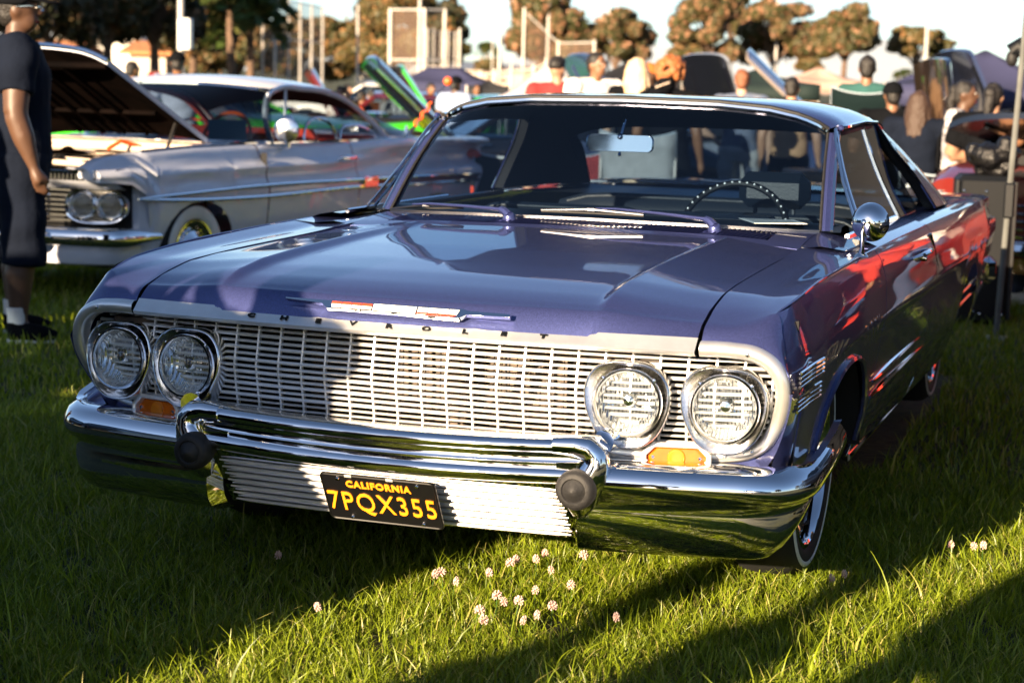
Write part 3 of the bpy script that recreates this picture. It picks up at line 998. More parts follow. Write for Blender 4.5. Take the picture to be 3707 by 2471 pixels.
# ---- roof
def roof_row(y):
    z0 = float(np.interp(y, [2.0,2.1,2.4,2.8,3.2,3.45], [1.308,1.314,1.321,1.316,1.282,1.205]))
    e = float(np.interp(y, [2.0,2.1,2.6,3.0,3.45], [.722,.722,.712,.706,.69]))
    ez = float(np.interp(y, [2.0,2.1,2.6,2.95,3.2,3.45], [1.222,1.232,1.240,1.232,1.195,1.130]))
    return [(x*e, y, ez + (z0-ez)*k) for x, k in ((0,1),(.2,.995),(.4,.975),(.58,.93),(.72,.84),(.83,.68),(.91,.47),(.965,.24),(1.0,.0))]
rows = []
lead = [(p[0]+0, p[1]+.010, p[2]+.006) for p in [glass_top(x) for x in np.linspace(0, .735, 24)]]
lead2 = [(p[0]*1.012, p[1]+.012, p[2]+.014) for p in [glass_top(x) for x in np.linspace(0, .735, 24)]]
lead3 = [(p[0]*1.03, p[1]+.045, p[2]+.020) for p in [glass_top(x) for x in np.linspace(0, .735, 24)]]
R_ = [cr(lead, 24), cr(lead2, 24), cr(lead3, 24)] + [cr(roof_row(y), 24) for y in (2.14,2.25,2.4,2.6,2.8,2.95,3.1,3.25,3.36,3.45)]
R_ = np.array(R_)
full = np.concatenate([mir(R_)[:, ::-1], R_[:, 1:]], 1)
mb = MB().grid(full, flip=True)
inner = full[1:].copy(); inner[..., 2] -= .03; inner[..., 0] *= .985
roof = mb.build('roof', 'paint', hero, ang=35)
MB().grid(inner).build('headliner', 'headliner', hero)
for s in (1, -1):
    ed = [(s*p[0], p[1], p[2]) for p in R_[2:, -1]]
    MB().tube([(p[0]+s*.006, p[1], p[2]-.002) for p in ed[:8]], .0075, 6).build('drip_rail', 'chrome', roof)
    MB().tube([(p[0]-s*.004, p[1], p[2]-.022) for p in ed[:8]], .010, 6).build('window_seal', 'rubber', hero)
    MB().lathe((s*.722, 2.065, 1.226), [(0,.014),(.009,.011),(.011,.0),(.006,-.012)], axis=(s*.5,-.7,.4), seg=10).build('rail_cap', 'paint', roof)
    # rear pillar: broad, from roof edge down to the quarter
    A = [(s*.706, 2.93, 1.232), (s*.765, 3.03, 1.13), (s*.845, 3.13, 1.02), (s*.915, 3.19, .905)]
    B = [(s*.700, 3.20, 1.196), (s*.76, 3.40, 1.11), (s*.83, 3.60, 1.0), (s*.90, 3.75, .895)]
    C_ = [(s*.690, 3.45, 1.135), (s*.72, 3.66, 1.07), (s*.76, 3.86, .98), (s*.80, 4.05, .89)]
    G_ = loft([A, B, C_], 12, 12)
    mb = MB().grid(G_, flip=s > 0)
    ms = MB()
    for a, w_ in ((G_[0], .04), (G_[-1], .05)):
        b = a.copy(); b[:, 0] -= s*w_
        ms.strip(a, b)
    ms.build('pillar_edge', 'headliner', hero)
    gi = G_.copy(); gi[..., 0] -= s*.045; 
    mb.build('rear_pillar', 'paint', hero, ang=40)
    MB().grid(gi).build('pillar_lining', 'headliner', hero)
    MB().tube([(p[0]+s*.004, p[1]-.004, p[2]) for p in G_[0]], .0055, 6).build('rear_pillar_trim', 'chrome', hero)
    # side glass, lower half wound down on the far side; quarter light divider
    def sg(y, z): 
        k = (z-.90)/.33
        return (s*(.858 - .150*k - .012*sin(pi*min(1,max(0,k)))), y, z)
    if s > 0:
        rows = [[sg(1.80+.245*k, .90+.325*k) for k in np.linspace(0,1,8)], [sg(2.3, .90+.325*k) for k in np.linspace(0,1,8)], [sg(2.60, .90+.325*k) for k in np.linspace(0,1,8)]]
        MB().grid(np.array(rows)).build('door_glass', 'glass_dark', hero)
        rows = [[sg(2.62, .90+.32*k) for k in np.linspace(0,1,8)], [sg(2.9-.02*k, .90+.32*k) for k in np.linspace(0,1,8)], [sg(3.16-.22*k, .90+.32*k) for k in np.linspace(0,1,8)]]
        MB().grid(np.array(rows)).build('quarter_glass', 'glass_dark', hero)
        MB().tube([sg(2.61, .90+.32*k) for k in np.linspace(0,1,6)], .008, 6).build('glass_channel', 'chrome', hero)
    MB().tube([sg(1.80+.245*k, .905+.32*k) for k in np.linspace(0,1,6)], .0065, 6).build('quarter_light_frame', 'chrome', hero)
    MB().tube([sg(2.045, 1.225), sg(1.98,1.19), sg(1.86,1.06), sg(1.74,.92), sg(1.81,.908)], .005, 6).build('quarter_light_frame', 'chrome', hero)
    rows = [[sg(1.74+.275*k, .91+.30*k) for k in np.linspace(0,1,5)], [sg(1.80+.245*k, .91+.30*k) for k in np.linspace(0,1,5)]]
    MB().grid(np.array(rows)).build('quarter_light', 'glass', hero)
# rear window and boot lid, seen through the cabin and from behind
A = [(x, 3.45 - .02*abs(x)**2, float(np.interp(abs(x), [0,.4,.69], [1.200,1.190,1.130]))) for x in np.linspace(-.69,.69,15)]
B = [(x*1.16, 4.02+.02*(1-abs(x)), .895) for x in np.linspace(-.69,.69,15)]
MB().strip(A, B).build('rear_window', 'glass', hero)
mb = MB()
rows = []
for y in (4.02,4.2,4.6,5.0,5.12):
    rows.append([(x, y, float(np.interp(y, [4.02,4.6,5.12], [.895,.895,.865])) + .012*(1-(x/.8)**2)) for x in np.linspace(-.80,.80,13)])
mb.grid(np.array(rows))
mb.build('boot_lid', 'paint', hero)
mb = MB(); mb.bbox((0,5.12,.64), (1.9,.05,.42), .02); mb.build('tail_panel', 'paint', hero)
mb = MB(); mb.bbox((0,5.18,.48), (2.0,.10,.14), .03); mb.build('rear_bumper', 'chrome', hero)
for x in (-.78,-.62,-.46,.46,.62,.78):
    MB().lathe((x,5.15,.66), [(.062,0),(.062,.012),(.05,.018),(.045,.01),(0,.02)], axis=(0,1,0), seg=20).build('tail_lamp', 'red_enamel', hero)

# ---- cabin
mb = MB()
mb.box((0,2.6,.30), (1.80,3.0,.04)); mb.box((0,1.50,.55), (1.40,.02,.60)); 
mb.build('floor_pan', 'dark', hero)
for s in (1,-1):
    mb = MB(); mb.bbox((s*.86,2.46,.60), (.04,1.34,.54), .02); mb.build('door_card', 'trim_black', hero)
    MB().tube([(s*.835,1.80,.897),(s*.845,2.3,.90),(s*.845,3.1,.895)], .012, 6).build('door_sill_trim', 'vinyl_navy', hero)
rows = []
for x in np.linspace(-.80,.80,17):
    gl = glass_low(min(.73,abs(x)))
    rows.append([(x, gl[1]+.012, gl[2]-.004), (x, 1.72, .925), (x, 1.80, .928), (x, 1.86, .918), (x, 1.885, .89), (x, 1.86, .80), (x,1.84,.70)])
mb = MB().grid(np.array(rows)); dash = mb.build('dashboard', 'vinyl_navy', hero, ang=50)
mb = MB(); mb.bbox((.34,1.84,.925), (.44,.10,.03), .012); mb.build('instrument_hood', 'vinyl_navy', dash)
def seat(cx, w, y, zt, name='front_seat'):
    mb = MB()
    prof = [(y+.02,.46),(y+.06,.62),(y+.11,.78),(y+.145,zt-.03),(y+.17,zt),(y+.205,zt-.01),(y+.225,zt-.05),(y+.20,.60),(y+.18,.42)]
    P = cr([(0,a,b) for a,b in prof], 26)
    rows = []
    for k in np.linspace(0,1,15):
        x = cx - w/2 + w*k
        e = min(k,1-k)*2
        dz = -.05*(1-min(1,e*3.2))**2
        rows.append([(x, p[1], p[2]+dz*max(0,(p[2]-.5)*2)) for p in P])
    mb.grid(np.array(rows))
    mb.bbox((cx, y-.19, .43), (w*.98,.50,.16), .05)
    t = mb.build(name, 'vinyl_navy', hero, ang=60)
    pts = [(cx-w/2+w*k, P[12][1]-.022, P[12][2]-.012-.045*(1-min(1,min(k,1-k)*6.4))**2) for k in np.linspace(.03,.97,15)]
    MB().tube(pts, .006, 6).build('seat_piping', 'vinyl_navy', t)
    return t
seat(.40, .70, 2.34, .90); seat(-.38, .70, 2.34, .90)
for cx in (.42,):
    mb = MB(); mb.bbox((cx, 2.52, .985), (.26,.09,.13), .035); mb.tube([(cx-.07,2.52,.86),(cx-.07,2.52,.93)], .008, 6); mb.tube([(cx+.07,2.52,.86),(cx+.07,2.52,.93)], .008, 6)
    mb.build('head_restraint', 'vinyl_navy', hero)
seat(0, 1.36, 3.20, .895, 'rear_seat')
MB().grid(np.array([[(x,3.42,.885),(x,4.0,.89)] for x in np.linspace(-.85,.85,5)])).build('parcel_shelf', 'vinyl_navy', hero)
# beaded steering wheel
sw = thing('steering_wheel', None, None, (.365, 2.10, .86)); sw.parent = hero
sw.rotation_euler = (rad(62), 0, 0)
R0 = .185
mb = MB()
mb.tube([(R0*cos(a), R0*sin(a), 0) for a in np.linspace(0, 2*pi, 41)], .012, 8, caps=False)
mb.lathe((0,0,0), [(.0,.03),(.03,.025),(.045,.0),(.03,-.05)], axis=(0,0,1), seg=16)
mb.tube([(-R0,0,0),(-.08,-.01,-.01),(0,0,0),(.08,-.01,-.01),(R0,0,0)], .009, 6)
mb.build('rim', 'black', sw)
mb = MB()
for k in range(44):
    a = 2*pi*k/44
    mb.ball((R0*cos(a), R0*sin(a), .012), .0042, 6, 4)
tag(mb.build('bead', 'white_bead', sw), kind='stuff')
MB().tube([(.365,2.10,.86),(.365,1.86,.74)], .022, 10).build('steering_column', 'black', hero)
# interior mirror
im = thing('rear_view_mirror', None, None, (-.004, 1.945, 1.156)); im.parent = hero; im.rotation_euler = (rad(-4), 0, rad(6))
def rr3(w,h,r): return rrect(w,h,r,5)
O = rr3(.232,.058,.018)
mb = MB().grid(np.array([[(x*k, y, z*k) for x, z in O] for k, y in ((.9,.016),(.985,.012),(1,0),(1,-.006),(.965,-.009),(.955,-.006))]), cv=True)
mb.build('case', 'chrome', im)
MB().add([(x*.955,-.0062,z*.95) for x, z in O], [tuple(range(len(O)))]).build('mirror_glass', 'chrome', im)
mb = MB(); mb.tube([(0,.016,.012),(.0,.02,.03),(.008,.035,.075),(.012,.06,.115)], [.007,.006,.006,.009], 8); mb.ball((0,-.004,.022), .011, 10, 6); mb.tube([(0,.0,-.028),(0,-.004,-.042)],[.004,.006],8)
mb.build('stalk', 'chrome', im)
# entry form on the dash, on its own: a loose sheet
pap = MB()
pp = [(.462,1.742,.936),(.640,1.752,.938),(.700,1.662,.934),(.535,1.640,.930)]
pap.add(pp + [(p[0],p[1],p[2]+.0012) for p in pp], [(3,2,1,0),(4,5,6,7),(0,1,5,4),(1,2,6,5),(2,3,7,6),(3,0,4,7)])
sheet = tag(pap.build('paper_sheet', 'paper', None, smooth=False), 'white typed paper sheet lying on the purple car\'s dashboard behind the windscreen', 'paper')
mb = MB()
q = [np.array(p) for p in pp]
for k in range(9):
    t = .10 + .085*k
    a = q[0]+(q[3]-q[0])*t; b = q[1]+(q[2]-q[1])*t
    a2 = a+(b-a)*.08; b2 = a+(b-a)*(.90 if k % 4 else .6)
    w = (q[3]-q[0])*.018
    for c0, c1 in ((0,.3),(.33,.62),(.64,1.0)):
        u, v = a2+(b2-a2)*c0, a2+(b2-a2)*c1
        up = np.array((0,0,.0018))
        mb.add([u+up, v+up, v+w+up, u+w+up], [(0,1,2,3)])
tag(mb.build('text_line', 'ink', sheet, smooth=False), kind='stuff')

# ---- wipers
def wiper(piv, elbow, tip, b0, b1):
    t = thing('wiper', None, None, (0,0,0)); t.parent = hero
    piv, elbow, tip, b0, b1 = [np.array(p, float) for p in (piv, elbow, tip, b0, b1)]
    mb = MB()
    mb.lathe(piv, [(.024,-.012),(.021,.004),(.016,.012),(.0,.015)], axis=(0,-.4,1), seg=14)
    mb.tube([piv+(0,0,.006), (piv+elbow)/2+(0,0,.006), elbow], [.015,.014,.011], 8)
    mb.tube([elbow, elbow+(tip-elbow)*.4+(0,-.002,.004), elbow+(tip-elbow)*.8+(0,0,.005), tip], [.010,.0075,.0055,.004], 8, flat=.7)
    mb.build('wiper_arm', 'paint', t)
    mb = MB()
    mid = (b0+b1)/2
    mb.tube([b0, b0+(b1-b0)*.25+(0,-.004,.005), mid+(0,-.008,.010), b0+(b1-b0)*.75+(0,-.004,.005), b1], [.003,.004,.005,.004,.003], 6)
    mb.bbox(tuple(mid+np.array((0,-.006,.009))), (.03,.012,.014), .003)
    mb.build('wiper_bridge', 'dull_chrome', t)
    mb = MB()
    mb.tube([b0+(0,.004,-.004), mid+(0,.004,-.003), b1+(0,.004,-.004)], .0038, 6)
    mb.build('wiper_blade', 'rubber', t)
wiper((.440,1.502,.919), (.405,1.522,.945), (.022,1.590,.957), (-.160,1.585,.944), (.185,1.588,.944))
wiper((-.241,1.502,.921), (-.280,1.524,.944), (-.637,1.640,.938), (-.735,1.690,.916), (-.443,1.606,.940))

# ---- round door mirror
mr = thing('door_mirror', None, None, (.965, 1.19, .985)); mr.parent = hero; mr.rotation_euler = (0,0,rad(-14))
MB().lathe((0,0,0), [(0,-.044),(.020,-.042),(.037,-.032),(.049,-.016),(.055,.0),(.0565,.010),(.054,.014),(.050,.011)], axis=(0,1,0), seg=32).build('mirror_shell', 'chrome', mr)
MB().lathe((0,.011,0), [(.051,0),(.0,.001)], axis=(0,1,0), seg=32).build('mirror_glass', 'chrome', mr)
mb = MB(); mb.tube([(0,-.036,.0),(-.004,-.040,-.03),(-.006,-.03,-.07),(-.012,-.02,-.093)], [.007,.006,.006,.011], 10); mb.lathe((-.012,-.02,-.098),[(.022,0),(.018,.006),(.008,.012)],axis=(0,0,1),seg=14); mb.ball((0,-.04,.002), .010, 10, 6)
mb.build('mirror_stalk', 'chrome', mr)

# ---- wheels: whitewall tyres on chrome steel rims
def wheel(x, y, s, name='wheel'):
    w = thing(name, None, None, (x, y, .355)); w.parent = hero
    w.rotation_euler = (0, 0, 0 if s > 0 else pi)
    tyre = [(.255,-.03),(.262,-.012),(.272,-.002),(.292,.002),(.318,-.006),(.336,-.03),(.343,-.06),(.343,-.14),(.336,-.17),(.30,-.19),(.24,-.18)]
    MB().lathe((0,0,0), tyre, axis=(1,0,0), seg=56).build('tyre', 'tread', w, ang=50)
    MB().lathe((0,0,0), [(.300,.0006),(.305,.0030),(.311,.0020),(.315,-.002)], axis=(1,0,0), seg=56).build('white_band', 'whitewall', w)
    rim = [(r*1.09, h) for r, h in [(.238,-.035),(.246,-.014),(.243,-.006),(.232,-.004),(.226,-.012),(.222,-.035),(.205,-.045),(.192,-.040),(.180,-.052),(.165,-.085),(.150,-.10),(.12,-.088),(.10,-.082),(.085,-.05),(.075,-.022),(.05,-.008),(.0,-.004)]]
    MB().lathe((0,0,0), rim, axis=(1,0,0), seg=48).build('rim', 'chrome', w, ang=40)
    mb = MB()
    for k in range(5):
        a = 2*pi*k/5
        mb.lathe((-.09, .115*cos(a), .115*sin(a)), [(.012,0),(.012,.014),(.008,.02),(0,.021)], axis=(1,0,0), seg=8)
    mb.build('lug_nut', 'chrome', w)
for s in (1,-1):
    wheel(s*.888, .915, s); wheel(s*.86, 3.95, s)
mb = MB(); mb.bbox((0,2.6,.27), (1.5,3.4,.06), .01); mb.tube([(-.7,.92,.33),(.7,.92,.33)], .05, 8); mb.tube([(-.7,3.95,.33),(.7,3.95,.33)], .06, 8)
mb.build('chassis', 'dark', hero)
mb = MB(); mb.box((0,.9,.60), (1.15,1.1,.05)); mb.build('inner_panel', 'dark', hero)
# ================================================================== layout helper
def at(sx, sy, d):
    """World point seen at photo pixel (3707 wide) at distance d along the view axis."""
    f = 64.4/36*3707
    return CP + (CF + CX*((sx-1853.5)/f) + CU*((1235.5-sy)/f))*d
def spot(sx, d):
    p = at(sx, 300, d)
    return (p.x, p.y)
def top_z(sx, sy, d):
    return at(sx, sy, d).z

# ================================================================== ground
def gz(y): return -.011*np.clip(y-1, 0, 13)
def lawn_mat():
    m = M('lawn_soil', (0.045, 0.055, 0.016), 0.95, bump=0.6, bscale=30)
    nt = m.node_tree
    b = nt.nodes['Principled BSDF']
    tc = nt.nodes.new('ShaderNodeTexCoord')
    n1 = nt.nodes.new('ShaderNodeTexNoise'); n1.inputs['Scale'].default_value = 1.1; n1.inputs['Detail'].default_value = 8
    n2 = nt.nodes.new('ShaderNodeTexNoise'); n2.inputs['Scale'].default_value = 26; n2.inputs['Detail'].default_value = 6
    nt.links.new(tc.outputs['Object'], n1.inputs[0]); nt.links.new(tc.outputs['Object'], n2.inputs[0])
    r1 = nt.nodes.new('ShaderNodeValToRGB')
    r1.color_ramp.elements[0].color = (.020, .030, .007, 1); r1.color_ramp.elements[0].position = .35
    r1.color_ramp.elements[1].color = (.070, .075, .018, 1); r1.color_ramp.elements[1].position = .7
    r2 = nt.nodes.new('ShaderNodeValToRGB')
    r2.color_ramp.elements[0].color = (.35, .35, .35, 1); r2.color_ramp.elements[0].position = .35
    r2.color_ramp.elements[1].color = (1.3, 1.3, 1.2, 1); r2.color_ramp.elements[1].position = .66
    mx = nt.nodes.new('ShaderNodeMix'); mx.data_type = 'RGBA'; mx.blend_type = 'MULTIPLY'; mx.inputs[0].default_value = 1
    nt.links.new(n1.outputs[0], r1.inputs[0]); nt.links.new(n2.outputs[0], r2.inputs[0])
    nt.links.new(r1.outputs[0], mx.inputs[6]); nt.links.new(r2.outputs[0], mx.inputs[7])
    nt.links.new(mx.outputs[2], b.inputs['Base Color'])
    return m
mb = MB()
gx_ = [-900,-300,-100,-40,-16,-8,-4,-2,0,2,4,8,16,40,100,300,900]
gy_ = [-400,-100,-40,-16,-8,-4,-2,1,4,8,14,40,80,160,320,700,1500]
mb.grid(np.array([[(x, y, gz(y)) for x in gx_] for y in gy_]), flip=True)
tag(mb.build('lawn', lawn_mat(), smooth=False), kind='structure')

# ---- grass blades as geometry
def grass_mat(name, base, tip, dry):
    m = bpy.data.materials.new(name); m.use_nodes = True
    nt = m.node_tree
    b = nt.nodes['Principled BSDF']
    b.inputs['Roughness'].default_value = 0.42
    b.inputs['Specular IOR Level'].default_value = 0.45
    at_ = nt.nodes.new('ShaderNodeAttribute'); at_.attribute_name = 'tone'
    r = nt.nodes.new('ShaderNodeValToRGB')
    r.color_ramp.elements[0].color = (*base, 1)
    r.color_ramp.elements[1].color = (*dry, 1)
    e = r.color_ramp.elements.new(0.75); e.color = (*tip, 1)
    e = r.color_ramp.elements.new(0.93); e.color = (*[a*.6+c*.4 for a, c in zip(tip, dry)], 1)
    nt.links.new(at_.outputs['Fac'], r.inputs[0])
    nt.links.new(r.outputs[0], b.inputs['Base Color'])
    tr = nt.nodes.new('ShaderNodeBsdfTranslucent')
    nt.links.new(r.outputs[0], tr.inputs[0])
    mx = nt.nodes.new('ShaderNodeMixShader'); mx.inputs[0].default_value = 0.36
    nt.links.new(b.outputs[0], mx.inputs[1]); nt.links.new(tr.outputs[0], mx.inputs[2])
    nt.links.new(mx.outputs[0], nt.nodes['Material Output'].inputs[0])
    return m
def blades(name, X, Y, hgt, wid, mat, lean=0.5, segs=3):
    n = len(X)
    a = rng.uniform(0, 2*pi, n)
    h = hgt*rng.lognormal(0, .30, n)
    w = wid*rng.uniform(.7, 1.3, n)
    ln = lean*h*rng.uniform(.2, 1.3, n)
    la = rng.uniform(0, 2*pi, n)
    rows = []
    for k in range(segs+1):
        t = k/segs
        ww = w*(1-t**1.6)*.5 + .0002
        cx = X + np.cos(la)*ln*t*t
        cy = Y + np.sin(la)*ln*t*t
        cz = h*(t - .28*(ln/h)*t*t) + gz(Y)
        tw = a + t*.5
        rows.append(np.stack([np.stack([cx-np.cos(tw)*ww, cy-np.sin(tw)*ww, cz], 1), np.stack([cx+np.cos(tw)*ww, cy+np.sin(tw)*ww, cz], 1)], 1))
    Vv = np.stack(rows, 1)                      # n, segs+1, 2, 3
    verts = Vv.reshape(-1, 3)
    base = np.arange(n)[:, None]*(2*(segs+1))
    fs = []
    for k in range(segs):
        q = np.array([2*k, 2*k+1, 2*k+3, 2*k+2])
        fs.append(base + q)
    F = np.stack(fs, 1).reshape(-1, 4)
    me = bpy.data.meshes.new(name)
    me.vertices.add(len(verts)); me.vertices.foreach_set('co', verts.ravel().astype(np.float32))
    me.loops.add(F.size); me.loops.foreach_set('vertex_index', F.ravel().astype(np.int32))
    me.polygons.add(len(F)); me.polygons.foreach_set('loop_start', np.arange(0, F.size, 4, dtype=np.int32))
    me.polygons.foreach_set('loop_total', np.full(len(F), 4, dtype=np.int32))
    me.polygons.foreach_set('use_smooth', np.ones(len(F), dtype=bool))
    tone = np.clip(rng.beta(2.8, 2.0, n), 0, 1)
    tone = np.where(rng.random(n) < .09, .97, tone*.88)
    at_ = me.attributes.new('tone', 'FLOAT', 'POINT')
    at_.data.foreach_set('value', np.repeat(tone, 2*(segs+1)).astype(np.float32))
    me.materials.append(mat)
    me.update(); me.validate()
    o = bpy.data.objects.new(name, me); COL.objects.link(o)
    return o
def scatter(n, x0, x1, y0, y1, dens_fn=None):
    X = rng.uniform(x0, x1, n); Y = rng.uniform(y0, y1, n)
    return X, Y
GM = grass_mat('grass_blade', (.022, .060, .006), (.27, .345, .014), (.46, .40, .13))
def in_view(X, Y, m=.35):
    dx, dy = X-1.75, Y+4.09
    fw = dx*-.3325 + dy*.9431
    rt = dx*.9431 + dy*.3325
    return (fw > .2) & (np.abs(rt) < fw*.285 + m)
# near turf
pts = []
X, Y = scatter(430000, -2.6, 2.2, -1.5, 2.4)
k = in_view(X, Y) & (Y > -1.25) & ~((np.abs(X) < .74) & (Y > 1.1))
X, Y = X[k], Y[k]
# clumpiness
cl = (np.sin(X*9.1+1.3)*np.sin(Y*8.3) + np.sin(X*23+Y*17)*.6 + np.sin(X*41-Y*37)*.4)
keep = rng.random(len(X)) < np.clip(.52 + .25*cl, .15, .95)
X, Y = X[keep], Y[keep]
tag(blades('grass', X, Y, .046, .0037, GM, lean=.8), kind='stuff')
X, Y = scatter(1500, -2.4, 2.0, -1.4, 1.8)
k = in_view(X, Y) & ~((np.abs(X) < .95) & (Y > .15))
tag(blades('grass', X[k], Y[k], .105, .0050, GM, lean=.75, segs=5), kind='stuff')
# farther turf, coarser
X, Y = scatter(120000, -6.5, 2.6, 1.6, 10.5)
k = in_view(X, Y) & ~((np.abs(X) < .85) & (Y < 5.0)) & ((X < -1.0) | (X > .8) | (Y > 5))
tag(blades('grass', X[k], Y[k], .055, .009, GM, lean=.6, segs=2), kind='stuff')
# in front of the car and behind the camera: seen in the chrome
X, Y = scatter(60000, -2.4, 2.0, -4.6, -.9)
k = ~in_view(X, Y) | (Y < -1.25)
tag(blades('grass', X[k], Y[k], .055, .010, GM, lean=.7, segs=2), kind='stuff')
# clover heads
MAT['clover'] = M('clover_white', (.72, .58, .52), .7, col2=(.50, .28, .24), vscale=90)
MAT['clover_leaf'] = M('clover_leaf', (.05, .14, .02), .6, var=.3, vscale=40)
cl_spots = [(1000,2010),(1600,2075),(1635,2115),(1560,2085),(1850,2050),(1880,2035),(1945,2035),(1835,2180),(1870,2190),(1720,2225),(1930,2230),(1790,2165),(1860,2240),(2010,2060),(2100,2010),(2075,2125),(1780,2085),(1995,2205),(1930,2130),(1150,2190),(1185,2205),(2560,1760),(3560,1985),(3540,1970),(3430,1970),(3030,2100),(2240,2240),(3060,2085),(1730,2250),(1985,2015)]
protoc = None
for i, (sx, sy) in enumerate(cl_spots):
    r_ = CF + CX*((sx-1853.5)/6631.4) + CU*((1235.5-sy)/6631.4)
    t = (0.065-CP.z)/r_.z
    p = CP + r_*t
    if protoc is None:
        protoc = thing('clover_flower', 'small pale pink clover flower head standing in the sunlit grass', 'flower', (p.x, p.y, 0), 0, 'clover flowers in the lawn')
        mb = MB()
        for q in range(26):
            a = q*2.4; zz = 1-1.7*(q+.5)/26; rr_ = sqrt(1-zz*zz)
            d = Vector((rr_*cos(a), rr_*sin(a), zz))
            c = Vector((0,0,.066)) + d*.0145
            mb.tube([tuple(Vector((0,0,.066)) + d*.003), tuple(c)], [.0010,.0026], 4)
        mb.build('flower_head', 'clover', protoc)
        MB().tube([(0,0,0),(.004,.002,.035),(0,0,.062)], .0011, 5).build('stem', 'clover_leaf', protoc)
        o = protoc
    else:
        o = copy_tree(protoc)
    o.location = (p.x, p.y, rng.uniform(-.004, .012)); o.rotation_euler = (rng.uniform(-.3,.3), rng.uniform(-.3,.3), rng.uniform(0,6))
    s_ = rng.uniform(.5, .95); o.scale = (s_, s_, 1)
# ================================================================== trees
def leaf_mat(name, dark, mid, light, scale=1.2):
    m = bpy.data.materials.new(name); m.use_nodes = True
    nt = m.node_tree
    b = nt.nodes['Principled BSDF']; b.inputs['Roughness'].default_value = .6
    a = nt.nodes.new('ShaderNodeAttribute'); a.attribute_name = 'tone'
    r = nt.nodes.new('ShaderNodeValToRGB')
    r.color_ramp.elements[0].color = (*dark, 1); r.color_ramp.elements[1].color = (*light, 1)
    e = r.color_ramp.elements.new(.55); e.color = (*mid, 1)
    nt.links.new(a.outputs['Fac'], r.inputs[0]); nt.links.new(r.outputs[0], b.inputs['Base Color'])
    tr = nt.nodes.new('ShaderNodeBsdfTranslucent'); nt.links.new(r.outputs[0], tr.inputs[0])
    mx = nt.nodes.new('ShaderNodeMixShader'); mx.inputs[0].default_value = .18
    nt.links.new(b.outputs[0], mx.inputs[1]); nt.links.new(tr.outputs[0], mx.inputs[2])
    nt.links.new(mx.outputs[0], nt.nodes['Material Output'].inputs[0])
    return m
MAT['bark'] = M('bark', (.12, .075, .05), .9, var=.4, vscale=6, bump=.6, bscale=12)
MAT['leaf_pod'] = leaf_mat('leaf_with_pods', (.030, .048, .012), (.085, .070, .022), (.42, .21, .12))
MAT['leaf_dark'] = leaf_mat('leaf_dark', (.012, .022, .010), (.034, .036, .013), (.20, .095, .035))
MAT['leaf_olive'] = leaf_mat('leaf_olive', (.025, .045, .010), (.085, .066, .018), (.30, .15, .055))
MAT['palm_leaf'] = leaf_mat('palm_leaf', (.03, .055, .01), (.06, .10, .02), (.20, .16, .05))
def quads_mesh(name, C, N, S, tone, mat, parent):
    """Many small leaf cards: centres C, random orientation, size S."""
    n = len(C)
    u = rng.normal(size=(n, 3)); u /= np.linalg.norm(u, axis=1)[:, None]
    v = np.cross(u, N); v /= np.linalg.norm(v, axis=1)[:, None]+1e-9
    u = np.cross(N, v)
    asp = rng.uniform(.45, .9, n)[:, None]
    S = S[:, None]
    P = np.stack([C - u*S, C + v*S*asp*.8 - u*S*.1, C + u*S, C - v*S*asp], 1).reshape(-1, 3)
    F = np.arange(4*n, dtype=np.int32)
    me = bpy.data.meshes.new(name)
    me.vertices.add(4*n); me.vertices.foreach_set('co', P.ravel().astype(np.float32))
    me.loops.add(4*n); me.loops.foreach_set('vertex_index', F)
    me.polygons.add(n); me.polygons.foreach_set('loop_start', np.arange(0, 4*n, 4, dtype=np.int32)); me.polygons.foreach_set('loop_total', np.full(n, 4, dtype=np.int32))
    at_ = me.attributes.new('tone', 'FLOAT', 'POINT'); at_.data.foreach_set('value', np.repeat(tone, 4).astype(np.float32))
    me.materials.append(MAT[mat]); me.update(); me.validate()
    o = bpy.data.objects.new(name, me); COL.objects.link(o); o.parent = parent
    return o
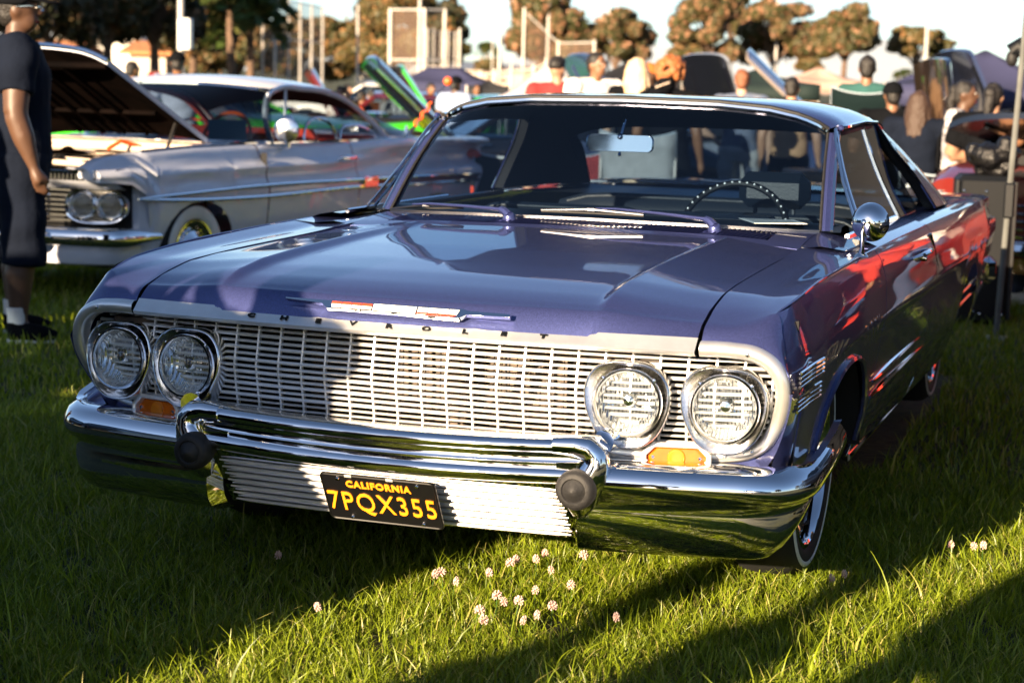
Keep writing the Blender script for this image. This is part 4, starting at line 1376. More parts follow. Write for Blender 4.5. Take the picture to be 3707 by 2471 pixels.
def tree(label, x, y, h, w, crown0, mat, n=6000, leaf=.22, lobes=26, pods=.3, seed=0, group=None, trunk=.18, lean=0, name='broadleaf_tree'):
    global rng
    g = np.random.default_rng(seed)
    t = thing(name, label, 'tree', (x, y, 0), 0, group)
    mb = MB()
    hc = crown0 + (h-crown0)*.45
    mb.tube([(0,0,-.1),(.05*lean,0,crown0*.5),(.12*lean,0,crown0),(.2*lean,.05,hc)], [trunk*1.25, trunk, trunk*.8, trunk*.4], 10)
    L = []
    for i in range(lobes):
        a = i*2.399 + g.uniform(-.4,.4); zz = g.uniform(0, 1)
        rad_ = w/2*(.30 + .62*sqrt(max(0,1-(2*zz-.85)**2/1.6)))*g.uniform(.55, 1.0)
        c = np.array((rad_*cos(a), rad_*sin(a), crown0 + (h-crown0)*(.12+.80*zz)))
        c[:2] *= (1 - .35*zz)
        L.append((c, (h-crown0)*g.uniform(.10,.21), w*g.uniform(.09,.19)))
        if i < 10:
            s0 = np.array((.12*lean, 0, crown0*g.uniform(.75,1.05)))
            m_ = (s0 + c)/2 + np.array((0,0,.05*h))
            mb.tube([tuple(s0), tuple(m_), tuple(c)], [trunk*.5, trunk*.3, trunk*.1], 6)
    mb.build('trunk', 'bark', t)
    C, N, T = [], [], []
    n = int(n*2.5); leaf *= .56
    per = n//lobes
    for c, rz_, rx_ in L:
        d = g.normal(size=(per, 3)); d /= np.linalg.norm(d, axis=1)[:, None]
        rr_ = g.uniform(.25, 1.0, per)**.45
        wob = 1 + .22*np.sin(d[:,0]*5+c[0]*3) * np.sin(d[:,1]*6+c[1]) 
        p = c + d*np.array((rx_, rx_, rz_))*(rr_*wob)[:, None]
        C.append(p); N.append(d + g.normal(size=(per,3))*.6)
        clump = g.random()*.25
        podc = (np.sin(d[:,0]*7+c[1]*5)+np.sin(d[:,2]*8+c[0]*7)+np.sin(d[:,1]*7.7)) > (1.6 - 2.0*pods)
        tt = g.uniform(.05,.55,per) + clump
        tt = np.where(podc & (g.random(per) < .75) & (rr_ > .7), g.uniform(.75,1.0,per), np.minimum(tt,.7))
        T.append(tt)
    C = np.concatenate(C); N = np.concatenate(N); N /= np.linalg.norm(N, axis=1)[:, None]
    quads_mesh('crown', C, N, leaf*g.uniform(.6,1.35,len(C)), np.concatenate(T), mat, t)
    return t
def tree_px(label, sx, sy_top, sx_w, sy_crown, d, mat, **kw):
    x, y = spot(sx, d)
    h = top_z(sx, sy_top, d); c0 = max(.8, top_z(sx, sy_crown, d))
    return tree(label, x, y, h, sx_w/6631.4*d, c0, mat, **kw)
D1 = 120
G1 = 'trees along the far side of the park'
tree_px('tallest round tree with pinkish seed pods behind the tall white pole', 1965, -60, 330, 255, D1, 'leaf_pod', n=9000, leaf=.30, pods=.5, seed=3, group=G1)
tree_px('small round pod-bearing tree behind the men in maroon and white', 2225, 38, 290, 225, D1, 'leaf_pod', n=7000, leaf=.28, pods=.45, seed=4, group=G1)
tree_px('broad pod-bearing tree behind the silver raised hood', 2560, -5, 330, 220, D1, 'leaf_pod', n=8000, leaf=.28, pods=.5, seed=5, group=G1)
tree_px('pod-bearing tree touching the broad one, above the green canopy', 2800, 12, 330, 235, D1+6, 'leaf_pod', n=8000, leaf=.28, pods=.4, seed=6, group=G1)
tree_px('umbrella-shaped tree with a clear orange-lit trunk beside the camp chair sitter', 3050, 28, 290, 205, D1-10, 'leaf_pod', n=8000, leaf=.26, pods=.28, seed=8, group=G1, lean=.6)
tree_px('smallest flat-topped tree standing alone above the dark raised hood', 3315, 100, 250, 210, D1-5, 'leaf_olive', n=6000, leaf=.25, pods=.2, seed=9, group=G1, lean=-.5)
tree_px('large dark green and orange tree behind the backstop poles', 1440, -30, 500, 250, D1-5, 'leaf_olive', n=12000, leaf=.30, pods=.42, seed=10, group=G1)
tree_px('dark conical tree at the edge of the large backstop tree', 1610, 10, 190, 230, D1+5, 'leaf_dark', n=6000, leaf=.28, pods=.1, seed=11, group=G1)
tree_px('brownish shrubby tree behind the backstop netting', 1130, 70, 430, 285, D1, 'leaf_olive', n=10000, leaf=.30, pods=.45, seed=12, group=G1)
tree_px('low far bush on the skyline left of the pale pole', 1770, 215, 120, 265, D1+60, 'leaf_olive', n=2500, leaf=.3, pods=.2, seed=13, group=G1, name='bush')
tree_px('low rounded bush under the pod trees beside the silver hood', 2480, 170, 190, 275, D1-20, 'leaf_olive', n=3500, leaf=.24, pods=.35, seed=14, group=G1, name='bush')
tree_px('small dark bush between two pod trees', 2925, 215, 110, 262, D1-20, 'leaf_olive', n=2500, leaf=.22, pods=.3, seed=15, group=G1, name='bush')
tree_px('green treetop rising behind the broad pod-bearing tree', 2640, -30, 180, 120, D1+40, 'leaf_olive', n=4000, leaf=.3, pods=.0, seed=16, group=G1)
D2 = 62
G2 = 'dark trees on the left'
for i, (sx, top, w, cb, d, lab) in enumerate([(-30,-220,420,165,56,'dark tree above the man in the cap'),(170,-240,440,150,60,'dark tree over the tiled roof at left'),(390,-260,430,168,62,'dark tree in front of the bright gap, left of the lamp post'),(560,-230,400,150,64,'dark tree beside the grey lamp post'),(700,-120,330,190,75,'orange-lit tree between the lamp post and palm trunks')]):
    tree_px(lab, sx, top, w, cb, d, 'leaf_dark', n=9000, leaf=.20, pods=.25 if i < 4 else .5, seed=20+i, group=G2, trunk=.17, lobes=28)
tree_px('bushy brown tree behind the palm trunks', 860, 30, 380, 265, 95, 'leaf_olive', n=6000, leaf=.26, pods=.5, seed=27, group=G2)
tree_px('low brown bush below the lamp post', 740, 180, 200, 262, 90, 'leaf_olive', n=3000, leaf=.24, pods=.5, seed=28, group=G2, name='bush')
# unseen trees added on the near side for dark reflections in chrome and paint
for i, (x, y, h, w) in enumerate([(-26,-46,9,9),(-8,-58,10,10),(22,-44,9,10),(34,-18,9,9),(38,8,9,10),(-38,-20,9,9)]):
    tree(('unseen leafy tree added behind the camera for dark chrome reflections, the '+('widest of the row','tallest of the row','one behind the opposite row','one nearest the driver\'s side','one level with the camera','one farthest to the passenger side')[i]), x, y, h, w, 2.2, 'leaf_dark', n=2500, leaf=.4, pods=.2, seed=40+i, group='unseen trees behind the photographer')
for i, (x, y, h, w) in enumerate([(6.8,34,11,8),(17,40,12,11),(22,27,11,10),(27,14,11,10),(14,52,12,11),(33,30,12,11)]):  # unseen trees added to darken reflections in doors and side glass
    tree('unseen dark tree added off the right edge to darken door reflections, '+('nearest the tail','second from the tail','third from the tail','nearest the wing','farthest away','rightmost')[i], x, y, h, w, 1.6, 'leaf_dark', n=3000, leaf=.42, pods=.1, seed=60+i, group='unseen trees off the right edge')
# palms
def palm(label, sx, top, d, seed, tr=.16, fr=1.9, big=True):
    g = np.random.default_rng(seed)
    x, y = spot(sx, d); h = top_z(sx, top, d)
    t = thing('palm_tree', label, 'palm tree', (x, y, 0), 0, 'palm trees')
    mb = MB(); mb.tube([(0,0,-.1),(.04,0,h*.3),(-.03,0,h*.7),(0,0,h)], [tr*1.2, tr, tr*.9, tr*.85], 10); mb.build('trunk', 'bark', t)
    C, N, T = [], [], []
    for k in range(26):
        a = k*2.4; el = g.uniform(-.5, 1.1)
        for q in np.linspace(.1, 1, 16):
            r_ = fr*q; z = h + r_*sin(el)*.9 - .55*r_*r_/fr
            px_, py_ = r_*cos(el)*cos(a), r_*cos(el)*sin(a)
            for sgn in (-1, 1):
                C.append((px_ - sgn*sin(a)*.16*fr*(1-q*.6), py_ + sgn*cos(a)*.16*fr*(1-q*.6), z-.06))
                N.append(g.normal(size=3)*.4 + np.array((0,0,1))); T.append(g.uniform(0,.9))
    N = np.array(N); N /= np.linalg.norm(N, axis=1)[:, None]
    quads_mesh('crown', np.array(C), N, np.full(len(C), .17*fr), np.array(T), 'palm_leaf', t)
palm('tall palm with a slim orange-lit trunk left of the backstop poles', 835, -40, 70, 1)
palm('shorter palm whose pale trunk rises behind the white car roof', 905, 0, 72, 2)
palm('distant palm alone on the skyline between tree groups', 1764, 165, 230, 3, .2, 1.6)
palm('tiny far palm at right of the lone tree, taller of the pair', 3276, 258, 260, 4, .2, 1.2)
palm('tiny far palm beside the taller one at the skyline', 3253, 264, 260, 5, .2, 1.0)

# ================================================================== far hills
mb = MB()
for d, hs, nm in ((1400, 34, 0), (2200, 62, 1)):
    P = []
    for sx in range(-400, 4200, 100):
        z = 1.38 + hs*(.45 + .35*sin(sx*.0021+nm*2) + .2*sin(sx*.0063+nm))
        if nm == 0: z *= .5
        p = at(sx, 300, d); P.append((p.x, p.y, z))
    mb.strip([(x, y, -5) for x, y, z in P], P)
    mb.strip(P, [(x, y+400, z*.7) for x, y, z in P])
tag(mb.build('hills', M('far_hills', (.20, .24, .30), 1.0, var=.1, vscale=.004)), kind='structure')  # blue-grey puts distance haze into the hill colour

# ================================================================== poles, backstop
MAT['galv'] = M('galvanised_steel', (.42, .40, .38), .5, metal=.4, var=.15, vscale=3)
MAT['pole_white'] = M('pole_paint', (.55, .52, .48), .55, var=.1, vscale=2)
def net_mat():
    m = bpy.data.materials.new('chain_link'); m.use_nodes = True
    nt = m.node_tree
    b = nt.nodes['Principled BSDF']; b.inputs['Base Color'].default_value = (.20, .13, .09, 1); b.inputs['Roughness'].default_value = .6
    t = nt.nodes.new('ShaderNodeBsdfTransparent')
    mx = nt.nodes.new('ShaderNodeMixShader'); mx.inputs[0].default_value = .40
    nt.links.new(t.outputs[0], mx.inputs[1]); nt.links.new(b.outputs[0], mx.inputs[2])
    nt.links.new(mx.outputs[0], nt.nodes['Material Output'].inputs[0])
    return m
MAT['net'] = net_mat()
def fence(label, pts, dist, rails, net_top=True, r=.055, name='backstop_fence'):
    """pts: (photo x, photo y of the top) per post."""
    P = [(*spot(sx, d_), top_z(sx, sy, d_)) for (sx, sy), d_ in zip(pts, dist)]
    o = P[0]
    t = thing(name, label, 'fence', (o[0], o[1], 0))
    L = [(p[0]-o[0], p[1]-o[1], p[2]) for p in P]
    for p in L:
        MB().tube([(p[0],p[1],-.05),(p[0],p[1],p[2]*.5),(p[0],p[1],p[2])], r, 8).build('fence_post', 'pole_white', t)
    for f in rails:
        MB().tube([(p[0],p[1],p[2]*f) for p in L], r*.55, 6).build('rail', 'pole_white', t)
    if net_top:
        MB().strip([(p[0],p[1]+.06,.1) for p in L], [(p[0],p[1]+.06,p[2]*.98) for p in L]).build('chain_link', 'net', t, smooth=False)
    return t
fence('tall backstop of white posts and brown netting above the white car', [(903,60),(951,95),(995,-40),(1044,0),(1086,8),(1127,15),(1166,25)], [80,81,80,82,84,86,88], (.985,.60))
fence('backstop with heavy posts and double rails in front of the large tree', [(1410,32),(1533,32),(1606,34)], [85,85,86], (.985,.45), r=.085)
fence('narrow far dugout fence of many thin posts behind the heavy backstop', [(1545,104),(1568,104),(1595,112),(1620,112),(1645,118),(1661,104)], [90,92,95,98,100,92], (.97,.6), r=.07)
fence('faint outfield fence of thin posts below the pale sky', [(1661,40),(1780,32),(1805,100),(1852,108)], [150,150,152,152], (.98,.4), False, .05)
fence('fence with a high rail in front of the tallest pod tree', [(1892,30),(2018,148),(2148,146)], [95,96,96], (.0,.96), r=.07)
fence('low chain fence of short pale posts behind the crowd', [(1640,262),(1690,255),(1740,255),(1790,250),(1850,240),(1930,235),(1975,210)], [70,70,70,70,70,70,70], (.9,.5), True, .05, name='low_fence')
def pole(label, sx, top, d, r=.09, name='light_pole', lamp=False):
    x, y = spot(sx, d)
    t = thing(name, label, 'pole', (x, y, 0))
    z = top_z(sx, top, d)
    MB().tube([(0,0,-.05),(0,0,z*.5),(0,0,z)], [r*1.2, r, r*.8], 10).build('shaft', 'galv', t)
    if lamp:
        MB().bbox((.18,-.1,top_z(sx, 125, d)), (.34,.2,.75), .03).build('sign_panel', 'white_enamel', t)
    MB().lathe((0,0,0), [(r*2,0),(r*2,.06),(r*1.3,.08)], seg=12).build('base_plate', 'galv', t)
pole('grey lamp post with a white panel left of the palms', 655, -80, 45, .09, lamp=True)
pole('single white post in front of the brown backstop tree', 1293, 22, 78, .055, name='pole')
pole('tall thin post rising out of the heavy backstop', 1516, -70, 84, .085, name='pole')
pole('dark slim mast against the white sky, right of the conical tree', 1807, -60, 110, .11)
pole('thin mast above the tallest pod tree', 1980, -60, 118, .12)
pole('thin mast above the small round pod tree', 2198, -60, 125, .10)
pole('dark mast behind the pod tree above the green canopy', 2805, -60, 125, .11)
pole('tall thin mast above the lone flat-topped tree', 3346, -60, 112, .12)

# ================================================================== far buildings
MAT['stucco'] = M('stucco', (.58, .50, .42), .85, var=.06, vscale=3)
MAT['stucco_white'] = M('stucco_white', (.78, .74, .68), .8, var=.04)
MAT['tile'] = M('roof_tile', (.48, .19, .07), .8, var=.25, vscale=3, bump=.4, bscale=8)
MAT['window_dark'] = M('window_dark', (.03, .035, .04), .15)
MAT['concrete'] = M('concrete', (.40, .34, .28), .85, var=.1, vscale=2)
def house(label, sx0, sx1, d, sy_eave, sy_ridge, wall='stucco', gable_w=None):
    x0, y0 = spot(sx0, d); x1, y1 = spot(sx1, d)
    cx, cy = (x0+x1)/2, (y0+y1)/2
    L = sqrt((x1-x0)**2+(y1-y0)**2); a = atan2(y1-y0, x1-x0)
    ze = top_z((sx0+sx1)/2, sy_eave, d); zr = top_z((sx0+sx1)/2, sy_ridge, d)
    t = thing('tiled_house', label, 'house', (cx, cy, 0), a)
    W = 7.0
    mb = MB(); mb.add([(-L/2,0,0),(L/2,0,0),(L/2,W,0),(-L/2,W,0),(-L/2,0,ze),(L/2,0,ze),(L/2,W,ze),(-L/2,W,ze),(-L/2,W/2,zr-.1),(L/2,W/2,zr-.1)], [(0,1,5,4),(1,2,6,9,5),(2,3,7,6),(3,0,4,8,7)])
    mb.build('wall', wall, t, smooth=False)
    e = .45
    for sg_ in (0, 1):
        mb = MB()
        ya = -e if sg_ == 0 else W+e
        mb.add([(-L/2-e,ya,ze-.15),(L/2+e,ya,ze-.15),(L/2+e,W/2,zr),(-L/2-e,W/2,zr),(-L/2-e,ya,ze-.0),(L/2+e,ya,ze-.0),(L/2+e,W/2,zr+.16),(-L/2-e,W/2,zr+.16)], [(0,1,2,3),(7,6,5,4),(0,4,5,1),(1,5,6,2),(2,6,7,3),(3,7,4,0)])
        mb.build('roof', 'tile', t, smooth=False)
    for k in range(max(1, int(L/3.2))):
        xw = -L/2 + 1.5 + k*3.2
        if xw > L/2-1: break
        w_ = MB().box((xw, -.03, ze*.55), (1.2,.06,1.0)).build('window', 'stucco_white', t, smooth=False)
        MB().box((xw, -.065, ze*.55), (1.0,.02,.8)).build('pane', 'window_dark', w_, smooth=False)
house('low house with an orange tiled roof behind the dark trees at left', 90, 240, 95, 185, 152)
house('gabled tan house with an orange tile roof left of the lamp post', 470, 600, 90, 188, 158)
def hall(label, sx0, sx1, d, sy_top, mat, name='long_building'):
    x0, y0 = spot(sx0, d); x1, y1 = spot(sx1, d)
    L = sqrt((x1-x0)**2+(y1-y0)**2); a = atan2(y1-y0, x1-x0); z = top_z((sx0+sx1)/2, sy_top, d)
    t = thing(name, label, 'building', ((x0+x1)/2, (y0+y1)/2, 0), a)
    MB().box((0,4,z/2), (L,8,z)).build('wall', mat, t, smooth=False)
    MB().box((0,4,z+.08), (L+.6,8.6,.16)).build('roof', 'concrete', t, smooth=False)
    for k in range(int(L/3)):
        w_ = MB().box((-L/2+1.6+k*3, -.03, z*.5), (1.5,.06,z*.3)).build('window', 'stucco_white', t, smooth=False)
        MB().box((-L/2+1.6+k*3, -.07, z*.5), (1.3,.02,z*.25)).build('pane', 'window_dark', w_, smooth=False)
hall('long bright white building glowing between the left tree trunks', 200, 500, 120, 150, 'stucco_white')
hall('low cream concession building behind the black car', 1300, 1440, 130, 275, 'stucco_white')
hall('low tan building in the gap by the faint outfield fence', 1640, 1960, 180, 262, 'stucco', name='low_building')
# ================================================================== the white coupe with its bonnet up
MAT['white_paint'] = M('white_paint', (.58, .61, .70), .34, .0, coat=.6, var=.03)  # sky's blue cast is put into this white as base colour
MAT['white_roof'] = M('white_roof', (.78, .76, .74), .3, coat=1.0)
MAT['red_vinyl'] = M('red_vinyl', (.50, .05, .03), .45)
MAT['orange_plastic'] = M('orange_plastic', (.80, .12, .02), .3, coat=.5)
MAT['cream_metal'] = M('cream_metal', (.62, .50, .40), .35, coat=.6, var=.1, vscale=14)
MAT['engine_black'] = M('engine_black', (.008,.007,.007), .4, var=.4, vscale=20)
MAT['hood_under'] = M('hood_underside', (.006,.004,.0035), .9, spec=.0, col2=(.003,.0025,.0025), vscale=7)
MAT['teal_card'] = M('teal_card', (.16, .30, .34), .8)
MAT['dark_red_paint'] = M('dark_red_insert', (.12,.02,.02), .4)
WS, WZ = .90, -.03
wc = thing('white_coupe', 'white vintage coupe with finned tail, raised bonnet and whitewall tyre, parked beside the purple car', 'car', (-4.861, 5.354, -.07), -.1061)
def Wp(P):
    P = np.array(P, float)
    P[..., 0] *= WS; P[..., 1] *= WS; P[..., 2] += WZ
    return P
def wz(y): return float(np.interp(y, [-.15,0,.31,.9,1.5,1.8,3.5,4.4,5.3], [.875,.935,.962,.980,.984,.984,.972,.972,.955]))
def wsec(y):
    zt = wz(y)
    f = float(np.interp(y, [2.6,3.4,4.2], [0,.35,1]))     # fin grows towards the tail
    nose = float(np.interp(y, [-.15,.1,.4], [.93,.985,1]))
    a = np.array([(.76,zt-.004),(.82,zt+.004),(.865,zt),(.895,zt-.022),(.915,zt-.06),(.945,.875),(.985,.845),(.992,.832),(.985,.815),(.982,.78),(1.0,.73),(1.012,.69),(1.008,.64),(1.0,.56),(.985,.45),(.96,.36),(.93,.30)])
    b = np.array([(.70,zt+.004),(.86,zt+.012),(1.00,zt+.004),(1.035,zt-.008),(1.03,zt-.022),(.96,.915),(.90,.875),(.885,.845),(.90,.80),(.955,.765),(1.0,.73),(1.012,.69),(1.008,.64),(1.0,.56),(.985,.45),(.96,.36),(.93,.30)])
    p = a*(1-f) + b*f
    p[:, 0] *= nose
    return [(x, y, z) for x, z in p]
def warch(P, y, c, w=.44, top=.655):
    u = (y-c)/w
    if abs(u) >= 1: return P
    zb = .30 + (top-.30)*(1-abs(u)**2.2)**(1/2.2)
    P = np.asarray(P, float)
    out = [p for p in P if p[2] > zb]
    k = len(out); a, b = P[k-1], P[k]; t = (a[2]-zb)/(a[2]-b[2]); out.append(a+(b-a)*t)
    return np.array(out)
for s in (1, -1):
    T = (lambda P: Wp(P)) if s > 0 else (lambda P: Wp(mir(P)))
    st = [-.15,-.08,.0,.12,.25,.36,.395,.41,.44,.5,.6,.72,.835,.95,1.08,1.17,1.23,1.262,1.275,1.35,1.5,1.68]
    def nclip(P, y):
        zb = float(np.interp(y, [-.15,.1,.22,.30,.36], [.80,.785,.765,.60,.30]))
        return clip_bottom(P, zb) if zb > .301 else P
    G_ = np.array([cr(nclip(warch(wsec(y), y, .835), y), 44) for y in st])
    mb = MB().grid(T(G_), flip=s < 0)
    a = G_[0]; b = a.copy(); b[:,0] *= .8; b[:,1] += .08
    mb.strip(T(a), T(b))
    mb.grid(T(np.array([[(.985,.33,z),(.93,.24,z),(.88,.22,z)] for z in np.linspace(.34,.78,6)])))
    mb.build('fender', 'white_paint', wc, ang=35)
    G_ = np.array([cr(wsec(y), 44) for y in np.linspace(1.695, 2.98, 12)])
    door = MB().grid(T(G_), flip=s < 0).build('door', 'white_paint', wc, ang=35)
    MB().grid(T(np.array([[(.985,1.69,z),(.93,1.69,z)] for z in (.30,.6,.93)]))).build('shut_line', 'dark', door)
    MB().tube(T([(1.0,2.66,.858),(1.035,2.68,.872),(1.045,2.78,.872),(1.035,2.89,.868),(1.0,2.91,.858)]), [.010,.014,.016,.014,.010], 8).build('door_handle', 'chrome', door)
    st = list(np.linspace(2.99,3.9,10)) + [3.98,4.02,4.1,4.2,4.35,4.5,4.62,4.68] + list(np.linspace(4.75,5.25,6))
    G_ = np.array([cr(warch(wsec(y), y, 4.33, .36, .56), 44) for y in st])
    q = MB().grid(T(G_), flip=s < 0).build('quarter_panel', 'white_paint', wc, ang=35)
    e = G_[-1]
    mb = MB().grid(T(np.array([e, e*np.array((.9,1,1))+np.array((0,.05,0))])), flip=s < 0); mb.build('tail_end', 'white_paint', wc)
    mb = MB().ball(tuple(T([(.80,5.18,.83)])[0]), (.17,.10,.055), 16, 8); mb.build('tail_lamp', 'red_enamel', wc)
    # paired chrome spears
    up = [(1.00,.14,.699),(1.022,.5,.708),(1.024,1.5,.724),(1.026,3.0,.713),(1.022,3.65,.707),(1.015,5.1,.676)]
    lo = [(1.00,.14,.697),(1.02,.5,.678),(1.022,1.5,.653),(1.024,3.0,.662),(1.020,3.65,.648),(1.012,5.1,.632)]
    MB().tube(T(cr(up, 30)), [.004]+[.012]*29, 8).build('side_spear', 'chrome', wc)
    MB().tube(T(cr(lo, 30)), [.004]+[.012]*29, 8).build('side_spear', 'chrome', wc)
    A, B = cr([(1.022,3.05,.708),(1.020,3.65,.702),(1.012,5.08,.672)], 14), cr([(1.022,3.05,.668),(1.018,3.65,.654),(1.010,5.08,.638)], 14)
    MB().strip(T(A), T(B), flip=s > 0).build('spear_insert', 'dark_red_paint', wc)
    mb = MB().bbox(tuple(T([(1.03,3.13,.69)])[0]), (.02,.20,.085), .008); mb.tube(T([(1.03,3.05,.70),(1.045,3.13,.72),(1.03,3.22,.70)]), .012, 6); mb.build('side_emblem', 'chrome_worn', wc)
    if s > 0:
        text_obj('side_lettering', 'IMPALA', 'chrome', wc, .040, tuple(T([(1.032,3.52,.679)])[0]), (0,1,-.02), (0,0,1), depth=.003, spacing=1.5, xs=1.25)
    MB().tube(T([(.86,y,wz(y)+.006) for y in np.linspace(.35,1.75,8)]), .008, 6).build('fender_molding', 'chrome', wc)
    # belt and window surround
    MB().tube(T([(.90,1.8,.99),(.895,2.6,.985),(.88,3.72,.978)]), .010, 6).build('belt_molding', 'chrome', wc)
    rail = cr([(.80,2.03,1.0),(.79,1.975,1.10),(.785,1.965,1.20),(.775,2.02,1.30),(.77,2.17,1.345),(.765,2.5,1.345),(.765,2.88,1.322),(.77,3.21,1.25),(.80,3.5,1.12),(.835,3.74,.978)], 40)
    MB().tube(T(rail), .020, 8).build('window_frame', 'white_paint', wc)
    MB().tube(T(rail + np.array((.012,0,.016))), .007, 6).build('frame_trim', 'chrome', wc)
    MB().tube(T([(.80,2.22,.99),(.785,2.24,1.15),(.775,2.26,1.335)]), .011, 6).build('quarter_light_frame', 'white_paint', wc)
    # half-lowered glass shows its bright frames just above the belt
    MB().tube(T(cr([(.79,2.50,.99),(.785,2.52,1.06),(.785,2.95,1.062),(.79,3.0,.99)], 20)), .010, 6).build('glass_frame', 'chrome', wc)
    MB().tube(T(cr([(.79,3.04,.99),(.785,3.06,1.05),(.79,3.2,1.085),(.80,3.4,1.07),(.82,3.66,.985)], 20)), .010, 6).build('glass_frame', 'chrome', wc)
# wheels
def wwheel(x, y, s):
    w = thing('wheel', None, None, tuple(Wp([(x, y, 0)])[0] + np.array((0,0,.33)))); w.parent = wc; w.rotation_euler = (0,0,0 if s > 0 else pi)
    MB().lathe((0,0,0), [(.20,-.03),(.215,-.008),(.25,.002),(.285,.0),(.315,-.02),(.328,-.05),(.328,-.14),(.31,-.18),(.2,-.18)], axis=(1,0,0), seg=48).build('tyre', 'tread', w, ang=50)
    MB().lathe((0,0,0), [(.213,-.006),(.222,.000),(.25,.0055),(.285,.0035),(.292,-.001)], axis=(1,0,0), seg=48).build('white_band', 'whitewall', w)
    MB().lathe((0,0,0), [(.212,-.02),(.208,-.004),(.198,-.004),(.192,-.02),(.165,-.03),(.150,-.018),(.135,-.024),(.115,-.012),(.09,.006),(.06,.004),(.045,.016),(.0,.02)], axis=(1,0,0), seg=40).build('rim', 'chrome', w, ang=30)
    mb = MB()
    for k in range(24):
        a = 2*pi*k/24; mb.bbox((-.018, .172*cos(a), .172*sin(a)), (.012,.012,.012), .003)
    tag(mb.build('rim_slot', 'black', w), kind='stuff')
for s in (1,-1):
    wwheel(s*.96, .835, s); wwheel(s*.93, 4.33, s)
mb = MB(); mb.box(tuple(Wp([(0,2.6,.30)])[0]), (1.6,4.4,.05)); mb.box(tuple(Wp([(0,.85,.5)])[0]), (1.1,.9,.5)); mb.build('chassis', 'dark', wc)
for s in (1,-1):
    mb = MB().box(tuple(Wp([(s*.72,.835,.5)])[0]), (.02,.85,.5)); mb.build('wheel_well', 'dark', wc)
# nose
rows = []
for x in np.linspace(-.93,.93,25):
    y0 = -.14 + .13*(abs(x)/.93)**3
    rows.append(Wp([(x,y0+.10,.875),(x,y0+.02,.872),(x,y0,.86),(x,y0+.01,.845)]))
MB().grid(np.array(rows), flip=True).build('nose_strip', 'chrome', wc)
rows = []
for x in np.linspace(-.93,.93,25):
    y0 = -.14 + .13*(abs(x)/.93)**3
    rows.append(Wp([(x*.97,y0+.03,.800),(x*.97,y0+.05,.785),(x*.97,y0+.10,.765),(x*.97,y0+.15,.745)]))
MB().grid(np.array(rows), flip=True).build('nose_panel', 'white_paint', wc)
mb = MB()
for k in range(58):
    x = -.86 + k*.0302; y0 = -.13 + .13*(abs(x)/.93)**3
    mb.bbox(tuple(Wp([(x,y0+.03,.82)])[0]), (.010,.012,.042), .002)
tag(mb.build('slot_fin', 'chrome', wc), kind='stuff')
MB().box(tuple(Wp([(0,.06,.82)])[0]), (1.6,.02,.06)).build('slot_back', 'dark', wc)
for s in (1,-1):
    c = Wp([(s*.69,.10,.645)])[0]
    O = [(.195*(abs(cos(a))**.72)*math.copysign(1,cos(a)), .108*(abs(sin(a))**.8)*math.copysign(1,sin(a))) for a in np.linspace(0,2*pi,41)[:-1]]
    Rm = Matrix.Rotation(rad(20)*s, 3, 'Z')
    def ov(k, y): return [tuple(Rm @ Vector((x*k, y, z*k)) + Vector(c)) for x, z in O]
    MB().grid(np.array([ov(1,.06), ov(1,-.01), ov(.97,-.02), ov(.92,-.018), ov(.88,-.004), ov(.86,.02)]), cv=True).build('lamp_surround', 'chrome', wc, ang=40)
    MB().add(ov(.88,.012), [tuple(range(40))]).build('lamp_back', 'chrome_worn', wc)
    for dx in (-.086, .086):
        lp = thing('headlight', None, None, tuple(Rm @ Vector((dx,-.006,0)) + Vector(c))); lp.parent = wc; lp.rotation_euler = (0,0,rad(20)*s)
        MB().lathe((0,0,0), [(.082,.01),(.082,-.012),(.077,-.016),(.073,-.008)], axis=(0,1,0), seg=28).build('trim_ring', 'chrome', lp)
        MB().lathe((0,0,0), [(0,-.022),(.04,-.017),(.06,-.010),(.073,-.002)], axis=(0,1,0), seg=28).build('lens', 'lens', lp)
        MB().lathe((0,0,0), [(.072,0),(.06,.022),(.03,.042),(0,.048)], axis=(0,1,0), seg=28).build('reflector', 'reflector', lp)
for k in range(7):
    z = .735 - k*.030
    MB().tube(Wp([(x,.02+.06*abs(x),z) for x in np.linspace(-.52,.52,9)]), .007, 6).build('grille_bar', 'chrome', wc)
for x in (-.32,-.1,.1,.32):
    MB().tube(Wp([(x,.005,.76),(x,-.005,.64),(x,.005,.53)]), .012, 6).build('grille_post', 'chrome', wc)
MB().box(tuple(Wp([(0,.22,.64)])[0]), (1.6,.02,.28)).build('grille_back', 'dark', wc)
bp_ = cr([(-1.0,.40),(-1.0,.15),(-.95,-.02),(-.8,-.10),(-.5,-.165),(0,-.19),(.5,-.165),(.8,-.10),(.95,-.02),(1.0,.15),(1.0,.40)], 60)
rows = []
for i, (x, y) in enumerate(bp_):
    t = bp_[min(i+1,59)]-bp_[max(i-1,0)]; t /= np.linalg.norm(t); n_ = np.array((-t[1], t[0]))
    tip = float(np.interp(y, [.1,.4], [1,.55]))
    rows.append(Wp([(x+n_[0]*d, y+n_[1]*d, .455+(z-.455)*tip) for d, z in ((.10,.520),(.04,.524),(.012,.512),(0,.485),(-.006,.462),(0,.44),(.02,.418),(.06,.405),(.12,.40))]))
MB().grid(np.array(rows), flip=True).build('bumper', 'chrome', wc, ang=50)
rows = []
for i, (x, y) in enumerate(bp_):
    rows.append(Wp([(x*.93, y+.04, .41),(x*.93, y+.03, .36),(x*.92, y+.05, .31),(x*.90, y+.12, .295)]))
MB().grid(np.array(rows), flip=True).build('lower_valance', 'white_paint', wc)
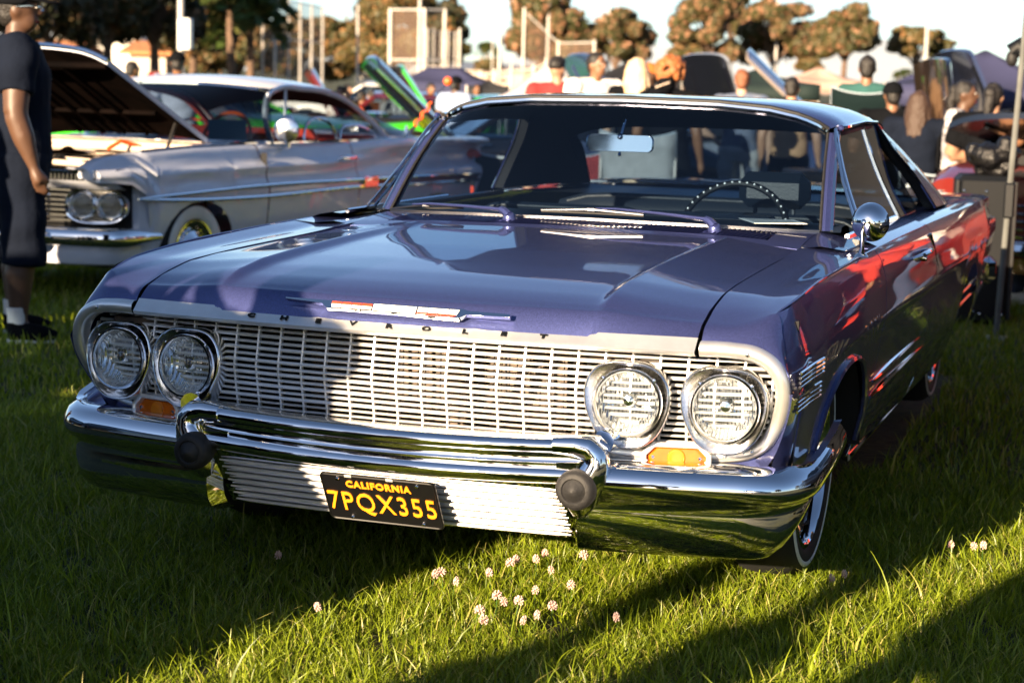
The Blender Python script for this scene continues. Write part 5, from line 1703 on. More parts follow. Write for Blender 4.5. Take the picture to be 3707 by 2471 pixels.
for s in (1,-1):
    mb = MB().ball(tuple(Wp([(s*.42,-.22,.475)])[0]), (.075,.06,.085), 16, 10); g_ = mb.build('bumper_guard', 'chrome', wc)
    MB().ball(tuple(Wp([(s*.43,-.285,.462)])[0]), (.06,.045,.062), 16, 10).build('guard_tip', 'rubber', wc)
# bay: firewall, supports, engine, all open to the low sun
mb = MB(); mb.box(tuple(Wp([(0,1.32,.80)])[0]), (1.34,.03,.40)); mb.bbox(tuple(Wp([(0,1.26,.96)])[0]), (1.34,.10,.05), .012); mb.tube(Wp([(-.7,1.2,.90),(0,1.16,.915),(.7,1.2,.90)]), .020, 8)
mb.build('firewall', 'cream_metal', wc)
mb = MB(); mb.box(tuple(Wp([(0,.16,.72)])[0]), (1.36,.04,.24)); mb.bbox(tuple(Wp([(0,.10,.85)])[0]), (1.36,.14,.03), .01)
mb.build('radiator_support', 'engine_black', wc)
for y, z, w in ((.30,.868,.018),(.42,.885,.012),(1.05,.935,.022)):
    MB().tube(Wp([(-.70,y+.03,z),(0,y,z+.018),(.70,y+.03,z)]), w, 8).build('bay_rail', 'cream_metal', wc)
mb = MB(); mb.bbox(tuple(Wp([(0,.68,.70)])[0]), (.52,.62,.30), .05); mb.lathe(tuple(Wp([(0,.66,.86)])[0]), [(.19,0),(.20,.02),(.19,.05),(.05,.06),(0,.062)], seg=28)
mb.build('engine', 'engine_black', wc)
MB().lathe(tuple(Wp([(0,.66,.925)])[0]), [(.185,0),(.175,.012),(.05,.018),(.018,.04),(0,.042)], seg=28).build('air_cleaner_lid', 'chrome', wc)
for s in (1,-1):
    MB().bbox(tuple(Wp([(s*.26,.70,.84)])[0]), (.13,.5,.07), .02).build('valve_cover', 'chrome', wc)
    MB().grid(Wp(np.array([[(s*.62,y,.93),(s*.72,y,.955)] for y in (.15,.6,1.25)]))).build('inner_panel', 'cream_metal', wc)
mb = MB().bbox(tuple(Wp([(.48,.42,.82)])[0]), (.20,.16,.16), .012); mb.build('battery', 'black', wc)
MB().tube(Wp([(.12,.2,.86),(.16,.35,.90),(.1,.5,.9)]), .024, 8).build('radiator_hose', 'rubber', wc)
MB().tube(Wp([(.30,1.1,.96),(.24,.95,1.0),(.20,.85,.95)]), .014, 8).build('ignition_lead', 'orange_plastic', wc)
MB().tube(Wp([(.64,.95,.97),(.66,1.02,1.12),(.67,1.08,1.12)]), .012, 6).build('hood_hinge', 'engine_black', wc)
# raised bonnet, hinged at the cowl
hv0, hv1 = np.array((0,1.27,1.025)), np.array((0,.16,1.52))
d = (hv1-hv0); nrm = np.array((0,-d[2],d[1])); nrm = -nrm/np.linalg.norm(nrm)       # upper face normal
if nrm[1] < 0: nrm = -nrm
def hood_pts(off):
    rows = []
    for t in np.linspace(0,1.0,13):
        r = []
        for x in np.linspace(-1,1,25):
            w = .76*(1-.03*t)
            edge = .10*max(0,abs(x)-.6)**2*2
            bow = .06*(1-x*x)*(.3+.7*t)
            tt = t*(1-.03*max(0,abs(x)-.75)*2*(t > .9))
            p = hv0 + d*tt + nrm*(bow - edge + off)
            r.append((x*w, p[1], p[2]))
        rows.append(r)
    return np.array(rows)
U_, D_ = hood_pts(.03), hood_pts(-.004)
hd = MB().grid(Wp(U_))
for a, b in ((U_[0],D_[0]),(U_[-1],D_[-1]),(U_[:,0],D_[:,0]),(U_[:,-1],D_[:,-1])): hd.strip(Wp(a), Wp(b))
hood2 = hd.build('raised_hood', 'white_paint', wc, ang=50)
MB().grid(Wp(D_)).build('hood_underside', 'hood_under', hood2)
mb = MB()
for k in (-.6,-.2,.2,.6): mb.tube(Wp([(k*.5, *(hv0+d*t-nrm*.02)[1:]) for t in (.08,.5,.92)]), .018, 6)
mb.tube(Wp([(x, *(hv0+d*.93-nrm*.015)[1:]) for x in (-.68,0,.68)]), .02, 6); mb.tube(Wp([(x, *(hv0+d*.35-nrm*.015)[1:]) for x in (-.6,0,.6)]), .015, 6)
mb.build('hood_brace', 'hood_under', hood2)
MB().tube(Wp(hood_pts(.018)[-1]), .016, 8).build('hood_edge_trim', 'chrome', hood2)
# cabin
def wsl(x): return np.array((x*.86, 1.34+.62*abs(x)**2.6, 1.005-.01*abs(x)))
def wst(x): return np.array((x*.775, 1.93+.10*abs(x)**3, 1.368-.035*abs(x)**2.5))
rows = []
for t in np.linspace(0,1,12):
    rows.append([wsl(x)+(wst(x)-wsl(x))*t + np.array((.03*math.copysign(1,x)*abs(x)**3, -.045, .02))*sin(pi*t) for x in np.linspace(-1,1,37)])
rows = np.array(rows)
MB().grid(Wp(rows), flip=True).build('windscreen', 'glass_dark', wc)
MB().tube(Wp(rows[-1]), .014, 6).build('screen_trim', 'chrome', wc)
MB().tube(Wp(rows[0]), .010, 6).build('screen_trim', 'chrome', wc)
rf = []
for y, zc, ze, w in ((1.93,1.385,1.345,.78),(2.0,1.405,1.355,.79),(2.2,1.425,1.365,.79),(2.6,1.425,1.362,.785),(2.9,1.405,1.34,.785),(3.2,1.35,1.27,.79),(3.45,1.27,1.16,.80)):
    rf.append([(x*w, y + (.10*abs(x)**3 if y < 2.05 else 0), ze+(zc-ze)*(1-abs(x)**2.6)) for x in np.linspace(-1,1,25)])
rf = np.array(rf); rf2 = np.stack([cr(rf[:, j], 24) for j in range(25)], 1)
mb = MB().grid(Wp(rf2), flip=True)
lo_ = rf2[0].copy(); lo_[:, 2] -= .028; lo_[:, 1] += .01; mb.strip(Wp(lo_), Wp(rf2[0]))
mb.build('roof', 'white_roof', wc, ang=50)
inn = rf2.copy(); inn[..., 2] -= .03; MB().grid(Wp(inn)).build('headliner', 'headliner', wc)
MB().strip(Wp(rf2[-1]), Wp([(x*.86, 4.2, .985) for x in np.linspace(-1,1,25)])).build('rear_window', 'glass_dark', wc)
MB().grid(Wp(np.array([[(x, y, wz(y)-.0) for x in np.linspace(-.76,.76,9)] for y in (4.15,4.6,5.2)]))).build('boot_lid', 'white_paint', wc)
MB().bbox(tuple(Wp([(0,5.24,.70)])[0]), (1.7,.06,.50), .03).build('tail_panel', 'white_paint', wc)
mb = MB().tube(Wp([(-1.0,4.95,.475),(-.97,5.28,.475),(-.5,5.38,.475),(.5,5.38,.475),(.97,5.28,.475),(1.0,4.95,.475)]), .055, 10); mb.build('rear_bumper', 'chrome', wc)
MB().grid(Wp(np.array([[(x, y, .995+.004*(1-abs(x))) for x in np.linspace(-.78,.78,11)] for y in (1.25,1.36+.3)]))).build('cowl', 'white_paint', wc)
mb = MB(); mb.bbox(tuple(Wp([(0,1.72,.96)])[0]), (1.36,.22,.06), .02); mb.build('dashboard', 'vinyl_navy', wc)
for y, z in ((2.75,1.06),(3.7,1.0)):
    mb = MB().bbox(tuple(Wp([(0,y,.78)])[0]), (1.35,.16,(z-.78)*2), .05); mb.build('seat_back', 'red_vinyl', wc)
for s in (1,-1):
    MB().bbox(tuple(Wp([(s*.84,2.6,.76)])[0]), (.05,1.8,.40), .02).build('door_card', 'red_vinyl', wc)
    if s < 0:
        rail = cr([(-.77,2.03,1.0),(-.755,1.975,1.12),(-.75,2.02,1.27),(-.74,2.2,1.315),(-.74,2.7,1.31),(-.75,3.1,1.24),(-.80,3.6,.99)], 30)
        MB().tube(Wp(rail), .026, 6).build('window_lining', 'red_vinyl', wc)
        MB().tube(Wp([(-.76,2.22,.99),(-.745,2.3,1.31)]), .02, 6).build('window_lining', 'red_vinyl', wc)
swh = thing('steering_wheel', None, None, tuple(Wp([(.40,2.02,1.0)])[0])); swh.parent = wc; swh.rotation_euler = (rad(66),0,0)
mb = MB().tube([(.19*cos(a), .19*sin(a), 0) for a in np.linspace(0,2*pi,41)], .013, 8, caps=False); mb.build('rim', 'orange_plastic', swh)
mb = MB(); mb.lathe((0,0,0), [(0,.03),(.04,.02),(.04,-.04)], seg=14); mb.tube([(-.19,0,0),(0,-.01,-.01),(.19,0,0)], .009, 6); mb.build('spoke', 'red_vinyl', swh)
# spot lamps at the screen pillar, second one on the far side
for (x, y, z, k) in ((1.0,1.93,1.075,1),(-.72,1.95,1.12,1)):
    sp = thing('spot_lamp', None, None, tuple(Wp([(x,y,z)])[0])); sp.parent = wc; sp.rotation_euler = (0,0,rad(20))
    MB().lathe((0,0,0), [(.02,.12),(.05,.09),(.075,.04),(.085,0),(.085,-.015),(.075,-.02)], axis=(0,1,0), seg=24).build('shell', 'chrome', sp)
    MB().lathe((0,-.02,0), [(.076,0),(.05,-.008),(0,-.013)], axis=(0,1,0), seg=24).build('lens', 'chrome_worn', sp)
    MB().tube([(0,.05,-.06),(0,.06,-.11),(-.06,.08,-.13)], .012, 8).build('bracket', 'chrome', sp)
mb = MB().lathe(tuple(Wp([(.93,2.05,1.12)])[0]), [(.02,.05),(.05,.03),(.06,0),(.055,-.012),(0,-.014)], axis=(0,1,0), seg=24, sx=.8); mb.tube(Wp([(.93,2.07,1.08),(.92,2.08,.99)]), .01, 8)
mb.build('door_mirror', 'chrome', wc)
# card standing behind the screen
card = MB(); P = Wp([(.50,1.64,1.005),(.74,1.78,1.005),(.70,1.84,1.135),(.46,1.70,1.135)])
P = [tuple(p) for p in P]
card.add(P + [(p[0]+.002,p[1]+.004,p[2]) for p in P], [(0,1,2,3),(7,6,5,4),(0,4,5,1),(1,5,6,2),(2,6,7,3),(3,7,4,0)])
co = card.build('display_card', 'teal_card', None, smooth=False)
co.matrix_world = wc.matrix_basis.copy()
tag(co, 'blue-green display card propped behind the white coupe\'s windscreen', 'card')
# aerial with an orange ball and a twisted orange ribbon
an = thing('aerial', None, None, tuple(Wp([(.80,4.12,.985)])[0])); an.parent = wc
top = Vector((.30,.10,.43))
MB().tube([(0,0,0), tuple(top*.5), tuple(top)], [.008,.005,.003], 6).build('mast', 'chrome', an)
MB().lathe((0,0,0), [(.03,0),(.022,.03),(.008,.09)], seg=12).build('aerial_base', 'chrome', an)
MB().ball(tuple(top), .036, 14, 10).build('aerial_ball', 'orange_plastic', an)
MB().tube([tuple(top*t + Vector((.012*sin(t*40),.012*cos(t*40),0))) for t in np.linspace(.12,.62,24)], .012, 6).build('ribbon', 'orange_plastic', an)
# ================================================================== people
def skin(name, c): MAT[name] = M(name, c, .5, var=.08, vscale=12)
skin('skin_deep', (.085,.042,.024)); skin('skin_brown', (.20,.095,.050)); skin('skin_tan', (.36,.20,.125)); skin('skin_light', (.48,.30,.21))
def cloth(name, c, **k):
    MAT[name] = M(name, c, .9, spec=.08, var=k.get('var', .15), vscale=k.get('vs', 6), bump=.35, bscale=16, col2=k.get('col2'))
cloth('cloth_navy', (.006,.009,.018)); cloth('cloth_black', (.004,.0045,.006)); cloth('cloth_denim', (.10,.13,.24), var=.3); cloth('cloth_maroon', (.22,.035,.035))
cloth('cloth_white', (.74,.72,.70), var=.05); cloth('cloth_tan', (.42,.25,.14)); cloth('cloth_pale_blue', (.26,.32,.46)); cloth('cloth_plaid', (.06,.085,.15), col2=(.15,.17,.22), vs=18)
cloth('cloth_pattern', (.10,.095,.11), col2=(.55,.54,.56), vs=26); cloth('cloth_red', (.50,.045,.03)); cloth('cloth_grey', (.30,.31,.32)); cloth('cloth_teal', (.03,.09,.085)); cloth('cloth_jean', (.045,.065,.13), var=.3); cloth('cloth_lilac', (.30,.28,.42))
cloth('cloth_orange', (.55,.16,.04))
MAT['hair_black'] = M('hair_black', (.012,.010,.009), .5, bump=.6, bscale=60)
MAT['hair_blonde'] = M('hair_blonde', (.62,.42,.24), .4, col2=(.80,.62,.42), vscale=14, bump=.8, bscale=50)
MAT['hair_ginger'] = M('hair_ginger', (.24,.075,.020), .5, col2=(.42,.15,.045), vscale=22, bump=1.0, bscale=40)
MAT['hair_brown'] = M('hair_brown', (.05,.028,.018), .5, bump=.7, bscale=50)
MAT['hair_red'] = M('hair_short_red', (.20,.075,.035), .6, bump=.6, bscale=60)
MAT['eye_white'] = M('eye_white', (.7,.68,.66), .3)
MAT['sole'] = M('shoe_sole', (.6,.6,.58), .7)

def remesh(o, vox, smooth=5, fold=0):
    r = o.modifiers.new('remesh', 'REMESH'); r.mode = 'VOXEL'; r.voxel_size = vox; r.use_smooth_shade = True
    s = o.modifiers.new('smooth', 'SMOOTH'); s.factor = .5; s.iterations = smooth
    dg = bpy.context.evaluated_depsgraph_get()
    me = bpy.data.meshes.new_from_object(o.evaluated_get(dg))
    old = o.data
    o.modifiers.clear()
    o.data = me
    bpy.data.meshes.remove(old)
    me.name = o.name
    if fold:
        co = np.empty(len(me.vertices)*3, np.float32); me.vertices.foreach_get('co', co); co = co.reshape(-1, 3)
        nr = np.empty(len(me.vertices)*3, np.float32); me.vertices.foreach_get('normal', nr); nr = nr.reshape(-1, 3)
        q = co*np.array((7.0, 7.0, 15.0)) + fold*31
        f_ = np.sin(q[:,0]+1.7*np.sin(q[:,2]*.8+q[:,1]))*np.sin(q[:,2]+1.9*np.sin(q[:,0]*.9)) + .5*np.sin(q[:,2]*2.1+q[:,0]*1.7+q[:,1]*2.3)
        me.vertices.foreach_set('co', (co + nr*(f_*.0065)[:, None]).ravel()); me.update()
    me.polygons.foreach_set('use_smooth', [True]*len(me.polygons))
    return o

def ell_loft(mb, secs, seg=18):
    """Stack of ellipses (x, y, z, rx, ry), closed at both ends."""
    rows = [[(x+rx*cos(2*pi*k/seg), y+ry*sin(2*pi*k/seg), z) for k in range(seg)] for x, y, z, rx, ry in secs]
    b = len(mb.v)
    mb.grid(np.array(rows), cv=True)
    mb.f.append(tuple(range(b+seg-1, b-1, -1))); mb.m.append(0)
    e = b+(len(secs)-1)*seg
    mb.f.append(tuple(range(e, e+seg))); mb.m.append(0)

def person(label, x, y, height, rz, skin_='skin_brown', top='cloth_navy', legs='cloth_black', hair='hair_black', hair_style='short', group=None, arms=('down','down'),
           build=1.0, sleeves='short', shorts=False, shoes='cloth_black', head_turn=0.0, cap=None, seated=False, glasses=False, z0=None, detail=.014, lean=0.0, seat_h=.46, extra=None, socks=False):
    k = height/1.75
    zz = float(gz(y)) if z0 is None else z0
    t = thing('person', label, 'person', (x, y, zz), rz, group)
    t.scale = (k, k, k)
    W = build
    # --- joints, figure faces -Y
    dz = 0.0; 
    hipz = .93
    if seated:
        dz = seat_h + .10 - .93; hipz = seat_h + .10
    def up(p): return (p[0], p[1] + lean*max(0, p[2]-.93), p[2]+dz)
    sh = {1: (.195*W, .01, 1.42), -1: (-.195*W, .01, 1.42)}
    A = {}
    for s, mode in zip((1, -1), arms):
        if mode == 'down': A[s] = [sh[s], (s*(.255*W), .03, 1.13), (s*(.265*W), -.05, .88)]
        elif mode == 'fold': A[s] = [sh[s], (s*.27*W, -.02, 1.14), (s*.06, -.27*max(1,W*.95), 1.16)]
        elif mode == 'front': A[s] = [sh[s], (s*.25*W, -.06, 1.14), (s*.12, -.32, 1.10)]
        elif mode == 'hip': A[s] = [sh[s], (s*.40*W, .06, 1.17), (s*.22*W, -.06, 1.0)]
        elif mode == 'raise': A[s] = [sh[s], (s*.30, -.20, 1.32), (s*.16, -.36, 1.50)]
        elif mode == 'lap': A[s] = [sh[s], (s*.27*W, -.06, 1.13), (s*.10, -.34, 1.02)]
        A[s] = [up(p) for p in A[s]]
    L = {}
    for s in (1, -1):
        if seated: L[s] = [(s*.10*W, 0, hipz), (s*.13*W, -.43, seat_h+.07), (s*.12*W, -.40, .09)]
        else: L[s] = [(s*.095*W, 0, .93), (s*.11*W, -.015, .50), (s*.125*W, .02, .085)]
    hx, hy, hz = up((0, -.02, 1.625))
    Rh = Matrix.Rotation(head_turn, 3, 'Z')
    def hd(p): 
        v = Rh @ Vector(p); return (hx+v.x, hy+v.y, hz+v.z)
    # --- body, one skin
    mb = MB()
    ell_loft(mb, [up((0,.0,z)) + (rx*W, ry*W) for z, rx, ry in ((.86,.10,.09),(.92,.155,.105),(1.0,.150,.105),(1.10,.138,.10),(1.22,.152,.108),(1.33,.168,.105),(1.42,.150,.085),(1.47,.085,.065))])
    mb.tube([up((0,.012,1.42)), up((0,.0,1.50)), hd((0,.012,-.06))], [.068,.056,.056], 12)
    mb.ball(hd((0,.008,.02)), (.074,.094,.102), 18, 12, Rh)
    mb.ball(hd((0,-.030,-.045)), (.056,.058,.062), 14, 10, Rh)
    mb.tube([hd((0,-.092,.022)), hd((0,-.106,-.008)), hd((0,-.098,-.018))], [.010,.015,.012], 8)
    for s in (1,-1):
        mb.ball(hd((s*.074,.012,-.002)), (.012,.022,.032), 10, 8, Rh)
        mb.ball(hd((s*.030,-.082,.034)), (.024,.014,.008), 8, 6, Rh)
        a = A[s]
        mb.tube([a[0], tuple((Vector(a[0])*.5+Vector(a[1])*.5)), a[1]], [.060*W,.053*W,.044*W], 12)
        mb.ball(a[0], .062*W, 12, 8)
        mb.tube([up((s*.02,.012,1.45)), up((s*.10*W,.012,1.42)), a[0]], [.050,.056*W,.058*W], 12)
        mb.tube([a[1], tuple((Vector(a[1])*.55+Vector(a[2])*.45)), a[2]], [.044*W,.042*W,.028], 12)
        # hand: palm, four curled fingers, thumb leaving its side
        d = (Vector(a[2])-Vector(a[1])).normalized()
        side = Vector((s,0,0)) - d*d.x*s; side = side.normalized()
        nrm_ = d.cross(side)
        w0 = Vector(a[2])
        mb.tube([tuple(w0), tuple(w0+d*.045), tuple(w0+d*.085)], [.026,.034,.034], 10, flat=1.0)
        for q in range(4):
            b0 = w0 + d*.08 + Vector((0,1,0))*((q-1.5)*.019) if abs(d.y) < .7 else w0 + d*.08 + Vector((0,0,1))*((q-1.5)*.019)
            ln = (.062,.072,.068,.054)[q]
            mb.tube([tuple(b0), tuple(b0+d*ln*.55-side*.006), tuple(b0+d*ln*.9-side*.022)], [.0095,.009,.0075], 6)
        tb = w0 + d*.03 + Vector((0,-1,0))*.03
        mb.tube([tuple(tb), tuple(tb+d*.03+Vector((0,-.018,0))), tuple(tb+d*.055+Vector((0,-.018,0))-side*.006)], [.012,.0105,.008], 6)
        l = L[s]
        mid1 = Vector(l[0])*.55+Vector(l[1])*.45
        mb.tube([l[0], tuple(mid1), l[1]], [.085*W,.076*W,.054*W], 14)
        mid2 = Vector(l[1])*.62+Vector(l[2])*.38
        mb.tube([l[1], tuple(mid2+Vector((0,.015,0))), l[2]], [.054*W,.056*W,.036], 14)
        mb.tube([l[2], (l[2][0]+s*.01, l[2][1]-.06, .05), (l[2][0]+s*.02, l[2][1]-.15, .035)], [.04,.042,.034], 10)
    body = remesh(mb.build('body', skin_, t), detail)
    # --- top
    mb = MB()
    zb = .90 if not seated else .93
    ell_loft(mb, [up((0,.002,z)) + (rx*W, ry*W) for z, rx, ry in ((zb,.176,.128),(1.0,.172,.124),(1.10,.160,.118),(1.22,.170,.124),(1.33,.186,.120),(1.42,.168,.102),(1.465,.098,.080),(1.478,.078,.070))])
    for s in (1,-1):
        a = A[s]
        mb.ball(a[0], .076*W, 12, 8)
        mb.tube([up((s*.02,.012,1.455)), up((s*.10*W,.012,1.435)), a[0]], [.060,.066*W,.070*W], 12)
        if sleeves == 'short':
            e = Vector(a[0])*.32+Vector(a[1])*.68
            mb.tube([a[0], tuple((Vector(a[0])+e)/2), tuple(e)], [.074*W,.072*W,.068*W], 14)
        elif sleeves == 'long':
            mb.tube([a[0], tuple((Vector(a[0])+Vector(a[1]))/2), a[1]], [.074*W,.066*W,.058*W], 14)
            mb.tube([a[1], a[2]], [.058*W,.040], 14)
    remesh(mb.build('shirt', top, t), detail*1.1, 4, fold=1+x % 1)
    # --- legs
    mb = MB()
    if seated: ell_loft(mb, [(0,.0,hipz-.11,.15*W,.12*W),(0,0,hipz,.178*W,.14*W),(0,0,hipz+.09,.165*W,.124*W)])
    else: ell_loft(mb, [(0,0,.80,.16*W,.115*W),(0,0,.90,.178*W,.128*W),(0,0,1.0,.166*W,.120*W)])
    for s in (1,-1):
        l = L[s]
        mb.tube([l[0], tuple(Vector(l[0])*.5+Vector(l[1])*.5), l[1]], [.098*W,.092*W,(.080 if shorts else .068)*W], 14)
        if shorts:
            e = Vector(l[1])*.72+Vector(l[2])*.28
            mb.tube([l[1], tuple(e)], [.082*W,.086*W], 14)
        else:
            mb.tube([l[1], tuple(Vector(l[1])*.4+Vector(l[2])*.6), l[2]], [.070*W,.064*W,.054*W], 14)
    remesh(mb.build('shorts' if shorts else 'trousers', legs, t), detail*1.1, 4, fold=2+y % 1)
    for s in (1,-1):
        l = L[s]
        mb = MB(); mb.tube([(l[2][0], l[2][1]+.05,.045),(l[2][0]+s*.008,l[2][1]-.03,.055),(l[2][0]+s*.016,l[2][1]-.11,.042),(l[2][0]+s*.02,l[2][1]-.185,.030)], [.043,.052,.050,.030], 12)
        mb.tube([(l[2][0],l[2][1]+.01,.05),(l[2][0],l[2][1]+.012,.11)], [.05,.048], 12)
        sh_ = remesh(mb.build('shoe', shoes, t), detail*.9, 3)
        MB().bbox((l[2][0]+s*.01, l[2][1]-.065, .012), (.088,.25,.020), .008).build('sole', 'sole', sh_)
        if socks:
            MB().lathe((l[2][0],l[2][1]+.008,.10), [(.046,0),(.047,.04),(.049,.08),(.046,.082)], seg=16).build('sock', 'cloth_white', t)
    # --- face detail
    for s in (1,-1):
        mb = MB().ball(hd((s*.030,-.084,.018)), (.011,.007,.007), 10, 6, Rh); e = mb.build('eye', 'eye_white', t)
        MB().ball(hd((s*.030,-.0905,.018)), .0045, 8, 6).build('iris', 'hair_black', e)
        MB().tube([hd((s*.014,-.092,.038)), hd((s*.032,-.091,.044)), hd((s*.050,-.080,.038))], [.003,.0045,.0025], 6).build('eyebrow', hair if hair != 'hair_blonde' else 'hair_brown', t)
    MB().tube([hd((-.024,-.078,-.052)), hd((0,-.088,-.053)), hd((.024,-.078,-.052))], [.003,.006,.003], 6).build('lips', 'skin_brown' if skin_ != 'skin_deep' else 'cloth_maroon', t)
    # --- hair
    mb = MB()
    def cap_shell(rx, ry, rz_, cz, cutz, front=-.055):
        P = []
        for i in range(13):
            th = pi*i/24
            row = []
            for q in range(28):
                a = 2*pi*q/28
                fr = -cos(a)*0 - sin(a)          # +1 at the front
                low = cutz + (front-cutz)*max(0, fr)**.7*-1 if False else 0
                zl = (cutz if fr < .25 else cutz + (.055-cutz)*min(1,(fr-.25)/.35))
                z_ = rz_*cos(th)
                tt = sin(th)
                zfin = cz + zl + (cz+rz_-cz-zl)*cos(th)
                row.append(hd((rx*cos(a)*tt**.8, .008+ry*sin(a)*tt**.8, zfin)))
            P.append(row)
        return np.array(P)
    if hair_style in ('short', 'bun', 'long', 'fade'):
        hb = MB()
        hb.ball(hd((0,.022,.036 if hair_style != 'fade' else .056)), (.0815,.098,.092 if hair_style != 'fade' else .074), 18, 12, Rh)
        if hair_style != 'fade': hb.ball(hd((0,.052,-.012)), (.066,.066,.075), 14, 10, Rh)
        gq = np.random.default_rng(int(abs(x*971+y*13)) % 9999)
        for q in range(26):
            dv = Vector(gq.normal(size=3)).normalized()
            if dv.z < -.1 or (dv.y < -.5 and dv.z < .6): continue
            hb.ball(hd((dv.x*.070, .022+dv.y*.086, .040+dv.z*.080)), float(gq.uniform(.014,.024)), 7, 5)
        remesh(hb.build('hair', hair, t), .012, 2)
        if hair_style == 'fade':
            mb.ball(hd((0,0,.085)), (.080,.098,.062), 16, 10, Rh); remesh(mb.build('hair_top', hair, t), .012, 2)
        if hair_style == 'bun':
            MB().ball(hd((0,.10,.04)), (.05,.05,.055), 14, 10).build('hair_bun', hair, t)
            mb.tube([hd((0,.09,.02)), hd((0,.125,-.05)), hd((.01,.12,-.16))], [.05,.045,.02], 12); mb.build('hair_tail', hair, t)
        if hair_style == 'long':
            for q in range(15):
                a = pi*(.03+.94*q/14)
                bx, by = .082*cos(a), .012+.095*sin(a)
                j = .014*sin(q*2.3)
                mb.tube([hd((bx*.7,by*.8,.09)), hd((bx,by,.0)), hd((bx*1.12+j,by*1.12,-.14)), hd((bx*1.15-j,by*1.20+.02,-.28)), hd((bx*.95+j,by*1.1+.02,-.38))], [.026,.034,.034,.028,.008], 8)
            remesh(mb.build('hair_length', hair, t), .011, 2)
    if hair_style == 'curly':
        g = np.random.default_rng(5)
        for q in range(150):
            d = Vector(g.normal(size=3)).normalized()
            if d.y < -.35 and d.z < .45: continue
            if d.z < -.6: continue
            c = hd((d.x*.125, .02+d.y*.13, .045+d.z*.12))
            mb.ball(c, float(g.uniform(.020,.034)), 7, 5)
        remesh(mb.build('hair', hair, t), .012, 1)
    if cap:
        o = MB().grid(cap_shell(.090,.112,.132,0.0,.028), cv=True).build('cap', cap, t)
        sol = o.modifiers.new('thick', 'SOLIDIFY'); sol.thickness = .006
        rows = []
        for q in np.linspace(-1,1,13):
            a = q*1.0
            rows.append([hd((.088*sin(a), -.095*cos(a)+.006, .060)), hd((.092*sin(a), -.15*cos(a)-.01, .052)), hd((.082*sin(a), -.20*cos(a)**.6, .040))])
        pk = MB().grid(np.array([[tuple(p) for p in r] for r in rows])).build('cap_peak', cap, o)
        sol = pk.modifiers.new('thick', 'SOLIDIFY'); sol.thickness = .006
        MB().ball(hd((0,.008,.136)), .009, 8, 6).build('cap_button', cap, o)
    if glasses:
        g_ = MB()
        for s in (1,-1):
            g_.tube([hd((s*.032+.022*cos(a), -.103, .016+.019*sin(a))) for a in np.linspace(0,2*pi,17)], .003, 6, caps=False)
            g_.tube([hd((s*.054,-.10,.02)), hd((s*.078,-.05,.022)), hd((s*.082,.012,.016))], .0028, 6)
        g_.tube([hd((-.010,-.104,.018)), hd((.010,-.104,.018))], .0025, 6)
        g_.build('glasses', 'chrome', t)
    return t, hd, up

def pp(sx, d): return spot(sx, d)
def hgt(sx, sy, d, y): return top_z(sx, sy, d) - float(gz(y))
GB = 'onlookers beyond the purple car'
def onlooker(label, sx, sy, d, rz, **k):
    x, y = pp(sx, d)
    h = hgt(sx, sy, d, y)
    return person(label, x, y, k.pop('h', None) or h, rz, group=k.pop('group', GB), **k)
# the man at the left edge, close to the white coupe
x, y = pp(62, 9.3)
person('man in dark cap, navy T-shirt and long shorts at the left edge, back turned', x, y, 1.80, rad(128), skin_='skin_deep', top='cloth_navy', legs='cloth_navy', hair='hair_black', cap='cloth_black', shorts=True, glasses=True, build=1.32, socks=True, arms=('down','down'), detail=.012, head_turn=rad(-12))
onlooker('man in dark cap and pale blue shirt bending behind the white coupe\'s roof', 652, 190, 20, rad(200), top='cloth_pale_blue', cap='cloth_black', skin_='skin_brown', lean=.25, build=1.15)
onlooker('person in lilac top half hidden behind the raised white bonnet', 478, 222, 22, rad(160), top='cloth_lilac', skin_='skin_brown', build=1.1)
onlooker('man in maroon T-shirt with dark faded hair turned away', 2018, 210, 17.5, rad(205), top='cloth_maroon', hair_style='fade', skin_='skin_tan', build=1.18, head_turn=rad(-35))
wm, hdw, upw = onlooker('balding man in white jacket with navy sides looking down to the right', 2156, 190, 17, rad(55), top='cloth_white', legs='cloth_jean', hair='hair_black', skin_='skin_brown', build=1.25, sleeves='long', arms=('front','down'), head_turn=rad(8))
mb = MB()
for s in (-1,):
    ell_loft(mb, [upw((-.06,-.035,z)) + (.165, .14) for z in (.92,1.05,1.2,1.3,1.36)])
mb.build('jacket_panel', 'cloth_navy', wm)
onlooker('woman with long straight blonde hair and black top seen from behind', 2305, 208, 16, rad(190), top='cloth_black', hair='hair_blonde', hair_style='long', skin_='skin_light', build=1.0)
onlooker('laughing woman in orange headband between the blonde hair and ginger curls', 2352, 232, 17.8, rad(-40), top='cloth_black', hair='hair_black', skin_='skin_deep', cap='cloth_orange')
cu, hdc, upc = onlooker('person with big ginger curls and a black cap hanging at the nape', 2425, 222, 15, rad(172), top='cloth_black', hair='hair_ginger', hair_style='curly', skin_='skin_brown', build=1.12)
mb = MB()
mb.lathe(hdc((0,.115,-.075)), [(.0,.055),(.045,.045),(.075,.010),(.080,-.03),(.072,-.05)], axis=(0,1,-.35), seg=20); mb.bbox(hdc((0,.16,-.145)), (.13,.10,.012), .005)
cp = mb.build('backward_cap', 'cloth_black', cu)
mb = MB()
for q in range(8): mb.ball(hdc((-.06+.017*q, .185, -.062-.006*q)), .009, 8, 5)
tag(mb.build('chain_bead', 'cream_metal', cp), kind='stuff')
onlooker('man with cropped reddish hair in blue plaid shirt, back turned', 2687, 252, 17.5, rad(185), top='cloth_plaid', legs='cloth_grey', hair='hair_red', skin_='skin_light', build=1.15, arms=('hip','down'))
onlooker('man in tan T-shirt with dark hair beside the camp chair', 2868, 280, 17, rad(180), top='cloth_tan', legs='cloth_black', hair='hair_black', skin_='skin_tan', build=1.15)
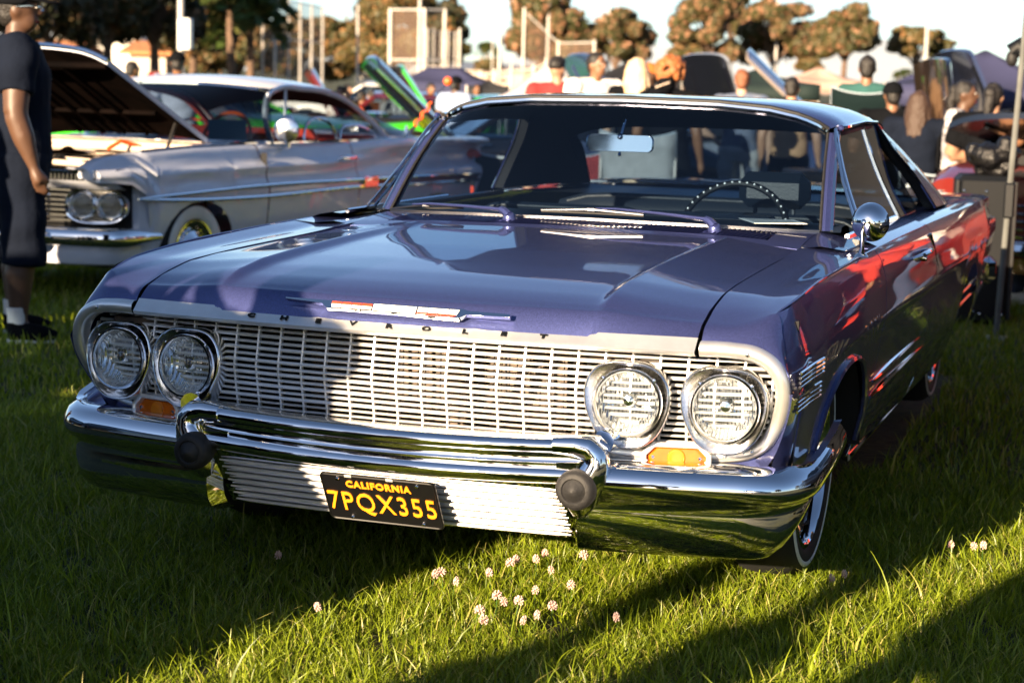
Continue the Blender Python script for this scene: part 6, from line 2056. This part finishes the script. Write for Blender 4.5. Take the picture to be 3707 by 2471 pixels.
wo, hdx, upx = onlooker('woman with tied dark hair in mottled grey top and black leggings, arms folded', 3492, 292, 13.4, rad(85), top='cloth_pattern', legs='cloth_black', hair='hair_black', hair_style='bun', skin_='skin_deep', build=1.32, arms=('fold','fold'))
mb = MB(); mb.tube([upx((.17,.12,1.42)), upx((.05,.20,1.25)), upx((-.12,.17,1.02)), upx((-.22,.05,.92))], .013, 6); mb.build('bag_strap', 'cloth_black', wo)
onlooker('man in cap and washed blue denim shirt beyond the orange aerial ball', 1648, 278, 24, rad(165), top='cloth_pale_blue', cap='cloth_black', skin_='skin_deep', build=1.2)
onlooker('person with black headscarf beside the man in washed denim', 1728, 305, 26, rad(20), top='cloth_black', skin_='skin_brown', hair_style='long')
far = [(1232,312,'man in white shirt with black hair far behind the white coupe roof','cloth_white','skin_tan'),(1258,306,'man in dark shirt next to the white-shirted man, far off','cloth_grey','skin_tan'),(1310,330,'person in black hooded top beside the dark red bonnet','cloth_black','skin_brown'),(1345,325,'person in rust top in the distant crowd','cloth_orange','skin_tan'),(1395,322,'sunlit person in white top by the black raised bonnet','cloth_white','skin_light'),(1960,292,'small distant person in pale top by the grey gazebo','cloth_tan','skin_tan'),(3262,310,'person in dark top between the camp chair and black raised bonnet','cloth_black','skin_tan'),(3278,352,'seated person with pale face beside the black bonnet','cloth_maroon','skin_light'),(3585,365,'vendor with glasses under the navy canopy','cloth_black','skin_light'),(3622,388,'customer in white cap under the navy canopy','cloth_navy','skin_tan'),(1560,300,'woman in grey by the green bonnet','cloth_grey','skin_brown'),(700,262,'distant person in red near the palm trunk','cloth_red','skin_tan'),(560,236,'distant person in maroon by the gabled house','cloth_maroon','skin_tan'),(805,262,'distant person in white below the palms','cloth_white','skin_tan')]
for i, (sx, sy, lab, c, sk) in enumerate(far):
    d = 27 if sx > 1000 else 60
    onlooker(lab, sx, sy, d, rad((i*77) % 360), top=c, skin_=sk, detail=.02)
for sx, sy, d, lab, c, bw in ((3235,300,14.5,'person in black between the green chair and the bronze bonnet','cloth_black',1.3),(3330,330,13.8,'short person in dark navy below the bronze bonnet','cloth_navy',1.2),(3600,300,12.8,'person in black leaning over the red saloon','cloth_black',1.3)):
    onlooker(lab, sx, sy, d, rad(165 + sx % 40), top=c, legs='cloth_black', skin_='skin_brown' if sx < 3500 else 'skin_tan', build=bw, arms=('fold','hip') if sx == 3330 else ('fold','fold'), hair='hair_brown' if sx == 3330 else 'hair_black', hair_style='long' if sx == 3330 else 'bun' if sx == 3600 else 'short', cap='cloth_black' if sx == 3235 else None)
# sitters by the purple car's rear
x, y = pp(3475, 12.6)
person('sitter in crumpled washed-denim jacket and jeans with white trainers behind the purple car', x+.15, y, 1.70, rad(70), top='cloth_denim', legs='cloth_jean', hair='hair_black', skin_='skin_brown', sleeves='long', arms=('lap','lap'), seated=True, seat_h=.40, shoes='cloth_white', lean=-.35, build=1.1)
# unseen people added on the near side to shade lawn, grille and bonnet
GP = 'unseen shadow casters on the sunlit side, outside the picture'
def up_sun(u, Y): return (u + math.tan(SUN_AZ)*Y, Y)
for (u, Y, h, rz, lab, c, bw) in (
        (-.36,-2.45,1.66,190,'photographer in dark jacket whose head shadows the purple bonnet','cloth_black',1.05),
        (-.74,-2.5,1.70,170,'unseen bystander in grey added to shade the grille beside the photographer in dark jacket','cloth_grey',1.3),
        (-1.06,-1.25,1.36,160,'unseen child in black added to shade the grille, in front of the bystander in grey','cloth_black',1.35),
        (-.52,-4.4,1.80,175,'unseen heavy man in navy added to fill shadow gaps behind the photographer in dark jacket','cloth_navy',1.15),
        (-.92,-4.5,1.88,190,'unseen heavy man in black added to fill shadow gaps in the second row','cloth_black',1.5),
        (-1.40,-4.4,1.85,200,'unseen tall man in denim added to fill shadow gaps in the second row','cloth_denim',1.5),
        (.46,-5.5,1.74,200,'unseen slim bystander in white farther back, shaped to throw a narrow shadow','cloth_white',.62),
        (.85,-5.1,1.76,150,'unseen tall bystander in maroon farthest back, shaped to throw a narrow shadow','cloth_maroon',.55),
        (1.60,-4.55,1.82,170,'unseen bystander in navy added behind the camera whose shadow fills the lower right lawn','cloth_navy',1.5),
        (2.15,-4.9,1.86,185,'unseen bystander in tan added behind the camera as a shadow caster','cloth_tan',1.5),
        (-5.0,1.7,1.9,180,'unseen tall visitor in black added to shade the man in the cap','cloth_black',1.5),  # these two are added unseen to shade the man in the cap
        (-5.35,1.5,1.9,150,'unseen tall visitor in navy added to shade the man in the cap','cloth_navy',1.4)):
    x, y = up_sun(u, Y)
    person(lab, x, y, h, rad(rz), top=c, build=bw, group=GP, detail=.02, arms=('raise','raise') if 'photographer in' in lab else ('down','down'))
# people standing along the driver's side, mirrored in the doors
for (x, y, h, rz, lab, c, lg, sk) in ((1.72,2.9,1.78,100,'unseen man in black added to shade the lawn close to the purple front wing','cloth_black','cloth_black','skin_brown'),(1.75,6.0,1.75,80,'man in bright red shirt mirrored in the purple door','cloth_red','cloth_jean','skin_tan'),(2.0,8.4,1.7,100,'person in white top and jeans mirrored in the purple door','cloth_white','cloth_jean','skin_tan'),(1.62,4.6,1.7,90,'person in red hooded top beside the purple door','cloth_red','cloth_black','skin_brown'),(3.1,10.6,1.75,70,'second red-shirted man farther along the row','cloth_red','cloth_black','skin_brown')):  # man in black is added unseen to shade the lawn beside the car
    person(lab, x, y, h, rad(rz), top=c, legs=lg, skin_=sk, sleeves='long', build=1.25, group='people beside the driver\'s side', detail=.02)
# ================================================================== other vehicles, canopies, chairs
def cpaint(n, c, metal=0): MAT[n] = M(n, c, .25, metal, coat=1.0, var=.05, vscale=3)
cpaint('p_black', (.004,.005,.009)); cpaint('p_green', (.04,.42,.01)); cpaint('p_lime', (.36,.46,.01)); cpaint('p_maroon', (.10,.012,.014)); cpaint('p_silver', (.36,.40,.46), .3); cpaint('p_blue', (.03,.045,.11)); cpaint('p_red', (.42,.03,.018)); cpaint('p_white', (.75,.73,.70)); cpaint('p_bronze', (.016,.010,.007), .4); cpaint('p_dark_red', (.13,.010,.007))
def bg_car(label, x, y, rz, paint, L=4.7, Wd=1.8, belt=.92, roof=1.38, hood=None, hood_paint=None, under='hood_under', cabin=(.36,.80), name='classic_car', group='show cars parked behind the purple car', hinge='rear', hood_len=None, nose=None, edge=None):
    t = thing(name, label, 'car', (x, y, float(gz(y))), rz, group)
    hw = Wd/2
    def z_top(u): return float(np.interp(u, [0,.06,.3,.75,.95,1], [belt-.16,belt-.08,belt,belt,belt-.05,belt-.14]))
    rows = []
    for u in np.linspace(0,1,25):
        yy = L*u; zt = z_top(u)
        e = float(np.interp(u, [0,.05,.12,.9,1], [.84,.95,1,1,.88]))
        sec = [(-hw*.92*e,.26),(-hw*.99*e,.42),(-hw*e,.60),(-hw*.97*e,zt-.10),(-hw*.88*e,zt-.015),(-hw*.6*e,zt+.015),(0,zt+.03)]
        sec = sec + [(-a,b) for a, b in sec[::-1][1:]]
        for c_ in (.19,.79):
            du = (u-c_)*L/.40
            if abs(du) < 1:
                zb = .30+.36*sqrt(1-du*du)
                sec = [(a, max(b, zb) if abs(a) > hw*.7 and b < .66 else b) for a, b in sec]
        rows.append([(a, yy, b) for a, b in cr(np.array(sec), 33)])
    mb = MB().grid(np.array(rows), flip=True)
    for k in (0,-1):
        r = rows[k]; b = len(mb.v); mb.add(r, [tuple(range(len(r)))])
    mb.build('body', paint, t, ang=45)
    # cabin
    y0, y1 = L*cabin[0], L*cabin[1]
    def ring(yA, yB, zA, w): return None
    A = np.array([(-hw*.84,y0,belt),(-hw*.66,y0+.42,roof-.06),(-hw*.5,y0+.46,roof),(hw*.5,y0+.46,roof),(hw*.66,y0+.42,roof-.06),(hw*.84,y0,belt)])
    Bq = np.array([(-hw*.84,y1,belt),(-hw*.66,y1-.55,roof-.08),(-hw*.5,y1-.6,roof-.02),(hw*.5,y1-.6,roof-.02),(hw*.66,y1-.55,roof-.08),(hw*.84,y1,belt)])
    rf = np.stack([cr([A[2],(A[2]+A[3])/2+np.array((0,-.03,.03)),A[3]], 9), cr([(A[2]+Bq[2])/2+np.array((0,0,.03)),(A[2]+A[3]+Bq[2]+Bq[3])/4+np.array((0,0,.06)),(A[3]+Bq[3])/2+np.array((0,0,.03))],9), cr([Bq[2],(Bq[2]+Bq[3])/2+np.array((0,.03,.03)),Bq[3]],9)])
    mb = MB().grid(rf); 
    for s in (0, 1):
        i = (1,2) if s == 0 else (4,3)
        mb.strip([A[i[0]],Bq[i[0]]],[A[i[1]],Bq[i[1]]])
    mb.build('roof', paint, t)
    for p, q in ((A[0],A[1]),(A[5],A[4]),(Bq[0],Bq[1]),(Bq[5],Bq[4])):
        MB().tube([tuple(p), tuple(q)], .035, 6).build('roof_pillar', paint, t)
    MB().add([tuple(A[0]),tuple(A[5]),tuple(A[4]),tuple(A[3]),tuple(A[2]),tuple(A[1])], [(0,1,2,3,4,5)]).build('windscreen', 'glass_dark', t, smooth=False)
    MB().add([tuple(Bq[0]),tuple(Bq[1]),tuple(Bq[2]),tuple(Bq[3]),tuple(Bq[4]),tuple(Bq[5])], [(0,1,2,3,4,5)]).build('rear_window', 'glass_dark', t, smooth=False)
    for i0, i1 in ((0,1),(5,4)):
        MB().add([tuple(A[i0]),tuple(Bq[i0]),tuple(Bq[i1]),tuple(A[i1])], [(0,1,2,3)]).build('side_window', 'glass_dark', t, smooth=False)
    MB().bbox((0,L*.55,.62), (Wd*.8,.2,.5), .05).build('seat', 'trim_black', t)
    for s in (1,-1):
        for c_ in (.19,.79):
            w = thing('wheel', None, None, (s*(hw-.10), L*c_, .31)); w.parent = t
            MB().lathe((0,0,0), [(.17,-.09),(.2,-.10),(.28,-.10),(.31,-.07),(.31,.07),(.28,.10),(.2,.10),(.17,.09)], axis=(1,0,0), seg=24).build('tyre', 'tread', w)
            MB().lathe((s*.085,0,0), [(.19,0),(.17,-.02),(.06,.0),(0,.01)] , axis=(s,0,0), seg=20).build('rim', 'chrome', w)
        MB().lathe((s*hw*.68,.0,.66), [(.09,.04),(.09,-.02),(.07,-.03),(0,-.045)], axis=(0,1,0), seg=20).build('headlight', 'lens', t)
        MB().lathe((s*hw*.68,L,.66), [(.06,-.03),(.06,.02),(0,.04)], axis=(0,1,0), seg=16).build('tail_lamp', 'red_enamel', t)
        MB().tube([(s*hw*.995,L*.43,.80),(s*(hw+.03),L*.45,.80),(s*hw*.995,L*.47,.80)], .012, 6).build('door_handle', 'chrome', t)
    for k in range(5):
        MB().tube([(-hw*.5,-.02,.50+k*.05),(0,-.035,.50+k*.05),(hw*.5,-.02,.50+k*.05)], .008, 6).build('grille_bar', 'chrome', t)
    for yy in (-.06, L+.06):
        MB().tube([(-hw*.98,yy+(.18 if yy<0 else -.18),.42),(-hw*.85,yy,.42),(hw*.85,yy,.42),(hw*.98,yy+(.18 if yy<0 else -.18),.42)], .055, 8, flat=1.0).build('bumper', 'chrome', t)
    if hood is not None:
        hl = hood_len or L*cabin[0]*.9
        yh = L*cabin[0]*.95 if hinge == 'rear' else .1
        ang = rad(hood)
        sgn = -1 if hinge == 'rear' else 1
        U, D = [], []
        for v in np.linspace(0,1,9):
            r1, r2 = [], []
            for q in np.linspace(-1,1,13):
                c0 = hl*v*(1-.05*(abs(q)**4)*(v > .8))
                up_ = .05*(1-q*q)*(.4+.6*v) - .10*max(0,abs(q)-.75)
                for lst, off in ((r1,.03),(r2,-.01)):
                    a_ = c0; b_ = up_+off
                    lst.append((q*hw*.80*(1-.06*v), yh + sgn*(a_*cos(ang) - b_*sin(ang)*1), belt + a_*sin(ang) + b_*cos(ang)))
            U.append(r1); D.append(r2)
        U, D = np.array(U), np.array(D)
        mb = MB().grid(U)
        for a, b in ((U[0],D[0]),(U[-1],D[-1]),(U[:,0],D[:,0]),(U[:,-1],D[:,-1])): mb.strip(a, b)
        h = mb.build('raised_hood', hood_paint or paint, t, ang=50)
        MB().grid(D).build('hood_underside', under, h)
        if edge:
            for j in (0, -1): MB().strip([tuple(p + np.array((0,0,-.02))) for p in D[:, j]], [tuple(p + np.array((-.12 if j else .12,0,-.025))) for p in D[:, j]]).build('hood_border', edge, h)
            MB().strip([tuple(p + np.array((0,0,-.02))) for p in D[1]], [tuple(p + np.array((0,0,-.025))) for p in D[2]]).build('hood_border', edge, h)
        for q in (-.5,.5): MB().tube([tuple(D[1,int(6+q*8)]+np.array((0,0,-.01))), tuple(D[7,int(6+q*8)]+np.array((0,0,-.01)))], .02, 6).build('hood_brace', under, h)
        MB().bbox((0, L*cabin[0]*.5, belt-.02), (Wd*.6, L*cabin[0]*.7, .12), .03).build('engine', 'engine_black', t)
        MB().lathe((0, L*cabin[0]*.5, belt+.05), [(.2,0),(.2,.05),(.05,.07),(0,.07)], seg=20).build('air_cleaner', 'chrome', t)
    return t
def car_at(label, sx, d, rz_deg, paint, **k):
    x, y = spot(sx, d)
    return bg_car(label, x, y, rad(rz_deg), paint, **k)
def hood_car(label, hinge_sx, tip_sx, tip_sy, d, rz_deg, paint, **k):
    """Car whose propped bonnet runs from hinge_sx up to the photo point (tip_sx, tip_sy)."""
    belt = k.pop('belt', .86)
    L = 4.7
    x, y = spot(hinge_sx, d)
    a = rad(rz_deg)
    hy = L*k.get('cabin', (.36,.8))[0]*.95
    x -= -sin(a)*hy; y -= cos(a)*hy
    run = max(.12, (hinge_sx-tip_sx)/6631.4*d/max(.35, abs(sin(a))))
    rise = top_z(tip_sx, tip_sy, d) - float(gz(y)) - belt
    return bg_car(label, x, y, a, paint, belt=belt, hood=math.degrees(atan2(rise, run)), hood_len=sqrt(run*run+rise*rise), L=L, **k)
hood_car('black car with a black and lime raised bonnet behind the white coupe\'s tail', 1610, 1372, 222, 19.0, -58, 'p_black', under='p_black', edge='p_lime', roof=1.18, Wd=1.7, cabin=(.42,.85))
car_at('bright green car seen through the white coupe\'s side windows', 1330, 20.5, 78, 'p_green', belt=.98, roof=1.2)
hood_car('green car with its black-lined bonnet raised beyond the black car', 1560, 1450, 245, 25, -60, 'p_green', under='p_black', roof=1.2)
hood_car('dark maroon car with raised bonnet behind the white coupe\'s roof', 1215, 1130, 258, 27, -60, 'p_maroon', under='p_maroon', roof=1.2)
car_at('white car parked far behind the white coupe\'s roof', 1010, 42, -80, 'p_white', belt=.9, roof=1.25)
hood_car('silver car with pale grey raised bonnet beyond the ginger-haired person', 2640, 2560, 203, 20.5, -38, 'p_silver', under='p_black', roof=1.15, Wd=1.2)
hood_car('royal blue car with raised bonnet behind the man in white jacket', 2235, 2105, 205, 24, -55, 'p_blue', under='p_blue', roof=1.15)
hood_car('dark blue car with a long bonnet propped open beside the man in tan', 3030, 2705, 192, 21, -76, 'p_blue', under='cream_metal', roof=1.15, Wd=1.5)
hood_car('black car with bronze-lined bonnet standing high behind the woman in grey', 3440, 3375, 215, 15.4, -62, 'p_black', under='p_bronze', belt=.72, roof=1.05, Wd=1.0)
hood_car('navy car with a steep raised bonnet under the navy canopy', 3600, 3450, 190, 19, -60, 'p_blue', under='p_black', roof=1.15, Wd=1.4)
car_at('white car with bonnet slightly open by the grey gazebo', 1830, 32, -75, 'p_white', hood=24, belt=.98, roof=1.2, hood_len=.9)
car_at('red vintage saloon with black bonnet at the right edge', 3735, 11.6, -20, 'p_dark_red', belt=1.0, roof=1.2, hood=8, hood_paint='p_black', under='p_black', Wd=1.7)
bg_car('red saloon parked along the driver\'s side, mirrored in the purple doors', 2.9, 6.4, rad(3), 'p_red', group='cars parked beside the purple car')
bg_car('unseen dark low wagon added to shade the grille, behind the bystanders', -2.75, -6.7, rad(0), 'p_black', belt=1.02, roof=1.46, Wd=2.1, L=5.2, cabin=(.0,.9), name='blocker_wagon', group='cars parked beside the purple car')  # added out of view so its shadow covers the left grille
bg_car('unseen dark van added to shade the left lawn, two places along from the bystanders', -4.55, -6.6, rad(2), 'p_black', belt=1.15, roof=1.95, Wd=1.6, L=5.2, cabin=(.12,1.0), name='blocker_van', group='cars parked beside the purple car')  # added out of view to keep the left lawn in shadow
bg_car('unseen black van-sized wagon added to block sky and sun, left of the man in the cap', -6.55, -4.4, rad(2), 'p_black', belt=1.15, roof=1.95, Wd=2.2, L=5.1, cabin=(.12,1.0), name='blocker_van', group='cars parked beside the purple car')  # added out of view to darken the man and the coupe's nose
bg_car('black high-roofed wagon parked close along the purple car\'s driver side', 2.95, .7, rad(-1), 'p_black', belt=1.1, roof=1.8, Wd=1.95, L=4.5, cabin=(.22,.99), name='blocker_wagon', group='cars parked beside the purple car')  # added out of view to shade the lawn right of the car
bg_car('silver saloon parked in the opposite row behind the camera', 4.9, -8.5, rad(4), 'p_silver', group='cars parked beside the purple car')

# ---- canopies
def fab(n, c): MAT[n] = M(n, c, .8, var=.08, vscale=2, bump=.2, bscale=5)
fab('canopy_navy', (.025,.028,.075)); fab('canopy_green', (.003,.014,.013)); fab('canopy_grey', (.50,.44,.46)); fab('canopy_pink', (.42,.27,.22)); fab('canopy_blue', (.10,.12,.36)); fab('canopy_white', (.75,.68,.62)); fab('canopy_black', (.008,.009,.012))
def canopy(label, x, y, w, eave, peak, rz, mat, dep=None, val=.25, frame='galv', group='shade canopies at the car show', top_mat=None):
    dep = dep or w
    t = thing('shade_canopy', label, 'canopy', (x, y, float(gz(y))), rz, group)
    h = w/2; k = dep/2
    ap = .35 if top_mat else .02
    P = [(-h,-k,eave),(h,-k,eave),(h,k,eave),(-h,k,eave)]
    T_ = [(-h*ap,-k*ap,peak),(h*ap,-k*ap,peak),(h*ap,k*ap,peak),(-h*ap,k*ap,peak)]
    for i in range(4):
        a, b, c, d = np.array(P[i]), np.array(P[(i+1)%4]), np.array(T_[(i+1)%4]), np.array(T_[i])
        rows = []
        for u in np.linspace(0,1,9):
            r = []
            for v in np.linspace(0,1,9):
                p = (a+(b-a)*v)*(1-u)+(d+(c-d)*v)*u
                p[2] -= .10*sin(pi*u)*(.4+.6*sin(pi*v)) + .04*sin(pi*v)*(1-u)
                r.append(p)
            rows.append(r)
        o = MB().grid(np.array(rows)).build('roof_panel', mat, t)
        s_ = o.modifiers.new('thick','SOLIDIFY'); s_.thickness = .006
        e = np.array(rows[0]); b2 = e.copy(); b2[:,2] -= val*(.92+.08*np.sin(np.linspace(0,6*pi,9)))
        o = MB().strip(e, b2).build('valance', mat, t); s_ = o.modifiers.new('thick','SOLIDIFY'); s_.thickness = .006
    if top_mat:
        o = MB().add([(p[0],p[1],p[2]+.012) for p in T_], [(0,1,2,3)]).build('top_panel', top_mat, t); s_ = o.modifiers.new('thick','SOLIDIFY'); s_.thickness = .006
    for p in P:
        MB().tube([(p[0]*.98,p[1]*.98,0),(p[0]*.98,p[1]*.98,eave)], .022, 8).build('canopy_leg', frame, t)
    for a, b in zip(P, P[1:]+P[:1]):
        m = tuple((np.array(a)+np.array(b))/2*np.array((1,1,0)) + np.array((0,0,eave-.28)))
        MB().tube([tuple(np.array(a)*np.array((.98,.98,1))-np.array((0,0,.05))), m, tuple(np.array(b)*np.array((.98,.98,1))-np.array((0,0,.05)))], .012, 6).build('truss_bar', frame, t)
    return t
def canopy_px(label, sx, sy_peak, sy_eave, wpx, d, rz, mat, **k):
    x, y = spot(sx, d); g = float(gz(y))
    return canopy(label, x, y, wpx/6631.4*d, top_z(sx, sy_eave, d)-g, top_z(sx, sy_peak, d)-g, rad(rz), mat, **k)
cn = canopy_px('navy printed canopy with a pale top panel beyond the green bonnet', 1610, 244, 290, 330, 34, 19, 'canopy_navy', top_mat='canopy_white', val=.30)
canopy_px('dark green canopy behind the man in plaid', 2740, 250, 300, 420, 26, 15, 'canopy_green')
canopy_px('pinkish canopy roof catching the sun behind the green one', 2960, 244, 290, 250, 36, 25, 'canopy_pink')
nv = canopy_px('large navy canopy at the right with a lit trading stall below', 3560, 183, 318, 640, 21, 10, 'canopy_navy', val=.22)
canopy_px('smaller navy canopy peeking out left of the large one', 3300, 268, 300, 200, 30, 10, 'canopy_navy')
canopy_px('pale grey sloping gazebo behind the man in maroon', 1985, 228, 352, 330, 23, 24, 'canopy_grey', val=.1)
canopy_px('black gazebo roof behind the blonde woman', 2290, 212, 290, 330, 28, 20, 'canopy_black')
canopy_px('dark canopy corner at the far right of the printed one', 1770, 290, 310, 160, 33, 20, 'canopy_black')
# stall below the navy canopy with its lettered banner
x, y = spot(3600, 21.5)
st_ = thing('market_stall', 'trading stall with an orange-lettered black banner under the large navy canopy', 'stall', (x, y, float(gz(y))), rad(12))
MAT['banner_orange'] = M('banner_orange', (.85,.42,.22), .6)
MB().bbox((0,0,1.30), (1.5,.03,.26), .008).build('banner', 'canopy_black', st_)
text_obj('banner_lettering', 'aloma\'s CC', 'banner_orange', st_, .20, (-.05,-.02,1.30), (1,0,0), (0,0,1), depth=.003)
MB().bbox((0,.1,.70), (1.6,.7,.05), .01).build('table_top', 'canopy_white', st_)
for sx_ in (-.7,.7):
    for sy_ in (-.15,.35): MB().tube([(sx_,sy_,0),(sx_,sy_,.70)], .02, 6).build('table_leg', 'galv', st_)
for i, (xx, c) in enumerate(((-.6,'p_lime'),(-.35,'canopy_white'),(-.1,'canopy_blue'),(.15,'cloth_red'),(.4,'canopy_blue'),(.62,'canopy_white'))):
    MB().bbox((xx,.05,.86), (.20,.16,.26), .02).build('boxed_goods', c, st_)
# slim tent post at the right edge, near
x0, y0 = spot(3662, 10.3)
tp = thing('tent_post', 'grey steel tent post with a black clamp standing at the right edge', 'post', (x0, y0, float(gz(y0))))
MB().tube([(0,0,0),(.03,0,1.0),(.075,0,2.3)], .017, 8).build('post', M('dull_steel', (.10,.105,.10), .6, var=.2), tp)
MB().bbox((.028,0,.80), (.06,.06,.20), .01).build('clamp', 'black', tp)
MB().bbox((0,0,.01), (.12,.12,.02), .004).build('foot', 'galv', tp)
# black light arm reaching in at the top right
x, y = spot(3690, 10.8)
ar = thing('boom_stand', 'black folded boom stand head reaching in at the top right edge', 'stand', (x, y, top_z(3690, 200, 10.8)))
mb = MB(); mb.tube([(-.06,0,.02),(-.02,0,.05),(.06,0,0),(.12,0,-.10)], [.045,.055,.05,.04], 10); mb.build('boom', 'black', ar)
MB().ball((-.05,0,-.02), (.035,.04,.05), 12, 8).build('clamp', 'rubber', ar)
for i, (x, y, w, lab) in enumerate(((3.7,15.5,4.2,'black canopy with closed sides along the driver\'s side'),(6.0,22,5,'second black canopy farther along the driver\'s side'),(5.4,10.5,3.2,'unseen navy canopy added to darken reflections beside the red saloon'))):  # unseen canopies added to darken reflections in the car's side
    c_ = canopy(lab, x, y, w, 2.3, 3.2, rad(8+i*5), 'canopy_black' if i < 2 else 'canopy_navy', val=1.9)
# ---- chairs
MAT['chair_green'] = M('chair_green', (.0012,.008,.009), .9, spec=.2, bump=.3, bscale=20)
MAT['chair_black'] = M('chair_black', (.005,.006,.011), .9, spec=.2, bump=.3, bscale=20)
MAT['piping'] = M('piping', (.30,.36,.42), .6)
def camp_chair(label, x, y, rz, seat, back, w, mat, red=False, group='folding chairs'):
    t = thing('folding_chair', label, 'chair', (x, y, float(gz(y))), rz, group)
    h = w/2
    rows = []
    for v in np.linspace(0,1,7):
        rows.append([(q*h*(1+.05*v), .18+.10*v+.05*(1-q*q), seat+.08+(back-seat-.08)*v + (.05*abs(q)**2 if v > .9 else 0) - (.12*(1-abs(q)) if v < .1 else 0)) for q in np.linspace(-1,1,9)])
    o = MB().grid(np.array(rows)).build('backrest', mat, t); o.modifiers.new('thick','SOLIDIFY').thickness = .012
    edge = [tuple(p) for p in rows[-1]]
    MB().tube(edge, .010, 6).build('piping', 'piping', t)
    for j in (0,-1): MB().tube([tuple(r[j]) for r in rows], .010, 6).build('piping', 'piping', t)
    o = MB().grid(np.array([[(q*h, yy, seat-.04*(1-q*q)) for q in np.linspace(-1,1,7)] for yy in np.linspace(-.22,.20,5)])).build('seat', mat, t); o.modifiers.new('thick','SOLIDIFY').thickness = .012
    fm = 'red_enamel' if red else 'galv'
    for s in (1,-1):
        MB().tube([(s*h*1.04,.24,0),(s*h*1.04,.25,back-.05)], .012, 6).build('leg', fm, t)
        MB().tube([(s*h*1.04,-.24,0),(s*h*1.04,-.24,seat+.20)], .012, 6).build('leg', fm, t)
        MB().tube([(s*h*1.04,-.27,seat+.20),(s*h*1.06,.24,seat+.22)], .020, 6).build('armrest', mat, t)
        MB().tube([(s*h*1.04,-.22,.06),(-s*h*1.04,.22,seat-.02)], .009, 6).build('cross_bar', 'galv', t)
        MB().tube([(s*h*1.04,-.22,.06),(s*h*1.04,.22,seat-.02)], .009, 6).build('cross_bar', 'galv', t)
    return t
x, y = spot(3136, 15.4)
camp_chair('tall green camp chair with pale piping and a sitter, beyond the purple roof', x, y, rad(188), .86, 1.40, .52, 'chair_green')
person('sitter with dark hair in the tall green camp chair, seen from behind', x, y+.02, 1.62, rad(188), top='cloth_teal', legs='cloth_black', hair='hair_black', skin_='skin_brown', seated=True, seat_h=.94, arms=('lap','lap'), group=GB)
x, y = spot(3415, 12.9)
ch = camp_chair('dark folding chair with white script letters on its back behind the purple car', x, y, rad(188), .44, .84, .50, 'chair_black')
text_obj('chair_lettering', 'U.n.A.', 'cloth_white', ch, .20, (0,.335,.70), (-1,0,0), (0,-.18,1), depth=.003, bold=.004, xs=.9)
mb = MB()
for q in range(1): mb.grid(np.array([[(-.22+.36*v-.06*u, .36+.05*u+.02*sin(v*9), .52-.46*u) for v in np.linspace(0,1,9)] for u in np.linspace(0,1,6)]))
o = mb.build('draped_cloth', 'cloth_grey', None); o.modifiers.new('thick','SOLIDIFY').thickness = .01
o.matrix_world = ch.matrix_basis.copy(); tag(o, 'grey cloth hanging down from the dark lettered folding chair', 'cloth')
x, y = spot(1850, 14.5); camp_chair('black camp chair with a red armrest seen through the purple car\'s passenger window', x, y, rad(20), .42, .80, .55, 'chair_black', red=True)
x, y = spot(2215, 14.2)
c2 = camp_chair('red framed chair holding a pale green bag, seen through the rear window', x, y, rad(150), .44, .86, .5, 'cloth_maroon', red=True)
bagm = MB().bbox((0,0,.13), (.30,.14,.26), .03); bg_ = bagm.build('bag', M('pale_bag', (.62,.70,.52), .7, col2=(.20,.45,.16), vscale=7), None); bg_.location = (x-.02, y-.05, float(gz(y))+.44); bg_.rotation_euler = (0,0,rad(20)); tag(bg_, 'pale green patterned bag sitting on the red framed chair', 'bag')
x, y = spot(2340, 14.0)
camp_chair('grey quilted folding chair seen through the rear window', x, y, rad(185), .46, 1.02, .55, 'cloth_grey')
# tall black studded case with a crumpled black bag on top, behind the rear wing
x, y = spot(3595, 10.9)
cs = thing('equipment_case', 'tall black studded equipment case standing behind the purple car\'s tail', 'case', (x, y, float(gz(y))), rad(10))
MB().bbox((0,.2,.46), (.34,.40,.90), .03).build('case_body', 'black', cs)
for z in (.08,.44,.82):
    for q in (-.13,.0,.13): MB().ball((q,-.004,z), .009, 8, 6).build('stud', 'chrome', cs)
for s in (1,-1): MB().tube([(s*.17,.0,.05),(s*.17,.0,.88)], .012, 6).build('corner_rail', 'rubber', cs)
mb = MB(); g = np.random.default_rng(3)
for q in range(26): mb.ball((g.uniform(-.12,.12),.2+g.uniform(-.12,.12),.10+g.uniform(-.06,.08)), tuple(g.uniform(.03,.085,3)), 6, 4)
bgo = mb.build('bag', M('glossy_black_bag', (.006,.006,.007), .35, spec=.3, bump=1.0, bscale=26), None); remesh(bgo, .012, 1); bgo.location = (x, y, float(gz(y))+.90); tag(bgo, 'crumpled glossy black bag on top of the studded case', 'bag')
